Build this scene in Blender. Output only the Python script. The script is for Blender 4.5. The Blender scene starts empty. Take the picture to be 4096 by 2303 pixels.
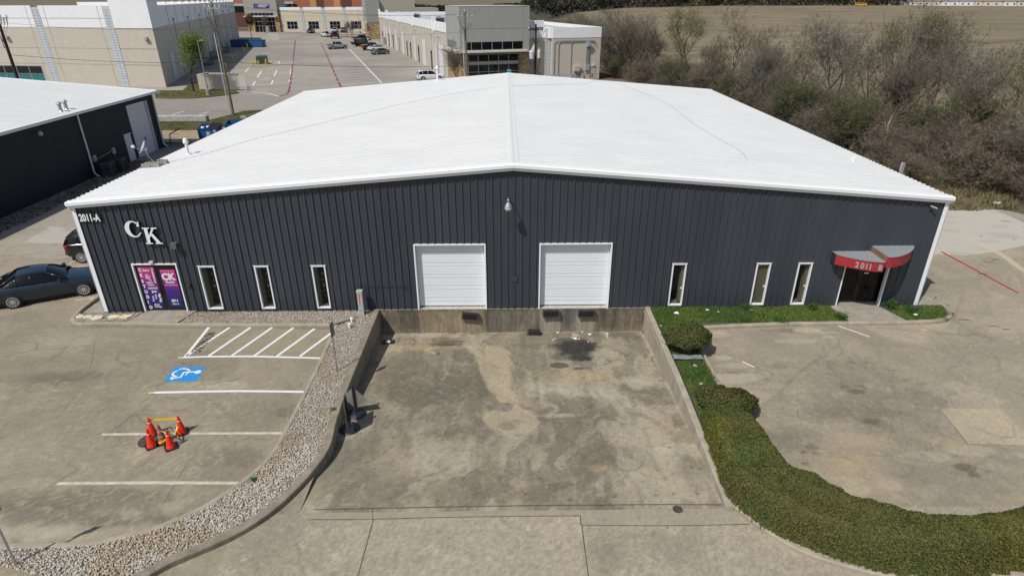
import bpy, math, random
import numpy as np
from mathutils import Vector, Matrix
S = bpy.context.scene
COL = S.collection
R = math.radians
# ------------------------------------------------------------------ camera
FPX, PITCH, YAW, ROLL = 2420.49, 0.446850, 0.0104925, -0.00294213
CAM = np.array([-0.3064, -23.8936, 12.4424])
cp, sp, cy_, sy_ = math.cos(PITCH), math.sin(PITCH), math.cos(YAW), math.sin(YAW)
FWD = np.array([sy_*cp, cy_*cp, -sp]); RT = np.array([cy_, -sy_, 0.0]); UP = np.cross(RT, FWD)
cr, sr = math.cos(ROLL), math.sin(ROLL)
RT, UP = cr*RT + sr*UP, -sr*RT + cr*UP
cd = bpy.data.cameras.new('camera'); co = bpy.data.objects.new('camera', cd); COL.objects.link(co)
co.matrix_world = Matrix(((RT[0], UP[0], -FWD[0], CAM[0]), (RT[1], UP[1], -FWD[1], CAM[1]), (RT[2], UP[2], -FWD[2], CAM[2]), (0, 0, 0, 1)))
cd.sensor_width = 36; cd.lens = FPX/4096*36; cd.clip_end = 6000; cd.clip_start = 0.1
S.camera = co
# ------------------------------------------------------------------ sky, sun, exposure
SUND = Vector((-.49, -.55, 1.0)).normalized()          # towards the sun
EL = math.asin(SUND.z); AZ = math.atan2(SUND.x, SUND.y)
w = bpy.data.worlds.new('World'); S.world = w; w.use_nodes = True
nt = w.node_tree; nt.nodes.clear()
sk = nt.nodes.new('ShaderNodeTexSky'); sk.sky_type = 'NISHITA'; sk.sun_disc = False
sk.sun_elevation = EL; sk.sun_rotation = AZ; sk.dust_density = 1.5
bg = nt.nodes.new('ShaderNodeBackground'); bg.inputs[1].default_value = 0.095
wo = nt.nodes.new('ShaderNodeOutputWorld')
nt.links.new(sk.outputs[0], bg.inputs[0]); nt.links.new(bg.outputs[0], wo.inputs[0])
sl = bpy.data.lights.new('sun', 'SUN'); sl.energy = 3.75; sl.angle = R(.5); sl.color = (1, .955, .89)
so = bpy.data.objects.new('sun', sl); COL.objects.link(so); so.location = (-30, -30, 60)
so.rotation_euler = SUND.to_track_quat('Z', 'Y').to_euler()
S.view_settings.view_transform = 'Standard'; S.view_settings.look = 'None'
S.view_settings.exposure = 0.0; S.view_settings.gamma = 1
S.cycles.max_bounces = 6; S.cycles.diffuse_bounces = 3; S.cycles.transparent_max_bounces = 12

# ------------------------------------------------------------------ survey helpers: photo ray -> point on a known plane
def ray(u, v):
    return FWD + RT*(u-2048)/FPX - UP*(v-1151.5)/FPX
def at(u, v, z=0.0):                 # full-size photo pixel -> point at height z
    d = ray(u, v); t = (z-CAM[2])/d[2]; return CAM + d*t
K_ = 1.5901
def K(x, y, z=0.0): return at(x*K_, y*K_, z)
VW = {'1': (0, 0, 2.5137), '2': (900, 0, 3.676), '3': (1400, 0, 2.5156), 'A': (1600, 0, 3.2175), 'B': (600, 100, 3.62),
      'C': (900, 0, 6.435), 'D': (1200, 60, 7.155), 'E': (350, 350, 3.914), 'L': (0, 1200, 1.3129), 'M': (1300, 1300, 1.44375),
      'R': (2600, 1200, 1.3129), 'F': (3100, 800, 2.5853), 'P': (600, 1280, 3.2175), 'H': (720, 940, 2.861), 'G': (0, 900, 3.621), 'W': (1500, 940, 2.1467)}
def V(c, x, y, z=-.15):
    a, b, s = VW[c]; return at(a+x/s, b+y/s, z)

# ------------------------------------------------------------------ numeric noise
def _h(ix, iy, s):
    n = (ix.astype(np.int64)*374761393 + iy.astype(np.int64)*668265263 + s*974634777) & 0x7fffffff
    n = ((n ^ (n >> 13))*1274126177) & 0x7fffffff
    return ((n ^ (n >> 16)) & 0xffff)/65535.0
def vnoise(x, y, s=0):
    ix = np.floor(x); iy = np.floor(y); fx = x-ix; fy = y-iy
    fx = fx*fx*(3-2*fx); fy = fy*fy*(3-2*fy)
    a = _h(ix, iy, s); b = _h(ix+1, iy, s); c = _h(ix, iy+1, s); d = _h(ix+1, iy+1, s)
    return (a*(1-fx)+b*fx)*(1-fy)+(c*(1-fx)+d*fx)*fy
def fbm(x, y, s=0, o=5):
    r = 0; a = .5
    for i in range(o):
        r = r + a*vnoise(x, y, s+i*17); x = x*2.03+3.1; y = y*2.03+1.7; a *= .5
    return r/(1-.5**o)
def sst(a, b, x):
    t = np.clip((x-a)/(b-a), 0, 1); return t*t*(3-2*t)

# ------------------------------------------------------------------ materials
MATS = {}
def nodes(m):
    m.use_nodes = True; t = m.node_tree; return t, t.nodes['Principled BSDF']
def mat(name, col, rough=.7, metal=0, var=0, scale=3, col2=None, bump=0, bscale=20, spec=.5, coords='Object', stretch=None, detail=5, emit=None):
    if name in MATS: return MATS[name]
    m = bpy.data.materials.new(name); t, b = nodes(m)
    b.inputs['Base Color'].default_value = (*col, 1); b.inputs['Roughness'].default_value = rough
    b.inputs['Metallic'].default_value = metal; b.inputs['Specular IOR Level'].default_value = spec
    if var or col2 or bump:
        tc = t.nodes.new('ShaderNodeTexCoord'); src = tc.outputs[coords]
        if stretch:
            mp = t.nodes.new('ShaderNodeMapping'); mp.inputs['Scale'].default_value = stretch
            t.links.new(src, mp.inputs[0]); src = mp.outputs[0]
    if var or col2:
        n = t.nodes.new('ShaderNodeTexNoise'); n.inputs['Scale'].default_value = scale; n.inputs['Detail'].default_value = detail
        n.inputs['Roughness'].default_value = .62
        t.links.new(src, n.inputs['Vector'])
        rp = t.nodes.new('ShaderNodeValToRGB'); rp.color_ramp.elements[0].position = .32; rp.color_ramp.elements[1].position = .68
        c2 = col2 or tuple(min(1, c*(1+var)) for c in col); c1 = col if col2 else tuple(c*(1-var) for c in col)
        rp.color_ramp.elements[0].color = (*c1, 1); rp.color_ramp.elements[1].color = (*c2, 1)
        t.links.new(n.outputs['Fac'], rp.inputs[0]); t.links.new(rp.outputs[0], b.inputs['Base Color'])
    if bump:
        n2 = t.nodes.new('ShaderNodeTexNoise'); n2.inputs['Scale'].default_value = bscale; n2.inputs['Detail'].default_value = 4
        t.links.new(src, n2.inputs['Vector'])
        bp = t.nodes.new('ShaderNodeBump'); bp.inputs['Strength'].default_value = bump; bp.inputs['Distance'].default_value = .02
        t.links.new(n2.outputs['Fac'], bp.inputs['Height']); t.links.new(bp.outputs[0], b.inputs['Normal'])
    MATS[name] = m; return m
def attr_mat(name, rough=.85, bump=0, bscale=30, fine=0.0, fscale=20, spec=.3, transl=0):   # colour comes from the 'col' attribute
    if name in MATS: return MATS[name]
    m = bpy.data.materials.new(name); t, b = nodes(m)
    a = t.nodes.new('ShaderNodeAttribute'); a.attribute_name = 'col'; src = a.outputs['Color']
    b.inputs['Roughness'].default_value = rough; b.inputs['Specular IOR Level'].default_value = spec
    tc = t.nodes.new('ShaderNodeTexCoord')
    if fine:
        n = t.nodes.new('ShaderNodeTexNoise'); n.inputs['Scale'].default_value = fscale; n.inputs['Detail'].default_value = 6; n.inputs['Roughness'].default_value = .7
        t.links.new(tc.outputs['Object'], n.inputs['Vector'])
        mr = t.nodes.new('ShaderNodeMapRange'); mr.inputs[1].default_value = .25; mr.inputs[2].default_value = .75
        mr.inputs[3].default_value = 1-fine; mr.inputs[4].default_value = 1+fine
        t.links.new(n.outputs['Fac'], mr.inputs[0])
        mx = t.nodes.new('ShaderNodeVectorMath'); mx.operation = 'SCALE'
        t.links.new(src, mx.inputs[0]); t.links.new(mr.outputs[0], mx.inputs['Scale']); src = mx.outputs[0]
    t.links.new(src, b.inputs['Base Color'])
    if bump:
        n2 = t.nodes.new('ShaderNodeTexNoise'); n2.inputs['Scale'].default_value = bscale; n2.inputs['Detail'].default_value = 5
        t.links.new(tc.outputs['Object'], n2.inputs['Vector'])
        bp = t.nodes.new('ShaderNodeBump'); bp.inputs['Strength'].default_value = bump; bp.inputs['Distance'].default_value = .02
        t.links.new(n2.outputs['Fac'], bp.inputs['Height']); t.links.new(bp.outputs[0], b.inputs['Normal'])
    if transl:
        tr = t.nodes.new('ShaderNodeBsdfTranslucent'); t.links.new(src, tr.inputs[0])
        ms = t.nodes.new('ShaderNodeMixShader'); ms.inputs[0].default_value = transl
        out = t.nodes['Material Output']; t.links.new(b.outputs[0], ms.inputs[1]); t.links.new(tr.outputs[0], ms.inputs[2]); t.links.new(ms.outputs[0], out.inputs[0])
    MATS[name] = m; return m
def glass_mat(name, tint=(.02, .025, .03), mixf=.5, rough=.03):
    if name in MATS: return MATS[name]
    m = bpy.data.materials.new(name); t, b = nodes(m)
    b.inputs['Base Color'].default_value = (*tint, 1); b.inputs['Roughness'].default_value = rough; b.inputs['Specular IOR Level'].default_value = .6
    tr = t.nodes.new('ShaderNodeBsdfTransparent'); tr.inputs[0].default_value = (.88, .89, .87, 1)
    ms = t.nodes.new('ShaderNodeMixShader'); ms.inputs[0].default_value = mixf
    out = t.nodes['Material Output']
    t.links.new(tr.outputs[0], ms.inputs[1]); t.links.new(b.outputs[0], ms.inputs[2]); t.links.new(ms.outputs[0], out.inputs[0])
    MATS[name] = m; return m
WHITE = mat('white_paint', (.78, .79, .80), .45, var=.03, scale=.6)
TRIM = mat('white_trim_metal', (.80, .81, .83), .4)
BLACKR = mat('black_rubber', (.018, .018, .02), .75, bump=.2)
DARKM = mat('dark_metal', (.05, .052, .056), .5, .3)
GALV = mat('galvanised_metal', (.42, .43, .44), .42, .7, var=.12, scale=5)
GREYP = mat('grey_painted_metal', (.34, .38, .41), .5, .2)
GLASSD = mat('dark_glass', (.010, .012, .014), .06, spec=.55)
CONC = mat('cast_concrete', (.30, .27, .22), .9, var=.22, scale=2.2, bump=.4, bscale=25)
KERBM = mat('kerb_concrete', (.33, .29, .225), .9, var=.2, scale=1.6, bump=.5, bscale=22)
YEL = mat('yellow_paint', (.72, .50, .03), .5, var=.08)
REDP = mat('red_paint', (.45, .03, .035), .5, var=.06)
MARKW = mat('white_marking_paint', (.72, .73, .72), .7, var=.05, scale=4)
MARKF = mat('faded_marking_paint', (.52, .46, .36), .85, var=.2, scale=5)
MARKR = mat('red_marking_paint', (.20, .045, .05), .8, var=.15, scale=3)
BLUEP = mat('blue_marking_paint', (.02, .25, .62), .7, var=.05)

# ------------------------------------------------------------------ objects
def tag(o, label=None, cat=None, group=None, kind=None):
    if label: o['label'] = label
    if cat: o['category'] = cat
    if group: o['group'] = group
    if kind: o['kind'] = kind
    return o
def thing(name, label, cat, loc=(0, 0, 0), rz=0, group=None):
    o = bpy.data.objects.new(name, None); COL.objects.link(o); o.empty_display_size = .2
    o.location = tuple(float(c) for c in loc); o.rotation_euler = (0, 0, rz)
    return tag(o, label, cat, group)
def wm(o):
    M = o.matrix_basis.copy()
    return wm(o.parent) @ M if o.parent else M
def raw(name, v, f, mats, parent=None, mi=None, smooth=False, world=False, attr=None, quad=None):
    v = np.asarray(v, dtype=np.float64).reshape(-1, 3)
    if world and parent is not None:
        Mi = np.array(wm(parent).inverted()); v = v @ Mi[:3, :3].T + Mi[:3, 3]
    me = bpy.data.meshes.new(name)
    if quad is not None:                    # fast path, quad = number of corners of every face
        f = np.asarray(f, dtype=np.int32).reshape(-1); nf = len(f)//quad
        me.vertices.add(len(v)); me.vertices.foreach_set('co', v.reshape(-1).astype(np.float32))
        me.loops.add(len(f)); me.loops.foreach_set('vertex_index', f)
        me.polygons.add(nf); me.polygons.foreach_set('loop_start', np.arange(nf, dtype=np.int32)*quad)
        me.update(calc_edges=True)
    else:
        me.from_pydata(v.tolist(), [], [list(map(int, q)) for q in f])
    for m in (mats if isinstance(mats, (list, tuple)) else [mats]): me.materials.append(m)
    if mi is not None: me.polygons.foreach_set('material_index', np.asarray(mi, dtype=np.int32))
    if smooth: me.polygons.foreach_set('use_smooth', np.ones(len(me.polygons), dtype=bool))
    if attr is not None:
        a = me.attributes.new('col', 'FLOAT_COLOR', 'POINT')
        c = np.ones((len(v), 4), dtype=np.float32); c[:, :3] = attr; a.data.foreach_set('color', c.reshape(-1))
    me.update()
    o = bpy.data.objects.new(name, me); COL.objects.link(o)
    if parent is not None: o.parent = parent
    return o
class MB:
    def __init__(s): s.v = []; s.f = []; s.m = []; s.cm = 0
    def add(s, vs, fs):
        n = len(s.v); s.v += [tuple(map(float, p)) for p in vs]; s.f += [[i+n for i in q] for q in fs]; s.m += [s.cm]*len(fs); return s
    def hexa(s, p):       # 8 points: bottom 4, top 4
        return s.add(p, [(3, 2, 1, 0), (4, 5, 6, 7), (0, 1, 5, 4), (1, 2, 6, 5), (2, 3, 7, 6), (3, 0, 4, 7)])
    def box(s, a, b, rz=0, piv=None):
        x0, y0, z0 = a; x1, y1, z1 = b
        P = [(x0, y0, z0), (x1, y0, z0), (x1, y1, z0), (x0, y1, z0), (x0, y0, z1), (x1, y0, z1), (x1, y1, z1), (x0, y1, z1)]
        if rz:
            c, q = math.cos(rz), math.sin(rz); px, py = piv or ((x0+x1)/2, (y0+y1)/2)
            P = [(px+(x-px)*c-(y-py)*q, py+(x-px)*q+(y-py)*c, z) for x, y, z in P]
        return s.hexa(P)
    def cbox(s, c, d, rz=0): return s.box((c[0]-d[0]/2, c[1]-d[1]/2, c[2]-d[2]/2), (c[0]+d[0]/2, c[1]+d[1]/2, c[2]+d[2]/2), rz)
    def tube(s, pts, r, n=8, caps=True):
        pts = [Vector(tuple(map(float, p))) for p in pts]; rs = r if isinstance(r, (list, tuple)) else [r]*len(pts)
        base = len(s.v); vs = []; prev = None
        for i, p in enumerate(pts):
            d = (pts[min(i+1, len(pts)-1)]-pts[max(i-1, 0)]).normalized()
            if prev is None:
                a = d.orthogonal().normalized()
            else:
                a = (prev - d*prev.dot(d)); a = a.normalized() if a.length > 1e-6 else d.orthogonal().normalized()
            prev = a; b = d.cross(a)
            for k in range(n):
                t = 2*math.pi*k/n; vs.append(p + (a*math.cos(t)+b*math.sin(t))*rs[i])
        fs = []
        for i in range(len(pts)-1):
            for k in range(n): fs.append((i*n+k, i*n+(k+1) % n, (i+1)*n+(k+1) % n, (i+1)*n+k))
        if caps: fs.append(tuple(range(n))[::-1]); fs.append(tuple((len(pts)-1)*n+k for k in range(n)))
        return s.add(vs, fs)
    def lathe(s, prof, c=(0, 0, 0), n=16, axis='z', caps=True):
        vs = []; fs = []
        for r, z in prof:
            for k in range(n):
                t = 2*math.pi*k/n; x, y = r*math.cos(t), r*math.sin(t)
                p = (x, y, z) if axis == 'z' else ((x, z, y) if axis == 'y' else (z, x, y))
                vs.append((p[0]+c[0], p[1]+c[1], p[2]+c[2]))
        for i in range(len(prof)-1):
            for k in range(n): fs.append((i*n+k, i*n+(k+1) % n, (i+1)*n+(k+1) % n, (i+1)*n+k))
        if caps: fs.append(tuple(range(n))[::-1]); fs.append(tuple((len(prof)-1)*n+k for k in range(n)))
        return s.add(vs, fs)
    def prism(s, poly, z0, z1):
        n = len(poly); vs = [(p[0], p[1], z0 if not callable(z0) else z0(p)) for p in poly]+[(p[0], p[1], z1 if not callable(z1) else z1(p)) for p in poly]
        fs = [tuple(range(n))[::-1], tuple(range(n, 2*n))]+[(i, (i+1) % n, n+(i+1) % n, n+i) for i in range(n)]
        return s.add(vs, fs)
    def quad(s, a, b, c, d): return s.add([a, b, c, d], [(0, 1, 2, 3)])
    def build(s, name, mats, parent=None, world=False, smooth=False):
        return raw(name, s.v, s.f, mats, parent, s.m, smooth, world)
def ortho(o):
    return o
def line_strip(m, pts, wd, z):       # flat painted strip along a polyline
    P = [Vector((float(p[0]), float(p[1]))) for p in pts]; n = len(P); L = []
    for i, p in enumerate(P):
        d = (P[min(i+1, n-1)]-P[max(i-1, 0)]).normalized(); q = Vector((-d.y, d.x))*wd/2; L.append((p+q, p-q))
    for i in range(n-1):
        m.quad((*L[i][1], z), (*L[i+1][1], z), (*L[i+1][0], z), (*L[i][0], z))
def text_mesh(s, size=1.0, ext=0.0, bold=0.0, sx=1.0, align='LEFT', name='lettering', mt=None, parent=None, M=None, world=True):
    c = bpy.data.curves.new('t', 'FONT'); c.body = s; c.size = size; c.extrude = ext; c.offset = bold; c.align_x = align; c.resolution_u = 3
    ob = bpy.data.objects.new('t', c); COL.objects.link(ob)
    dg = bpy.context.evaluated_depsgraph_get(); me = bpy.data.meshes.new_from_object(ob.evaluated_get(dg)); bpy.data.objects.remove(ob)
    v = np.array([p.co[:] for p in me.vertices]).reshape(-1, 3); f = [list(p.vertices) for p in me.polygons]; bpy.data.meshes.remove(me)
    v[:, 0] *= sx
    if M is not None: Mn = np.array(M); v = v @ Mn[:3, :3].T + Mn[:3, 3]
    return raw(name, v, f, mt, parent, world=world)
def fit_text(s, w, h, **kw):              # flat text scaled to an exact width and height
    o = text_mesh(s, 1.0, world=False, **{k: v for k, v in kw.items() if k != 'M'}); me = o.data; v = np.array([p.co[:] for p in me.vertices]); lo, hi = v.min(0), v.max(0)
    v[:, 0] = (v[:, 0]-lo[0])/(hi[0]-lo[0])*w; v[:, 1] = (v[:, 1]-lo[1])/(hi[1]-lo[1])*h; M = np.array(kw['M']); v = v @ M[:3, :3].T + M[:3, 3]; me.vertices.foreach_set('co', v.reshape(-1)); me.update(); return o
def face_y(x, y, z, rot=0):          # text frame standing on a wall that faces -y
    return Matrix.Translation((x, y, z)) @ Matrix.Rotation(R(90), 4, 'X') @ Matrix.Rotation(rot, 4, 'Z')
# ================================================================== GROUND
ZL = -.15                                           # level of the parking lots
PX0, PX1, PY0 = -5.93, 5.80, -11.65                 # the sunken loading ramp
def ramp_z(x, y): return -1.2 + (1.2+ZL)*np.clip(-np.asarray(y, float)/11.65, 0, 1)
def seg_d(X, Y, pts):                               # distance to a polyline
    d = np.full(X.shape, 1e9)
    for (x0, y0), (x1, y1) in zip(pts[:-1], pts[1:]):
        dx, dy = x1-x0, y1-y0; t = np.clip(((X-x0)*dx+(Y-y0)*dy)/(dx*dx+dy*dy+1e-9), 0, 1)
        d = np.minimum(d, np.hypot(X-x0-t*dx, Y-y0-t*dy))
    return d
def blob(X, Y, c, rx, ry, edge=.25, nz=.35, s=0, ns=2.0):
    q = np.hypot((X-c[0])/rx, (Y-c[1])/ry) + nz*(fbm(X*ns, Y*ns, s, 5)-.5)*2.4 + nz*.7*(fbm(X*ns*4, Y*ns*4, s+9, 4)-.5)*2
    return 1-sst(1-edge, 1+edge, q)
def inpoly(X, Y, poly):
    ins = np.zeros(X.shape, bool); n = len(poly)
    for i in range(n):
        x0, y0 = poly[i][:2]; x1, y1 = poly[(i+1) % n][:2]
        c = ((y0 > Y) != (y1 > Y)) & (X < (x1-x0)*(Y-y0)/(y1-y0+1e-12)+x0); ins ^= c
    return ins
def polyblob(X, Y, poly, nz=.12, s=3, ns=1.6):      # soft irregular polygon
    Xn = X+nz*2*(fbm(X*ns, Y*ns, s, 4)-.5)*2; Yn = Y+nz*2*(fbm(X*ns+9, Y*ns+4, s+5, 4)-.5)*2
    return inpoly(Xn, Yn, poly).astype(float)
def grid(name, x0, x1, y0, y1, res, zf, colf, m, hole=None, attr=True):
    xs = np.linspace(x0, x1, int(round((x1-x0)/res))+1); ys = np.linspace(y0, y1, int(round((y1-y0)/res))+1)
    X, Y = np.meshgrid(xs, ys); Z = zf(X, Y) if callable(zf) else np.full(X.shape, zf)
    nx, ny = len(xs), len(ys); i, j = np.meshgrid(np.arange(nx-1), np.arange(ny-1)); a = (j*nx+i).ravel()
    F = np.stack([a, a+1, a+nx+1, a+nx], 1)
    if hole is not None:
        cx = (X[:-1, :-1]+X[1:, 1:])/2; cyy = (Y[:-1, :-1]+Y[1:, 1:])/2; F = F[~hole(cx, cyy).ravel()]
    o = raw(name, np.stack([X, Y, Z], -1).reshape(-1, 3), F, m, None, quad=4, attr=colf(X, Y).reshape(-1, 3))
    return tag(o, kind='structure')
def mixc(c, col, a): return c*(1-a[..., None])+np.array(col)*a[..., None]
WARM = np.array((1.01, .995, .90))
def wander(c, X, Y, n, box, L, turn, col, al, seed, ang=None, wide=0, dash=.0, spread=.6):   # thin wandering marks: cracks, scratches, tyre tracks
    rg = np.random.default_rng(seed); x0, y0 = X[0, 0], Y[0, 0]; dx, dy = X[0, 1]-x0, Y[1, 0]-y0; ny, nx = X.shape; col = np.array(col)
    for k in range(n):
        x, y = rg.uniform(box[0], box[1]), rg.uniform(box[2], box[3]); a = rg.uniform(0, 6.28) if ang is None else ang+rg.normal(0, spread); ll = rg.uniform(*L); st = min(dx, dy)*.7; m = int(ll/st); t = np.cumsum(rg.normal(0, turn, m))+a
        if turn > .1: t = a+(t-a)*.5+rg.normal(0, .5, m)
        px = x+np.cumsum(np.cos(t))*st; py = y+np.cumsum(np.sin(t))*st; A = al*rg.uniform(.4, 1)*np.clip(np.minimum(np.arange(m), m-np.arange(m))/(.2*m+1), 0, 1)*(rg.random(m) > dash)
        for ox in range(-wide, wide+1):
            ix = np.round((px-x0)/dx).astype(int)+ox; iy = np.round((py-y0)/dy).astype(int); ok = (ix >= 0) & (ix < nx) & (iy >= 0) & (iy < ny); iv, ih = iy[ok], ix[ok]; aa = A[ok][:, None]/(1+abs(ox)*.5); c[iv, ih] = c[iv, ih]*(1-aa)+col*aa
    return c
def specks(c, X, Y, n, box, col, al, seed, r=1):
    rg = np.random.default_rng(seed); x0, y0 = X[0, 0], Y[0, 0]; dx, dy = X[0, 1]-x0, Y[1, 0]-y0; ny, nx = X.shape; ix = ((rg.uniform(box[0], box[1], n)-x0)/dx).astype(int); iy = ((rg.uniform(box[2], box[3], n)-y0)/dy).astype(int); ok = (ix > 0) & (ix < nx-2) & (iy > 0) & (iy < ny-1); ix, iy = ix[ok], iy[ok]; a = (al*rg.uniform(.3, 1, len(ix)))[:, None]
    for ox in range(r): c[iy, ix+ox] = c[iy, ix+ox]*(1-a)+np.array(col)*a
    return c
TAN = np.array((.325, .285, .226)); GREY = np.array((.255, .228, .188)); DARK = np.array((.105, .095, .082)); PALE = np.array((.43, .385, .305))
def k2(x, y, z=ZL): return tuple(K(x, y, z)[:2])
def M2(x, y):                                        # ramp view -> point on the sloping ramp floor
    z = -.6
    for _ in range(12):
        p = V('M', x, y, z); z = float(ramp_z(p[0], p[1]))
    return (p[0], p[1])
def crazing(X, Y, s):                                # fine pale surface crazing
    n = fbm(X*4.5+3*fbm(X*.8, Y*.8, s, 3), Y*9, s+2, 4)
    return np.clip(1-np.abs(n-.5)*24, 0, 1)
def lotcol(X, Y):
    n1 = fbm(X*.22, Y*.30, 11, 5); n2 = fbm(X*1.1, Y*1.6, 23, 5); n3 = fbm(X*5, Y*5, 31, 3)
    c = mixc(np.broadcast_to(TAN, X.shape+(3,)).copy(), GREY, sst(.35, .65, n1)*.85)
    c = mixc(c, DARK*1.6, sst(.5, .78, n2)*.30)
    wx, wy = X+2.2*(fbm(X*.5, Y*.5, 501, 4)-.5)*2, Y+1.6*(fbm(X*.5, Y*.5, 511, 4)-.5)*2
    c = mixc(c, DARK*1.7, sst(.52, .66, fbm(wx*.55, wy*.75, 521, 6))*.42); c = mixc(c, PALE, sst(.54, .64, fbm(wx*.7, wy*.9, 531, 6))*.30)
    c = c*(.90+.2*n3[..., None])
    left = X < -6
    # left lot : greyer, worn, pale crazing toward the front
    L = left & (Y > -14.5)
    c = np.where(L[..., None], mixc(c, (.225, .198, .152), np.full(X.shape, .5)), c)
    cz = crazing(X, Y, 5)*sst(-4, -9, Y)*sst(.40, .62, fbm(X*.35, Y*.35, 77, 4))*left
    c = mixc(c, PALE*.95, cz*.30)
    for (px, py, rx, ry, a) in [(340, 400, 1.5, .30, .55), (300, 430, 1.0, .25, .35), (560, 1050, 1.5, .5, .45), (260, 1100, 1.2, .55, .5), (140, 1050, 1.2, .4, .4), (620, 1165, 1.6, .25, .55),
                                (820, 1150, 1.0, .25, .35), (1180, 900, .9, .6, .35), (1230, 820, 1.0, .35, .4), (1480, 580, .35, .3, .5), (1490, 605, .5, .12, .6), (945, 580, .16, .07, .6), (925, 583, .08, .05, .6),
                                (1500, 560, 1.0, .8, .25), (900, 1010, 1.3, .5, .2)]:
        p = V('L', px, py); c = mixc(c, DARK*1.25, blob(X, Y, p, rx, ry, .6, .7, int(px))*a)
    for (px, py, rx, ry, a) in [(600, 1220, 3.0, .25, .4), (60, 1215, 1.5, .25, .5), (690, 1120, .25, .2, .4), (1020, 450, .9, .25, .4), (1180, 450, .9, .25, .45), (940, 1050, .2, .5, .35), (300, 235, 1.3, .8, .3), (760, 760, .4, .5, .4)]:
        p = V('L', px, py); c = mixc(c, PALE*.95, blob(X, Y, p, rx, ry, .6, .8, int(py))*a)
    # broken dark line along the foot of the back kerb
    e = [V('L', x, y) for x, y in [(380, 135), (900, 142), (1400, 143), (1740, 148)]]
    c = mixc(c, DARK*.9, (1-sst(.03, .16, seg_d(X, Y, [q[:2] for q in e])))*.55*sst(.3, .6, fbm(X*.7, Y, 41, 3)+.2))
    # right lot
    Rt = X > 5.5
    c = np.where(Rt[..., None], mixc(c, (.355, .308, .242), np.full(X.shape, .35)), c)
    band = sst(.42, .66, fbm((X-Y)*.18, (X+Y)*.34, 61, 5))*Rt*sst(24, 18, X)
    c = mixc(c, DARK*1.9, band*.42)
    for (px, py, rx, ry, a) in [(1030, 400, 2.2, .9, .35), (1130, 560, 2.4, 1.0, .4), (1200, 480, 1.6, .9, .3), (1000, 340, 1.2, .4, .35), (690, 160, .7, .16, .6), (720, 760, .7, .5, .5), (740, 700, .9, .4, .4), (1080, 590, 1.8, .5, .4),
                                (440, 385, .5, .12, .6), (520, 420, .8, .2, .35), (1250, 650, 1.4, 1.2, .25), (1400, 850, 1.6, .8, .2), (1600, 960, 2.0, .5, .25), (690, 350, .5, .12, .4)]:
        p = V('R', px, py); c = mixc(c, DARK*1.35, blob(X, Y, p, rx, ry, .6, .8, int(px))*a)
    for (px, py, rx, ry, a) in [(1080, 480, .32, .16, .6), (1095, 450, .22, .1, .5), (1130, 462, .12, .06, .6), (1165, 637, .36, .16, .55), (852, 772, .22, .13, .6), (878, 808, .16, .1, .5), (808, 798, .09, .06, .9),
                                (815, 858, .15, .08, .7), (1662, 878, .36, .18, .7), (1705, 918, .18, .1, .6), (1680, 900, .1, .06, .5), (1020, 455, .2, .08, .5), (1775, 897, .08, .04, .5)]:
        p = V('R', px, py); c = mixc(c, (.10, .078, .055), blob(X, Y, p, rx, ry, .25, .25, int(px), 3)*a)
    for (px, py, rx, ry, a) in [(828, 158, .55, .22, .6), (945, 170, .5, .1, .4), (955, 195, .3, .12, .4), (335, 182, .7, .25, .4), (385, 303, .35, .16, .6), (455, 410, 1.0, .35, .55), (440, 345, .7, .2, .4), (1310, 550, .55, .35, .22), (1260, 972, .35, .22, .4),
                                (1080, 990, .4, .25, .35), (780, 215, 1.0, .2, .35), (1700, 790, .8, .25, .35), (1430, 830, .9, .3, .25), (500, 500, 1.0, .4, .3)]:
        p = V('R', px, py); c = mixc(c, PALE, blob(X, Y, p, rx, ry, .12, .15, int(px), 1.5)*a)
    for (px, py, rx, ry, a) in [(1100, 745, 1.1, .45, .6), (1060, 710, .6, .2, .4), (1110, 840, .7, .3, .6), (1085, 920, .8, .7, .6), (980, 850, .9, .5, .25), (1590, 745, .9, .35, .5), (1640, 760, .5, .2, .4), (1930, 1040, .6, .2, .5)]:
        p = V('R', px, py); c = mixc(c, (.38, .30, .19), blob(X, Y, p, rx, ry, .6, .7, int(py), 2.5)*a*.6)
    po = [V('R', x, y)[:2] for x, y in [(1520, 568), (1830, 570), (1975, 700), (1985, 765), (1670, 755)]]
    c = mixc(c, (.42, .365, .27), polyblob(X, Y, po, .01)*(.35+.5*n2))
    # front apron : coarse exposed aggregate
    A = (Y < PY0) & (X > -7.5)
    c = np.where(A[..., None], mixc(c, (.335, .298, .242), np.full(X.shape, .6)), c)
    ag = _h(np.floor(X*16).astype(int), np.floor(Y*16).astype(int), 9)
    c = np.where(A[..., None], c*(.84+.32*ag[..., None]), c*(.93+.14*ag[..., None]))
    for (px, py, rx, ry, a) in [(1950, 1300, .9, .5, .3), (1630, 1360, .4, .5, .35), (1620, 1240, .5, .8, .3), (2050, 1230, .8, .4, .25), (525, 1300, .05, .04, .9)]:
        p = V('M', px, py); c = mixc(c, DARK*1.5, blob(X, Y, p, rx, ry, .6, .6, int(py))*a)
    for (px, py, rx, ry, a) in [(1400, 1290, .9, .7, .35), (1440, 1130, 1.2, .4, .25)]:
        p = V('L', px, py); c = mixc(c, DARK*1.5, blob(X, Y, p, rx, ry, .6, .6, int(py))*a)
    # trench strip across the foot of the ramp
    j0 = [M2(-60, 1062), M2(1000, 1040), M2(2300, 1030)]
    st = [V('M', x, y)[:2] for x, y in [(-60, 1062), (300, 1057), (1000, 1042), (2300, 1032), (2480, 1150), (1480, 1153), (1475, 1100), (700, 1106), (0, 1122), (-120, 1122)]]
    c = mixc(c, (.285, .262, .215), inpoly(X, Y, st)*.7)
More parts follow.
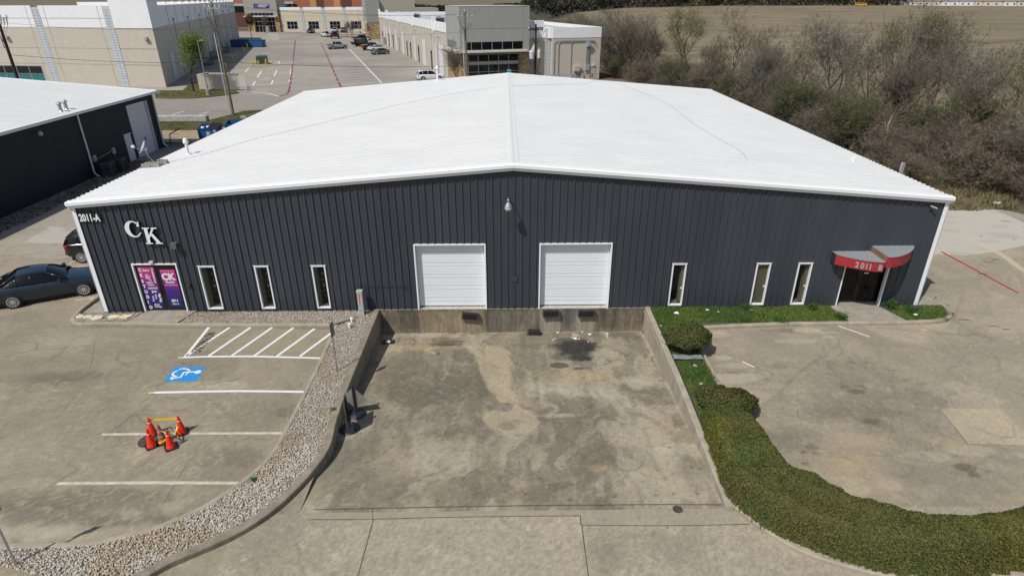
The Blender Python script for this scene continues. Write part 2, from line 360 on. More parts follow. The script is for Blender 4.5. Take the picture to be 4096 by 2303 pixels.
    LB, RB, AB = (-25, -6.5, -13, -1.8), (6.2, 25, -11, -1.6), (-9, 14, -17.2, -12)
    c = wander(c, X, Y, 900, (-25, -9, -13, -5.2), (.15, .7), .7, (.46, .42, .33), .34, 1); c = wander(c, X, Y, 60, LB, (1, 4), .35, DARK, .45, 2); c = specks(c, X, Y, 9000, (-25, 25, -17.2, 0), DARK, .35, 3); c = specks(c, X, Y, 14000, (-25, 25, -17.2, 0), (.48, .44, .37), .22, 4)
    c = wander(c, X, Y, 70, RB, (1, 4), .35, DARK, .38, 5); c = wander(c, X, Y, 420, (8, 24, -11, -4), (.15, .6), .7, (.48, .44, .36), .28, 6); c = wander(c, X, Y, 14, RB, (5, 11), .012, DARK*1.1, .22, 7, 1.2, 2); c = wander(c, X, Y, 12, LB, (4, 9), .012, DARK*1.1, .18, 8, 1.35, 2)
    c = wander(c, X, Y, 26, AB, (.5, 2), .3, DARK, .4, 9); c = wander(c, X, Y, 500, AB, (.1, .5), .5, (.55, .50, .42), .35, 10, 1.57); c = wander(c, X, Y, 400, AB, (.1, .4), .5, DARK*1.5, .3, 11, 1.57)
    return c*(.90+.2*fbm(X*9, Y*9, 301, 3)[..., None])*WARM
def rampcol(X, Y):
    n1 = fbm(X*.5, Y*.35, 111, 5); n2 = fbm(X*1.6, Y*1.1, 123, 5); n3 = fbm(X*6, Y*6, 131, 3)
    c = mixc(np.broadcast_to(np.array((.31, .268, .205)), X.shape+(3,)).copy(), (.215, .19, .15), sst(.38, .62, n1))
    c = mixc(c, DARK*1.5, sst(.50, .72, n2)*.42)*(.92+.16*n3[..., None])
    wx, wy = X+1.6*(fbm(X*.7, Y*.5, 601, 4)-.5)*2, Y+1.8*(fbm(X*.7, Y*.5, 611, 4)-.5)*2
    c = mixc(c, (.13, .118, .095), sst(.50, .62, fbm(wx*.75, wy*.55, 621, 6))*.55); c = mixc(c, (.44, .40, .325), sst(.53, .62, fbm(wx*1.1, wy*.6, 631, 6))*.42)
    c = mixc(c, (.115, .10, .08), sst(.58, .66, fbm(X*2.6, wy*.8, 641, 5))*.25)
    def B(lst, col, e=.5, nz=.6, ns=2.):
        nonlocal c
        for (px, py, rx, ry, a) in lst:
            p = M2(px, py); c = mixc(c, col, blob(X, Y, p, rx, ry, e, nz, int(px)+int(py), ns)*a)
    B([(620, 270, 2.2, 2.4, .5), (760, 420, 1.2, 2.0, .5), (1160, 230, 1.0, 1.3, .55), (1150, 120, .9, .35, .6), (720, 620, .6, .8, .45), (880, 350, .45, 1.3, .6), (1400, 550, .7, .6, .4), (1490, 650, 1.0, 1.2, .35),
       (1750, 390, .7, .25, .35), (1230, 660, .4, .4, .4), (900, 620, .8, .7, .3), (450, 330, 1.2, 1.6, .4), (1700, 760, .9, .6, .2), (2140, 830, .6, .8, .25), (500, 560, 1.2, .6, .3), (930, 900, .5, .5, .3), (1320, 290, .5, .6, .4)], (.135, .122, .10))
    B([(1440, 130, .85, .75, 1), (1480, 190, .5, .36, .95), (1380, 180, .6, .4, .6), (1440, 90, .7, .3, .6)], (.035, .034, .034), .35, .35)
    B([(1352, 232, .36, .26, .9), (1466, 250, .24, .10, .9), (1512, 246, .14, .06, .5), (1805, 73, .12, .07, .8)], (.085, .075, .06), .15, .15)
    po = [M2(x, y) for x, y in [(800, 112), (870, 180), (895, 270), (940, 370), (985, 415), (1010, 440), (960, 500), (900, 510), (940, 590), (1010, 640), (1130, 640), (1250, 560), (1190, 500), (1140, 490), (1110, 430), (1075, 380), (1068, 250), (1085, 200), (1060, 150), (1000, 118)]]
    c = mixc(c, (.40, .34, .25), np.clip(polyblob(X, Y, po, .035, 7, 2.2)*.5+polyblob(X, Y, po, .12, 9, 1.5)*.5, 0, 1)*(.55+.4*n2))
    B([(1045, 580, .28, .25, .7), (1098, 552, .14, .09, .7), (1118, 634, .16, .1, .6), (1030, 470, .35, .35, .8)], (.19, .175, .145), .15, .25)
    B([(580, 130, 1.2, .28, .5), (430, 120, .5, .3, .3), (1430, 300, 1.4, .5, .35), (1560, 300, .6, .5, .3), (1740, 850, .1, .04, .9), (1580, 820, .3, .15, .4)], (.42, .32, .18))
    B([(700, 110, .55, .14, .9), (650, 165, .10, .16, .9), (740, 95, .5, .08, .7)], (.10, .055, .035), .3, .5, 4)
    B([(1850, 330, .9, .5, .55), (1700, 400, .8, .3, .3), (1850, 480, 1.0, .3, .4), (1480, 390, 1.4, .4, .35), (2120, 720, 1.0, .3, .5), (2300, 1000, .3, .3, .4), (600, 60, 1.6, .25, .35), (1270, 350, .8, .5, .35), (1360, 520, .7, .12, .5)], (.46, .425, .35))
    for pl, wd, a, col in [([(500, 95), (560, 130), (640, 165)], .05, .8, (.5, .5, .47)), ([(640, 165), (690, 210), (698, 280), (660, 335)], .035, .5, (.5, .47, .4)), ([(690, 285), (850, 290)], .03, .4, (.5, .47, .4)),
                           ([(1130, 335), (1220, 290), (1320, 250), (1460, 305)], .05, .55, (.42, .39, .33)), ([(1110, 150), (1330, 228)], .03, .5, (.42, .39, .33)), ([(1090, 235), (1125, 290)], .03, .5, (.42, .39, .33)),
                           ([(1465, 620), (1460, 690), (1500, 780), (1520, 860), (1555, 920), (1555, 1020)], .04, .5, (.10, .09, .07)), ([(250, 1040), (235, 920), (260, 870)], .03, .4, (.10, .09, .07)),
                           ([(820, 410), (740, 560), (650, 660)], .035, .4, (.45, .41, .34)), ([(1090, 700), (1100, 880)], .03, .3, (.1, .09, .07)), ([(660, 330), (800, 370)], .03, .4, (.5, .46, .38)), ([(200, 980), (220, 920)], .03, .4, (.45, .41, .34)),
                           ([(1530, 240), (1790, 95)], .035, .35, (.46, .42, .35)), ([(1940, 640), (1990, 720), (1980, 850), (2050, 950)], .03, .25, (.1, .09, .07)), ([(860, 120), (850, 60)], .03, .3, (.4, .37, .3)),
                           ([(440, 500), (470, 420), (560, 370)], .02, .3, (.1, .09, .07))]:
        d = seg_d(X+.05*(fbm(X*4, Y*4, 8, 3)-.5)*4, Y+.05*(fbm(X*4, Y*4, 18, 3)-.5)*4, [M2(*q) for q in pl]); c = mixc(c, col, (1-sst(wd*.35, wd*1.1, d))*a*.75*sst(.3, .5, fbm(X*1.5, Y*1.5, 55, 3)))
    c = mixc(c, (.42, .40, .35), (1-sst(.03, .12, seg_d(X, Y, [(PX0+.05, -.08), (PX1, -.08), (PX1-.1, -11)])))*.4*sst(.4, .6, n2))
    ag = _h(np.floor(X*17).astype(int), np.floor(Y*17).astype(int), 19)
    RB = (PX0, PX1, PY0, 0)
    c = wander(c, X, Y, 420, RB, (.2, .9), .6, (.45, .41, .34), .26, 21, 1.57, spread=.9); c = wander(c, X, Y, 60, RB, (1, 3.5), .35, (.10, .09, .07), .5, 22); c = wander(c, X, Y, 22, (-4.5, 4.5, -10, -1), (4, 9), .010, (.11, .10, .085), .22, 23, 1.57, 2, spread=.05)
    c = specks(c, X, Y, 2600, RB, (.08, .07, .06), .5, 24); c = specks(c, X, Y, 4000, RB, (.48, .44, .37), .22, 25); c = specks(c, X, Y, 160, RB, (.05, .045, .04), .8, 26, 2); c = wander(c, X, Y, 300, RB, (.1, .7), .5, (.14, .125, .10), .4, 27, 1.57)
    B([(1440, 130, .8, .68, .7), (1480, 190, .45, .32, .7)], (.035, .034, .034), .35, .5)
    return c*(.86+.28*fbm(X*8, Y*8, 303, 4)[..., None])*(.93+.14*ag[..., None])*WARM
PAVE = attr_mat('weathered_concrete_paving', .9, bump=.25, bscale=70, fine=.30, fscale=55)
PAVE2 = attr_mat('ramp_concrete', .88, bump=.3, bscale=40, fine=.26, fscale=45)
hole = lambda X, Y: ((X > PX0-.02) & (X < PX1+.02) & (Y > PY0) & (Y < .2)) | ((abs(X) < 17.9) & (Y > .05))
grid('parking_lot', -25, 25, -17.2, 1.4, .055, ZL, lotcol, PAVE, hole)
grid('loading_ramp', PX0-1.3, PX1+.35, PY0-.03, .02, .05, lambda X, Y: ramp_z(X, Y)-.002, rampcol, PAVE2)
# ---- coarse paving, grass, earth beyond
def farcol(X, Y):
    n1 = fbm(X*.08, Y*.08, 5, 5); n2 = fbm(X*.5, Y*1.3, 15, 5)
    c = mixc(np.broadcast_to(np.array((.33, .30, .25)), X.shape+(3,)).copy(), (.26, .24, .205), sst(.35, .65, n1))
    c = mixc(c, DARK*1.6, sst(.52, .8, n2)*.35)
    jl = np.minimum(np.abs(((X*.957+Y*.289) % 4.6)-.03), np.abs(((-X*.289+Y*.957) % 4.6)-.03))
    c = mixc(c, DARK*1.5, (jl < .05)*.25)
    rr = X > 17.5
    ed = 7+3*(fbm(X*.4, Y*.4, 66, 4)-.5)
    c = np.where(((np.abs(X) > 17.5) & (Y < ed) & (X > -40))[..., None], lotcol(X, Y), c)
    # pale new concrete on the right, with tan edge band
    wp = [k2(*q, ) for q in [(2330, 640), (2390, 505), (2480, 518), (2576, 560), (2576, 618), (2450, 640)]]
    c = mixc(c, (.47, .445, .375), polyblob(X, Y, wp, .05)*.85)
    c = mixc(c, (.2, .19, .165), sst(.55, .7, fbm(X*.5+Y*.3, Y*1.6, 72, 5))*inpoly(X, Y, wp)*.22)
    ln = seg_d(X, Y, [k2(2385, 590), k2(2450, 605), k2(2520, 640), k2(2590, 690)]); c = mixc(c, (.50, .43, .29), (1-sst(.10, .28, ln+.2*(n2-.5)))*.8)
    # left alley
    wpl = [tuple(q) for q in [(-28.1, 8.9), (-28.3, 11.6), (-26.8, 11.4), (-22.5, 11.4), (-22.5, 8.6)]]
    c = mixc(c, (.47, .47, .43), polyblob(X, Y, wpl, .02)*.8)
    al = (X < -18) & (Y < 32) & (X > -30)
    c = np.where(al[..., None], mixc(c, (.36, .305, .235), np.full(X.shape, .4)), c)
    cr_ = np.clip(1-np.abs(fbm(X*.45, Y*.9, 91, 4)-.5)*40, 0, 1)*al; c = mixc(c, DARK*1.3, cr_*.5)
    return c
def bgcol(X, Y):       # field and rough land
    n1 = fbm(X*.012, Y*.03, 201, 5); n2 = fbm(X*.05, Y*.16, 211, 5); n3 = fbm(X*.8, Y*.8, 221, 3)
    rd = vnoise((X*.3+Y)*.55, X*.02, 77)
    c = mixc(np.broadcast_to(np.array((.205, .158, .108)), X.shape+(3,)).copy(), (.15, .12, .085), sst(.35, .65, n2))
    c = mixc(c, (.25, .20, .145), sst(.5, .75, n3)*.4); c = mixc(c, (.115, .125, .055), sst(.56, .72, n1)*.5)
    c = c*(.97+.06*rd[..., None])
    gully = [tuple(K(x, y, 1.0)[:2]) for x, y in [(2100, 300), (2230, 220), (2290, 165), (2320, 145), (2400, 113), (2500, 98), (2600, 92)]]
    d = seg_d(X+1.5*(n2-.5)*4, Y+1.5*(n3-.5)*2, gully); c = mixc(c, (.045, .045, .025), (1-sst(.4, 1.3, d))*.7); c = mixc(c, (.10, .13, .045), (1-sst(2, 6, d))*.2)
    g2 = [tuple(K(x, y, 2.0)[:2]) for x, y in [(2380, 55), (2450, 50), (2520, 60), (2600, 65)]]; c = mixc(c, (.12, .13, .05), (1-sst(3, 14, seg_d(X, Y, g2)+9*(n2-.5)))*.55)
    g3 = [tuple(K(x, y, 2.0)[:2]) for x, y in [(2330, 45), (2400, 38), (2440, 30)]]; c = mixc(c, (.05, .045, .03), (1-sst(.6, 2.5, seg_d(X, Y, g3)))*.6)
    c = mixc(c, (.26, .225, .165), sst(.5, .62, fbm(X*.03+Y*.004, Y*.4, 231, 5))*.35); c = mixc(c, (.105, .085, .06), sst(.52, .64, fbm(X*.02, Y*.22, 241, 5))*.2)
    near = np.clip(1-(np.hypot(X-34, (Y-20)*.35)-6)/20, 0, 1)      # leaf litter and earth below the scrub
    c = mixc(c, (.085, .066, .047), near*.8)
    c = mixc(c, (.10, .08, .055), sst(60, 30, X)*sst(60, 90, Y)*.4)
    return c*np.array((1.04, 1.04, .92))
def field_z(X, Y):
    d = np.hypot(np.maximum(X, 0)*.75, np.maximum(Y, 0)); east = np.maximum(sst(4, 90, X-np.interp(Y, [60, 90, 190, 260], [24, 21, 0, -10])), sst(345, 460, Y)); return -.24 + 7.0*sst(40, 1150, d-40)*east + .25*(fbm(X*.02, Y*.02, 5, 3)-.5)*east*sst(60, 100, d)
fhole = lambda X, Y: (X > -8) & (X < 7) & (Y > -13) & (Y < 1)
TERR = attr_mat('earth_and_stubble', .95, bump=.5, bscale=1.5, fine=.28, fscale=1.2)
xs = None
def vargrid(name, xs, ys, zf, colf, m, hole=None):
    X, Y = np.meshgrid(xs, ys); Z = zf(X, Y); nx, ny = len(xs), len(ys); i, j = np.meshgrid(np.arange(nx-1), np.arange(ny-1)); a = (j*nx+i).ravel()
    F = np.stack([a, a+1, a+nx+1, a+nx], 1)
    if hole is not None:
        cx = (X[:-1, :-1]+X[1:, 1:])/2; cyy = (Y[:-1, :-1]+Y[1:, 1:])/2; F = F[~hole(cx, cyy).ravel()]
    return tag(raw(name, np.stack([X, Y, Z], -1).reshape(-1, 3), F, m, quad=4, attr=colf(X, Y).reshape(-1, 3)), kind='structure')
gx = np.concatenate([-np.geomspace(1800, 30, 30), np.arange(-28, 60, 1.0), np.geomspace(60, 420, 260), np.geomspace(424, 2600, 80)[1:]])
gy = np.concatenate([np.arange(-60, 60, 1.0), np.geomspace(60, 420, 260), np.geomspace(424, 2600, 90)[1:]])
vargrid('ground', gx, gy, field_z, bgcol, TERR, fhole)
z2 = ZL-.012
grid('service_road', -62, -17.9, -18, 33.5, .14, z2, farcol, PAVE, lambda X, Y: (X > -24.9) & (Y < 1.3))
grid('side_paving', 17.9, 46, -18, 14.5, .09, z2, farcol, PAVE, lambda X, Y: ((X < 24.9) & (Y < 1.3)) | (Y > 15.6-.035*(X-17)+1.1*(fbm(X*.6, Y*.6, 4, 3)-.5)*2 + 0*(X > 33)) | (X > 33.5+1.5*(fbm(X*.5, Y*.5, 14, 3)-.5)+(12-Y)*.9))
grid('rear_paving', -140, 14, 46.6, 254, .5, z2, farcol, PAVE, lambda X, Y: (X < -39.3) & (Y < 48) | (X > -8+.0*Y) & (Y > 66) & (X > 4))
# ================================================================== KERBS, GRAVEL STRIP, RETAINING WALLS
def poly_off(pts, d):
    P = [Vector((float(p[0]), float(p[1]))) for p in pts]; o = []
    for i, p in enumerate(P):
        t = (P[min(i+1, len(P)-1)]-P[max(i-1, 0)]).normalized(); o.append(p+Vector((-t.y, t.x))*d)
    return [(q.x, q.y) for q in o]
def smooth_pl(pts, n=3):
    P = [np.array(p[:2], float) for p in pts]
    for _ in range(n):
        Q = [P[0]]
        for a, b in zip(P[:-1], P[1:]): Q += [a*.75+b*.25, a*.25+b*.75]
        Q.append(P[-1]); P = Q
    return [tuple(p) for p in P]
def kerb(m, inner, wd, z0, z1, ch=.03):
    outer = poly_off(inner, wd); n = len(inner)
    a = poly_off(inner, ch if wd > 0 else -ch); b = poly_off(inner, wd-(ch if wd > 0 else -ch))
    L = [(inner, z0), (inner, z1-ch), (a, z1), (b, z1), (outer, z1-ch), (outer, z0)]
    vs = []; jz = [random.Random(i).uniform(-.006, .006) for i in range(n)]
    for pl, z in L:
        for i, p in enumerate(pl): vs.append((p[0], p[1], (z(p) if callable(z) else z)+(jz[i] if z is not z0 else 0)))
    fs = []
    for r in range(len(L)-1):
        for i in range(n-1): fs.append((r*n+i, r*n+i+1, (r+1)*n+i+1, (r+1)*n+i))
    fs.append(tuple(r*n for r in range(len(L)))); fs.append(tuple(r*n+n-1 for r in range(len(L)))[::-1])
    m.add(vs, fs)
# kerb between the left lot and the gravel strip
KL = smooth_pl([V('L', x, y, -.02) for x, y in [(430, 118), (600, 123), (900, 130), (1300, 131), (1600, 131), (1752, 133)]], 1)
KL2 = smooth_pl([V('L', x, y, -.02) for x, y in [(1755, 133), (1700, 262), (1600, 470), (1480, 700), (1430, 790), (1370, 862), (1260, 950), (1130, 1040), (960, 1128), (800, 1190), (600, 1242), (430, 1266), (250, 1272), (20, 1276), (-300, 1278)]], 2)
m = MB(); kerb(m, KL2, .16, -.3, .0)
tag(m.build('kerb', KERBM), kind='structure')
# island nose at the left corner of the building
NOSE = smooth_pl([K(x, y, -.02)[:2] for x, y in [(246, 742), (232, 752), (205, 771), (188, 787), (177, 799), (179, 810), (196, 816), (225, 815), (262, 814)]], 2)
m = MB(); kerb(m, smooth_pl(NOSE+[p for p in KL if p[0] > NOSE[-1][0]+.15], 1), .17, -.3, .0); tag(m.build('kerb', KERBM), kind='structure')
# outer wall / kerb between gravel strip and dock ramp (dock-side edge)
WO = [(-5.93, 0.0), (-5.93, -2), (-5.94, -5), (-5.93, -7.6)] + [tuple(V('L', x, y, 0.0)[:2]) for x, y in [(1745, 745), (1722, 790), (1697, 832), (1640, 903), (1560, 992), (1455, 1090), (1330, 1180), (1180, 1260), (1020, 1327), (870, 1390), (740, 1470), (500, 1560)]]
WO = smooth_pl(WO, 2)
m = MB(); kerb(m, WO, -.26, lambda p: (float(ramp_z(p[0], p[1])) if p[1] > PY0 else ZL)-.3, 0.02, .02)
WALLC = mat('stained_retaining_wall_concrete', (.30, .262, .20), .92, col2=(.17, .145, .11), scale=.9, bump=.5, bscale=14, stretch=(2.2, 2.2, .6), detail=9)
lw = thing('retaining_wall', 'curved low concrete wall between gravel strip and loading ramp', 'wall', (-5.93, 0, 0))
m.build('wall', WALLC, lw, world=True)
# right wall
rw = thing('retaining_wall', 'concrete side wall of ramp next to the grass and hedge', 'wall', (5.88, 0, 0))
m = MB()
RI = [(5.86, 0.0), (5.84, -3), (5.80, -6), (5.70, -9), (5.60, -11.75)]
kerb(m, RI[::-1], -.22, lambda p: float(ramp_z(p[0], p[1]))-.3, .03, .025)
m.build('wall', mat('pale_wall_concrete', (.42, .38, .30), .9, col2=(.27, .24, .185), scale=1.1, bump=.4, bscale=16, stretch=(2, 2, .7), detail=8), rw, world=True)
# thin kerb hedge-side along the apron
fk = smooth_pl([V('R', x, y, .0)[:2] for x, y in [(395, 1040), (500, 1130), (620, 1215), (760, 1300), (900, 1356), (1050, 1400), (1200, 1440), (1400, 1462), (1700, 1466), (2000, 1440), (2200, 1420)]], 2)
m = MB(); kerb(m, fk, .2, -.3, .0); tag(m.build('kerb', KERBM), kind='structure')
# right lot kerbs
KR = smooth_pl([V('R', x, y, -.02) for x, y in [(218, 148), (420, 138), (700, 126), (1000, 122), (1300, 119), (1520, 112), (1580, 96), (1592, 75), (1575, 50), (1540, 10), (1500, -28)]], 2)
m = MB(); kerb(m, KR, .2, -.3, .0)
KR2 = smooth_pl([V('R', x, y, -.02) for x, y in [(222, 140), (262, 215), (300, 300), (345, 385), (385, 460), (430, 560), (560, 760)]], 2)
kerb(m, KR2, -.17, -.3, .0); tag(m.build('kerb', KERBM), kind='structure')
# ---- gravel strip: bed + loose stones
GB = poly_off(KL2, .15); GW = poly_off(WO, -.25)
strip_poly = [(-7.35, -.12)] + GB[::1] + [GW[-1]] + [p for p in GW[::-1]] 
def inside_strip(X, Y):
    a = inpoly(X, Y, GB + GW[::-1]); b = inpoly(X, Y, NG) & (Y < -.1)
    b &= ~((X > -16.45-.0*Y) & (X < -14.2) )
    return a | b
EARTH = mat('gravel_bed_earth', (.30, .25, .185), .95, col2=(.20, .165, .12), scale=2)
nin = poly_off(NOSE, .17); NG = [(-6.2, -.1)]+[p for p in nin if p[1] < -.1]+[(p[0], p[1]+.13) for p in KL if p[0] > NOSE[-1][0]+.15]; m = MB(); m.prism(NG, -.3, -.06)
n = len(GB); gi = [GB[int(i*(n-1)/60)] for i in range(61)]; n2 = len(GW); 
def nearest(p, pl): return min(pl, key=lambda q: (q[0]-p[0])**2+(q[1]-p[1])**2)
go_ = [nearest(p, GW) for p in gi]
for i in range(60): m.quad((*gi[i], -.06), (*go_[i], -.055), (*go_[i+1], -.055), (*gi[i+1], -.06))
tag(m.build('gravel_bed', EARTH), kind='structure')
rng = np.random.default_rng(3)
ICO = None
def ico():
    t = (1+5**.5)/2; v = np.array([(-1, t, 0), (1, t, 0), (-1, -t, 0), (1, -t, 0), (0, -1, t), (0, 1, t), (0, -1, -t), (0, 1, -t), (t, 0, -1), (t, 0, 1), (-t, 0, -1), (-t, 0, 1)], float)
    v /= np.linalg.norm(v[0]); f = np.array([(0, 11, 5), (0, 5, 1), (0, 1, 7), (0, 7, 10), (0, 10, 11), (1, 5, 9), (5, 11, 4), (11, 10, 2), (10, 7, 6), (7, 1, 8), (3, 9, 4), (3, 4, 2), (3, 2, 6), (3, 6, 8), (3, 8, 9), (4, 9, 5), (2, 4, 11), (6, 2, 10), (8, 6, 7), (9, 8, 1)])
    return v, f
def scatter_stones(P, size, cols, rng):
    v, f = ico(); n = len(P); sc = size[:, None]*rng.uniform(.6, 1.25, (n, 3))*np.array((1, 1, .6)); a = rng.uniform(0, 6.28, n)
    vv = v[None]*sc[:, None]; c, s = np.cos(a)[:, None], np.sin(a)[:, None]
    x = vv[..., 0]*c-vv[..., 1]*s; y = vv[..., 0]*s+vv[..., 1]*c; vv = np.stack([x, y, vv[..., 2]], -1)+P[:, None]
    ff = f[None]+(np.arange(n)*12)[:, None, None]
    return vv.reshape(-1, 3), ff.reshape(-1, 3), np.repeat(cols, 12, 0)
N = 130000
X = rng.uniform(-24, -5.6, N*3); Y = rng.uniform(-19, -.1, N*3); ok = inside_strip(X, Y) & (Y > -16.8); X, Y = X[ok], Y[ok]
den = 90000; idx = rng.permutation(len(X))[:den]; X, Y = X[idx], Y[idx]
sz = rng.uniform(.012, .027, len(X))*(1+.25*(Y < -9))
pal = np.array([(.52, .475, .40), (.48, .42, .335), (.39, .325, .25), (.56, .53, .475), (.33, .28, .22), (.46, .44, .40), (.26, .22, .18), (.52, .45, .35)])
cols = pal[rng.choice(8, len(X), p=[.24, .2, .12, .2, .07, .08, .03, .06])]*rng.uniform(.8, 1.1, (len(X), 1))
rust = (fbm(X*.8, Y*.8, 5, 4) > .60)[:, None]; cols = np.where(rust, cols*np.array((.92, .86, .76)), cols)
Pp = np.stack([X, Y, -.05+rng.uniform(0, .035, len(X))], -1)
v, f, c = scatter_stones(Pp, sz, cols, rng)
tag(raw('gravel', v, f, attr_mat('river_gravel', .85), quad=3, attr=c), 'pale river gravel filling the strip along the building and beside the ramp', 'gravel', kind='stuff')
# flagstones in the gravel nose
FS = mat('flagstone', (.62, .55, .38), .85, var=.15, scale=3, bump=.3)
for i, (px, py, rx, ry, nv, lb) in enumerate([(222, 1360, .20, .15, 5, 'small cracked buff flagstone at the rounded kerb end of the gravel'), (318, 1362, .32, .13, 5, 'thin pointed buff flagstone second from the kerb nose'), (410, 1372, .33, .2, 6, 'square tan flagstone, middle one of the row in the gravel'),
                                          (600, 1362, .34, .17, 5, 'pale rectangular flagstone, second from the entrance slab'), (730, 1358, .38, .17, 4, 'long pale flagstone nearest the studio entrance slab')]):
    p = at(240+px/2.785, 780+py/2.785, -.02); rr = random.Random(i); pl = []
    for k in range(nv):
        t = 2*math.pi*k/nv+.6+rr.uniform(-.2, .2); pl.append((p[0]+rx*math.cos(t)*.85, p[1]+ry*math.sin(t)*1.1))
    tag(MB().prism(pl, -.03, .03).build('flagstone', FS), lb, 'flagstone', 'flagstones laid in the gravel')
# entrance slabs
SLY = float(np.interp(-15.4, [p[0] for p in KL], [p[1] for p in KL]))+.14; SRY = float(np.interp(15.5, [p[0] for p in KR[:12]], [p[1] for p in KR[:12]]))+.17; print('slab', SLY, SRY)
m = MB(); m.hexa([(-16.55, SLY, -.2), (-14.35, SLY, -.2), (-14.0, -.02, -.2), (-16.15, -.02, -.2), (-16.55, SLY, .004), (-14.35, SLY, .004), (-14.0, -.02, .012), (-16.15, -.02, .012)])
m.hexa([(14.3, SRY, -.2), (16.75, SRY, -.2), (16.25, -.02, -.2), (14.1, -.02, -.2), (14.3, SRY, .006), (16.75, SRY, .006), (16.25, -.02, .012), (14.1, -.02, .012)])
m.box((18.05, .02, -.2), (19.6, .9, .0)); m.box((-18.95, -.1, -.2), (-18.02, .75, .0))
tag(m.build('walkway', CONC), kind='structure')
# ================================================================== MARKINGS
m = MB(); zz = ZL+.004
def pl(view, pts, wd, mm=None, z=zz): line_strip(mm or m, [V(view, x, y, ZL)[:2] for x, y in pts], wd, z)
pl('P', [(430, 480), (700, 470), (1300, 466), (1700, 475), (2185, 489)], .11)
for a, b in [((448, 478), (757, 95)), ((470, 462), (1022, 98)), ((755, 462), (1292, 98)), ((1048, 462), (1570, 98)), ((1340, 462), (1845, 102)), ((1635, 464), (2118, 112)), ((1930, 466), (2355, 150))]:
    line_strip(m, [V('P', *a, ZL)[:2], V('P', *b, ZL)[:2]], .12, zz+.003)
pl('P', [(50, 932), (700, 918), (1130, 912), (1600, 916), (1978, 922)], .12)
tag(m.build('painted_lines', MARKW), kind='structure')
m = MB()
pl('P', [(-20, 935), (50, 932)], .10, m); pl('P', [(360, 482), (430, 480)], .10, m)
pl('L', [(535, 705), (1000, 700), (1480, 698)], .11, m); pl('L', [(300, 962), (800, 958), (1265, 960)], .12, m)
for pts in [[(60, 1310), (350, 1250), (700, 1180), (1000, 1112), (1360, 1042)], [(100, 1410), (350, 1255)], [(360, 1402), (690, 1185)], [(620, 1395), (995, 1115)], [(910, 1385), (1365, 1045)], [(60, 1432), (400, 1415), (960, 1397)], [(1080, 610), (1300, 578)], [(990, 570), (1100, 505)]]:
    line_strip(m, [V('G', x, y, z2)[:2] for x, y in pts], .10, z2+.005 if pts[0][1] < 1300 or True else zz)
tag(m.build('faded_lines', MARKF), kind='structure')
m = MB()
line_strip(m, [V('R', x, y)[:2] for x, y in [(975, 131), (1060, 160), (1152, 192)]], .06, zz)
line_strip(m, [V('R', x, y)[:2] for x, y in [(485, 323), (548, 352)]], .06, zz)
tag(m.build('painted_lines', MARKW), kind='structure')
m = MB(); line_strip(m, [K(2368, 633, z2)[:2], K(2576, 745, z2)[:2], K(2640, 780, z2)[:2]], .13, z2+.005)
tag(m.build('fire_lane_line', mat('fresh_red_line', (.36, .03, .035), .8)), kind='structure')
# handicap square
q = [V('P', x, y, ZL) for x, y in [(178, 788), (592, 788), (722, 601), (322, 601)]]
m = MB(); m.quad(*[(p[0], p[1], zz) for p in q]); tag(m.build('blue_parking_square', BLUEP), kind='structure')
m = MB()
def pp(x, y): return V('P', x, y, ZL)[:2]
line_strip(m, [pp(455, 672), pp(600, 664)], .08, zz+.004); m.prism([tuple(np.array(pp(617, 668))+.12*np.array((math.cos(t), math.sin(t)))) for t in np.linspace(0, 6.2, 13)[:-1]], zz+.002, zz+.006)
line_strip(m, [pp(515, 672), pp(440, 672), pp(395, 735), pp(285, 750)], .085, zz+.008); line_strip(m, [pp(275, 738), pp(292, 765)], .10, zz+.012)
line_strip(m, [pp(455, 712), pp(480, 690), pp(490, 672)], .05, zz+.01)
line_strip(m, [pp(*t) for t in [(372, 640), (400, 628), (445, 625), (490, 635), (515, 655)]], .065, zz+.006)
line_strip(m, [pp(*t) for t in [(355, 650), (310, 672), (288, 700), (305, 718), (345, 725)]], .075, zz+.006)
tag(m.build('wheelchair_symbol', MARKW), kind='structure')
# NO PARKING stencil (black, on the grey)
p0 = np.array(pp(800, 165)); p1 = np.array(pp(590, 410)); up_ = np.array(pp(740, 165))-np.array(pp(835, 165))
d = (p1-p0); L = np.linalg.norm(d); d /= L; th = math.atan2(d[1], d[0])
M_ = Matrix.Translation((p0[0]+.18*d[1]*0-.22*0, p0[1], zz+.009)) @ Matrix.Rotation(th, 4, 'Z')
tag(fit_text('NO PARKING', L*1.02, .36, name='no_parking_stencil', mt=mat('black_marking_paint', (.03, .03, .03), .8), M=Matrix.Translation((pp(742, 165)[0], pp(742, 165)[1], zz+.014)) @ Matrix.Rotation(th, 4, 'Z')), kind='structure')
# joints
m = MB(); JM = mat('joint_filler', (.10, .09, .072), .95, var=.3)
def jl(view, pts, wd=.028, z=ZL+.003):
    P = smooth_pl([V(view, x, y, ZL)[:2] for x, y in pts], 1); line_strip(m, P, wd, z)
jl('M', [(-60, 1063), (370, 1054), (880, 1044), (1310, 1038), (1940, 1033), (2300, 1035)], .028)
jl('M', [(-100, 1122), (280, 1120), (700, 1107), (1475, 1099)]); jl('M', [(1475, 1099), (1478, 1153)]); jl('M', [(1480, 1153), (2000, 1158), (2450, 1148)])
jl('M', [(280, 1120), (190, 1448), (160, 1560)]); jl('M', [(1483, 1155), (1521, 1448), (1535, 1560)]); jl('M', [(275, 1060), (275, 1120)], .018)
jl('L', [(1160, 700), (1000, 830), (920, 960), (850, 1080)], .012); jl('L', [(300, 620), (420, 480), (480, 350), (500, 200)], .010)
jl('R', [(1520, 568), (1670, 755)], .02); jl('R', [(1670, 755), (1990, 765)], .014)
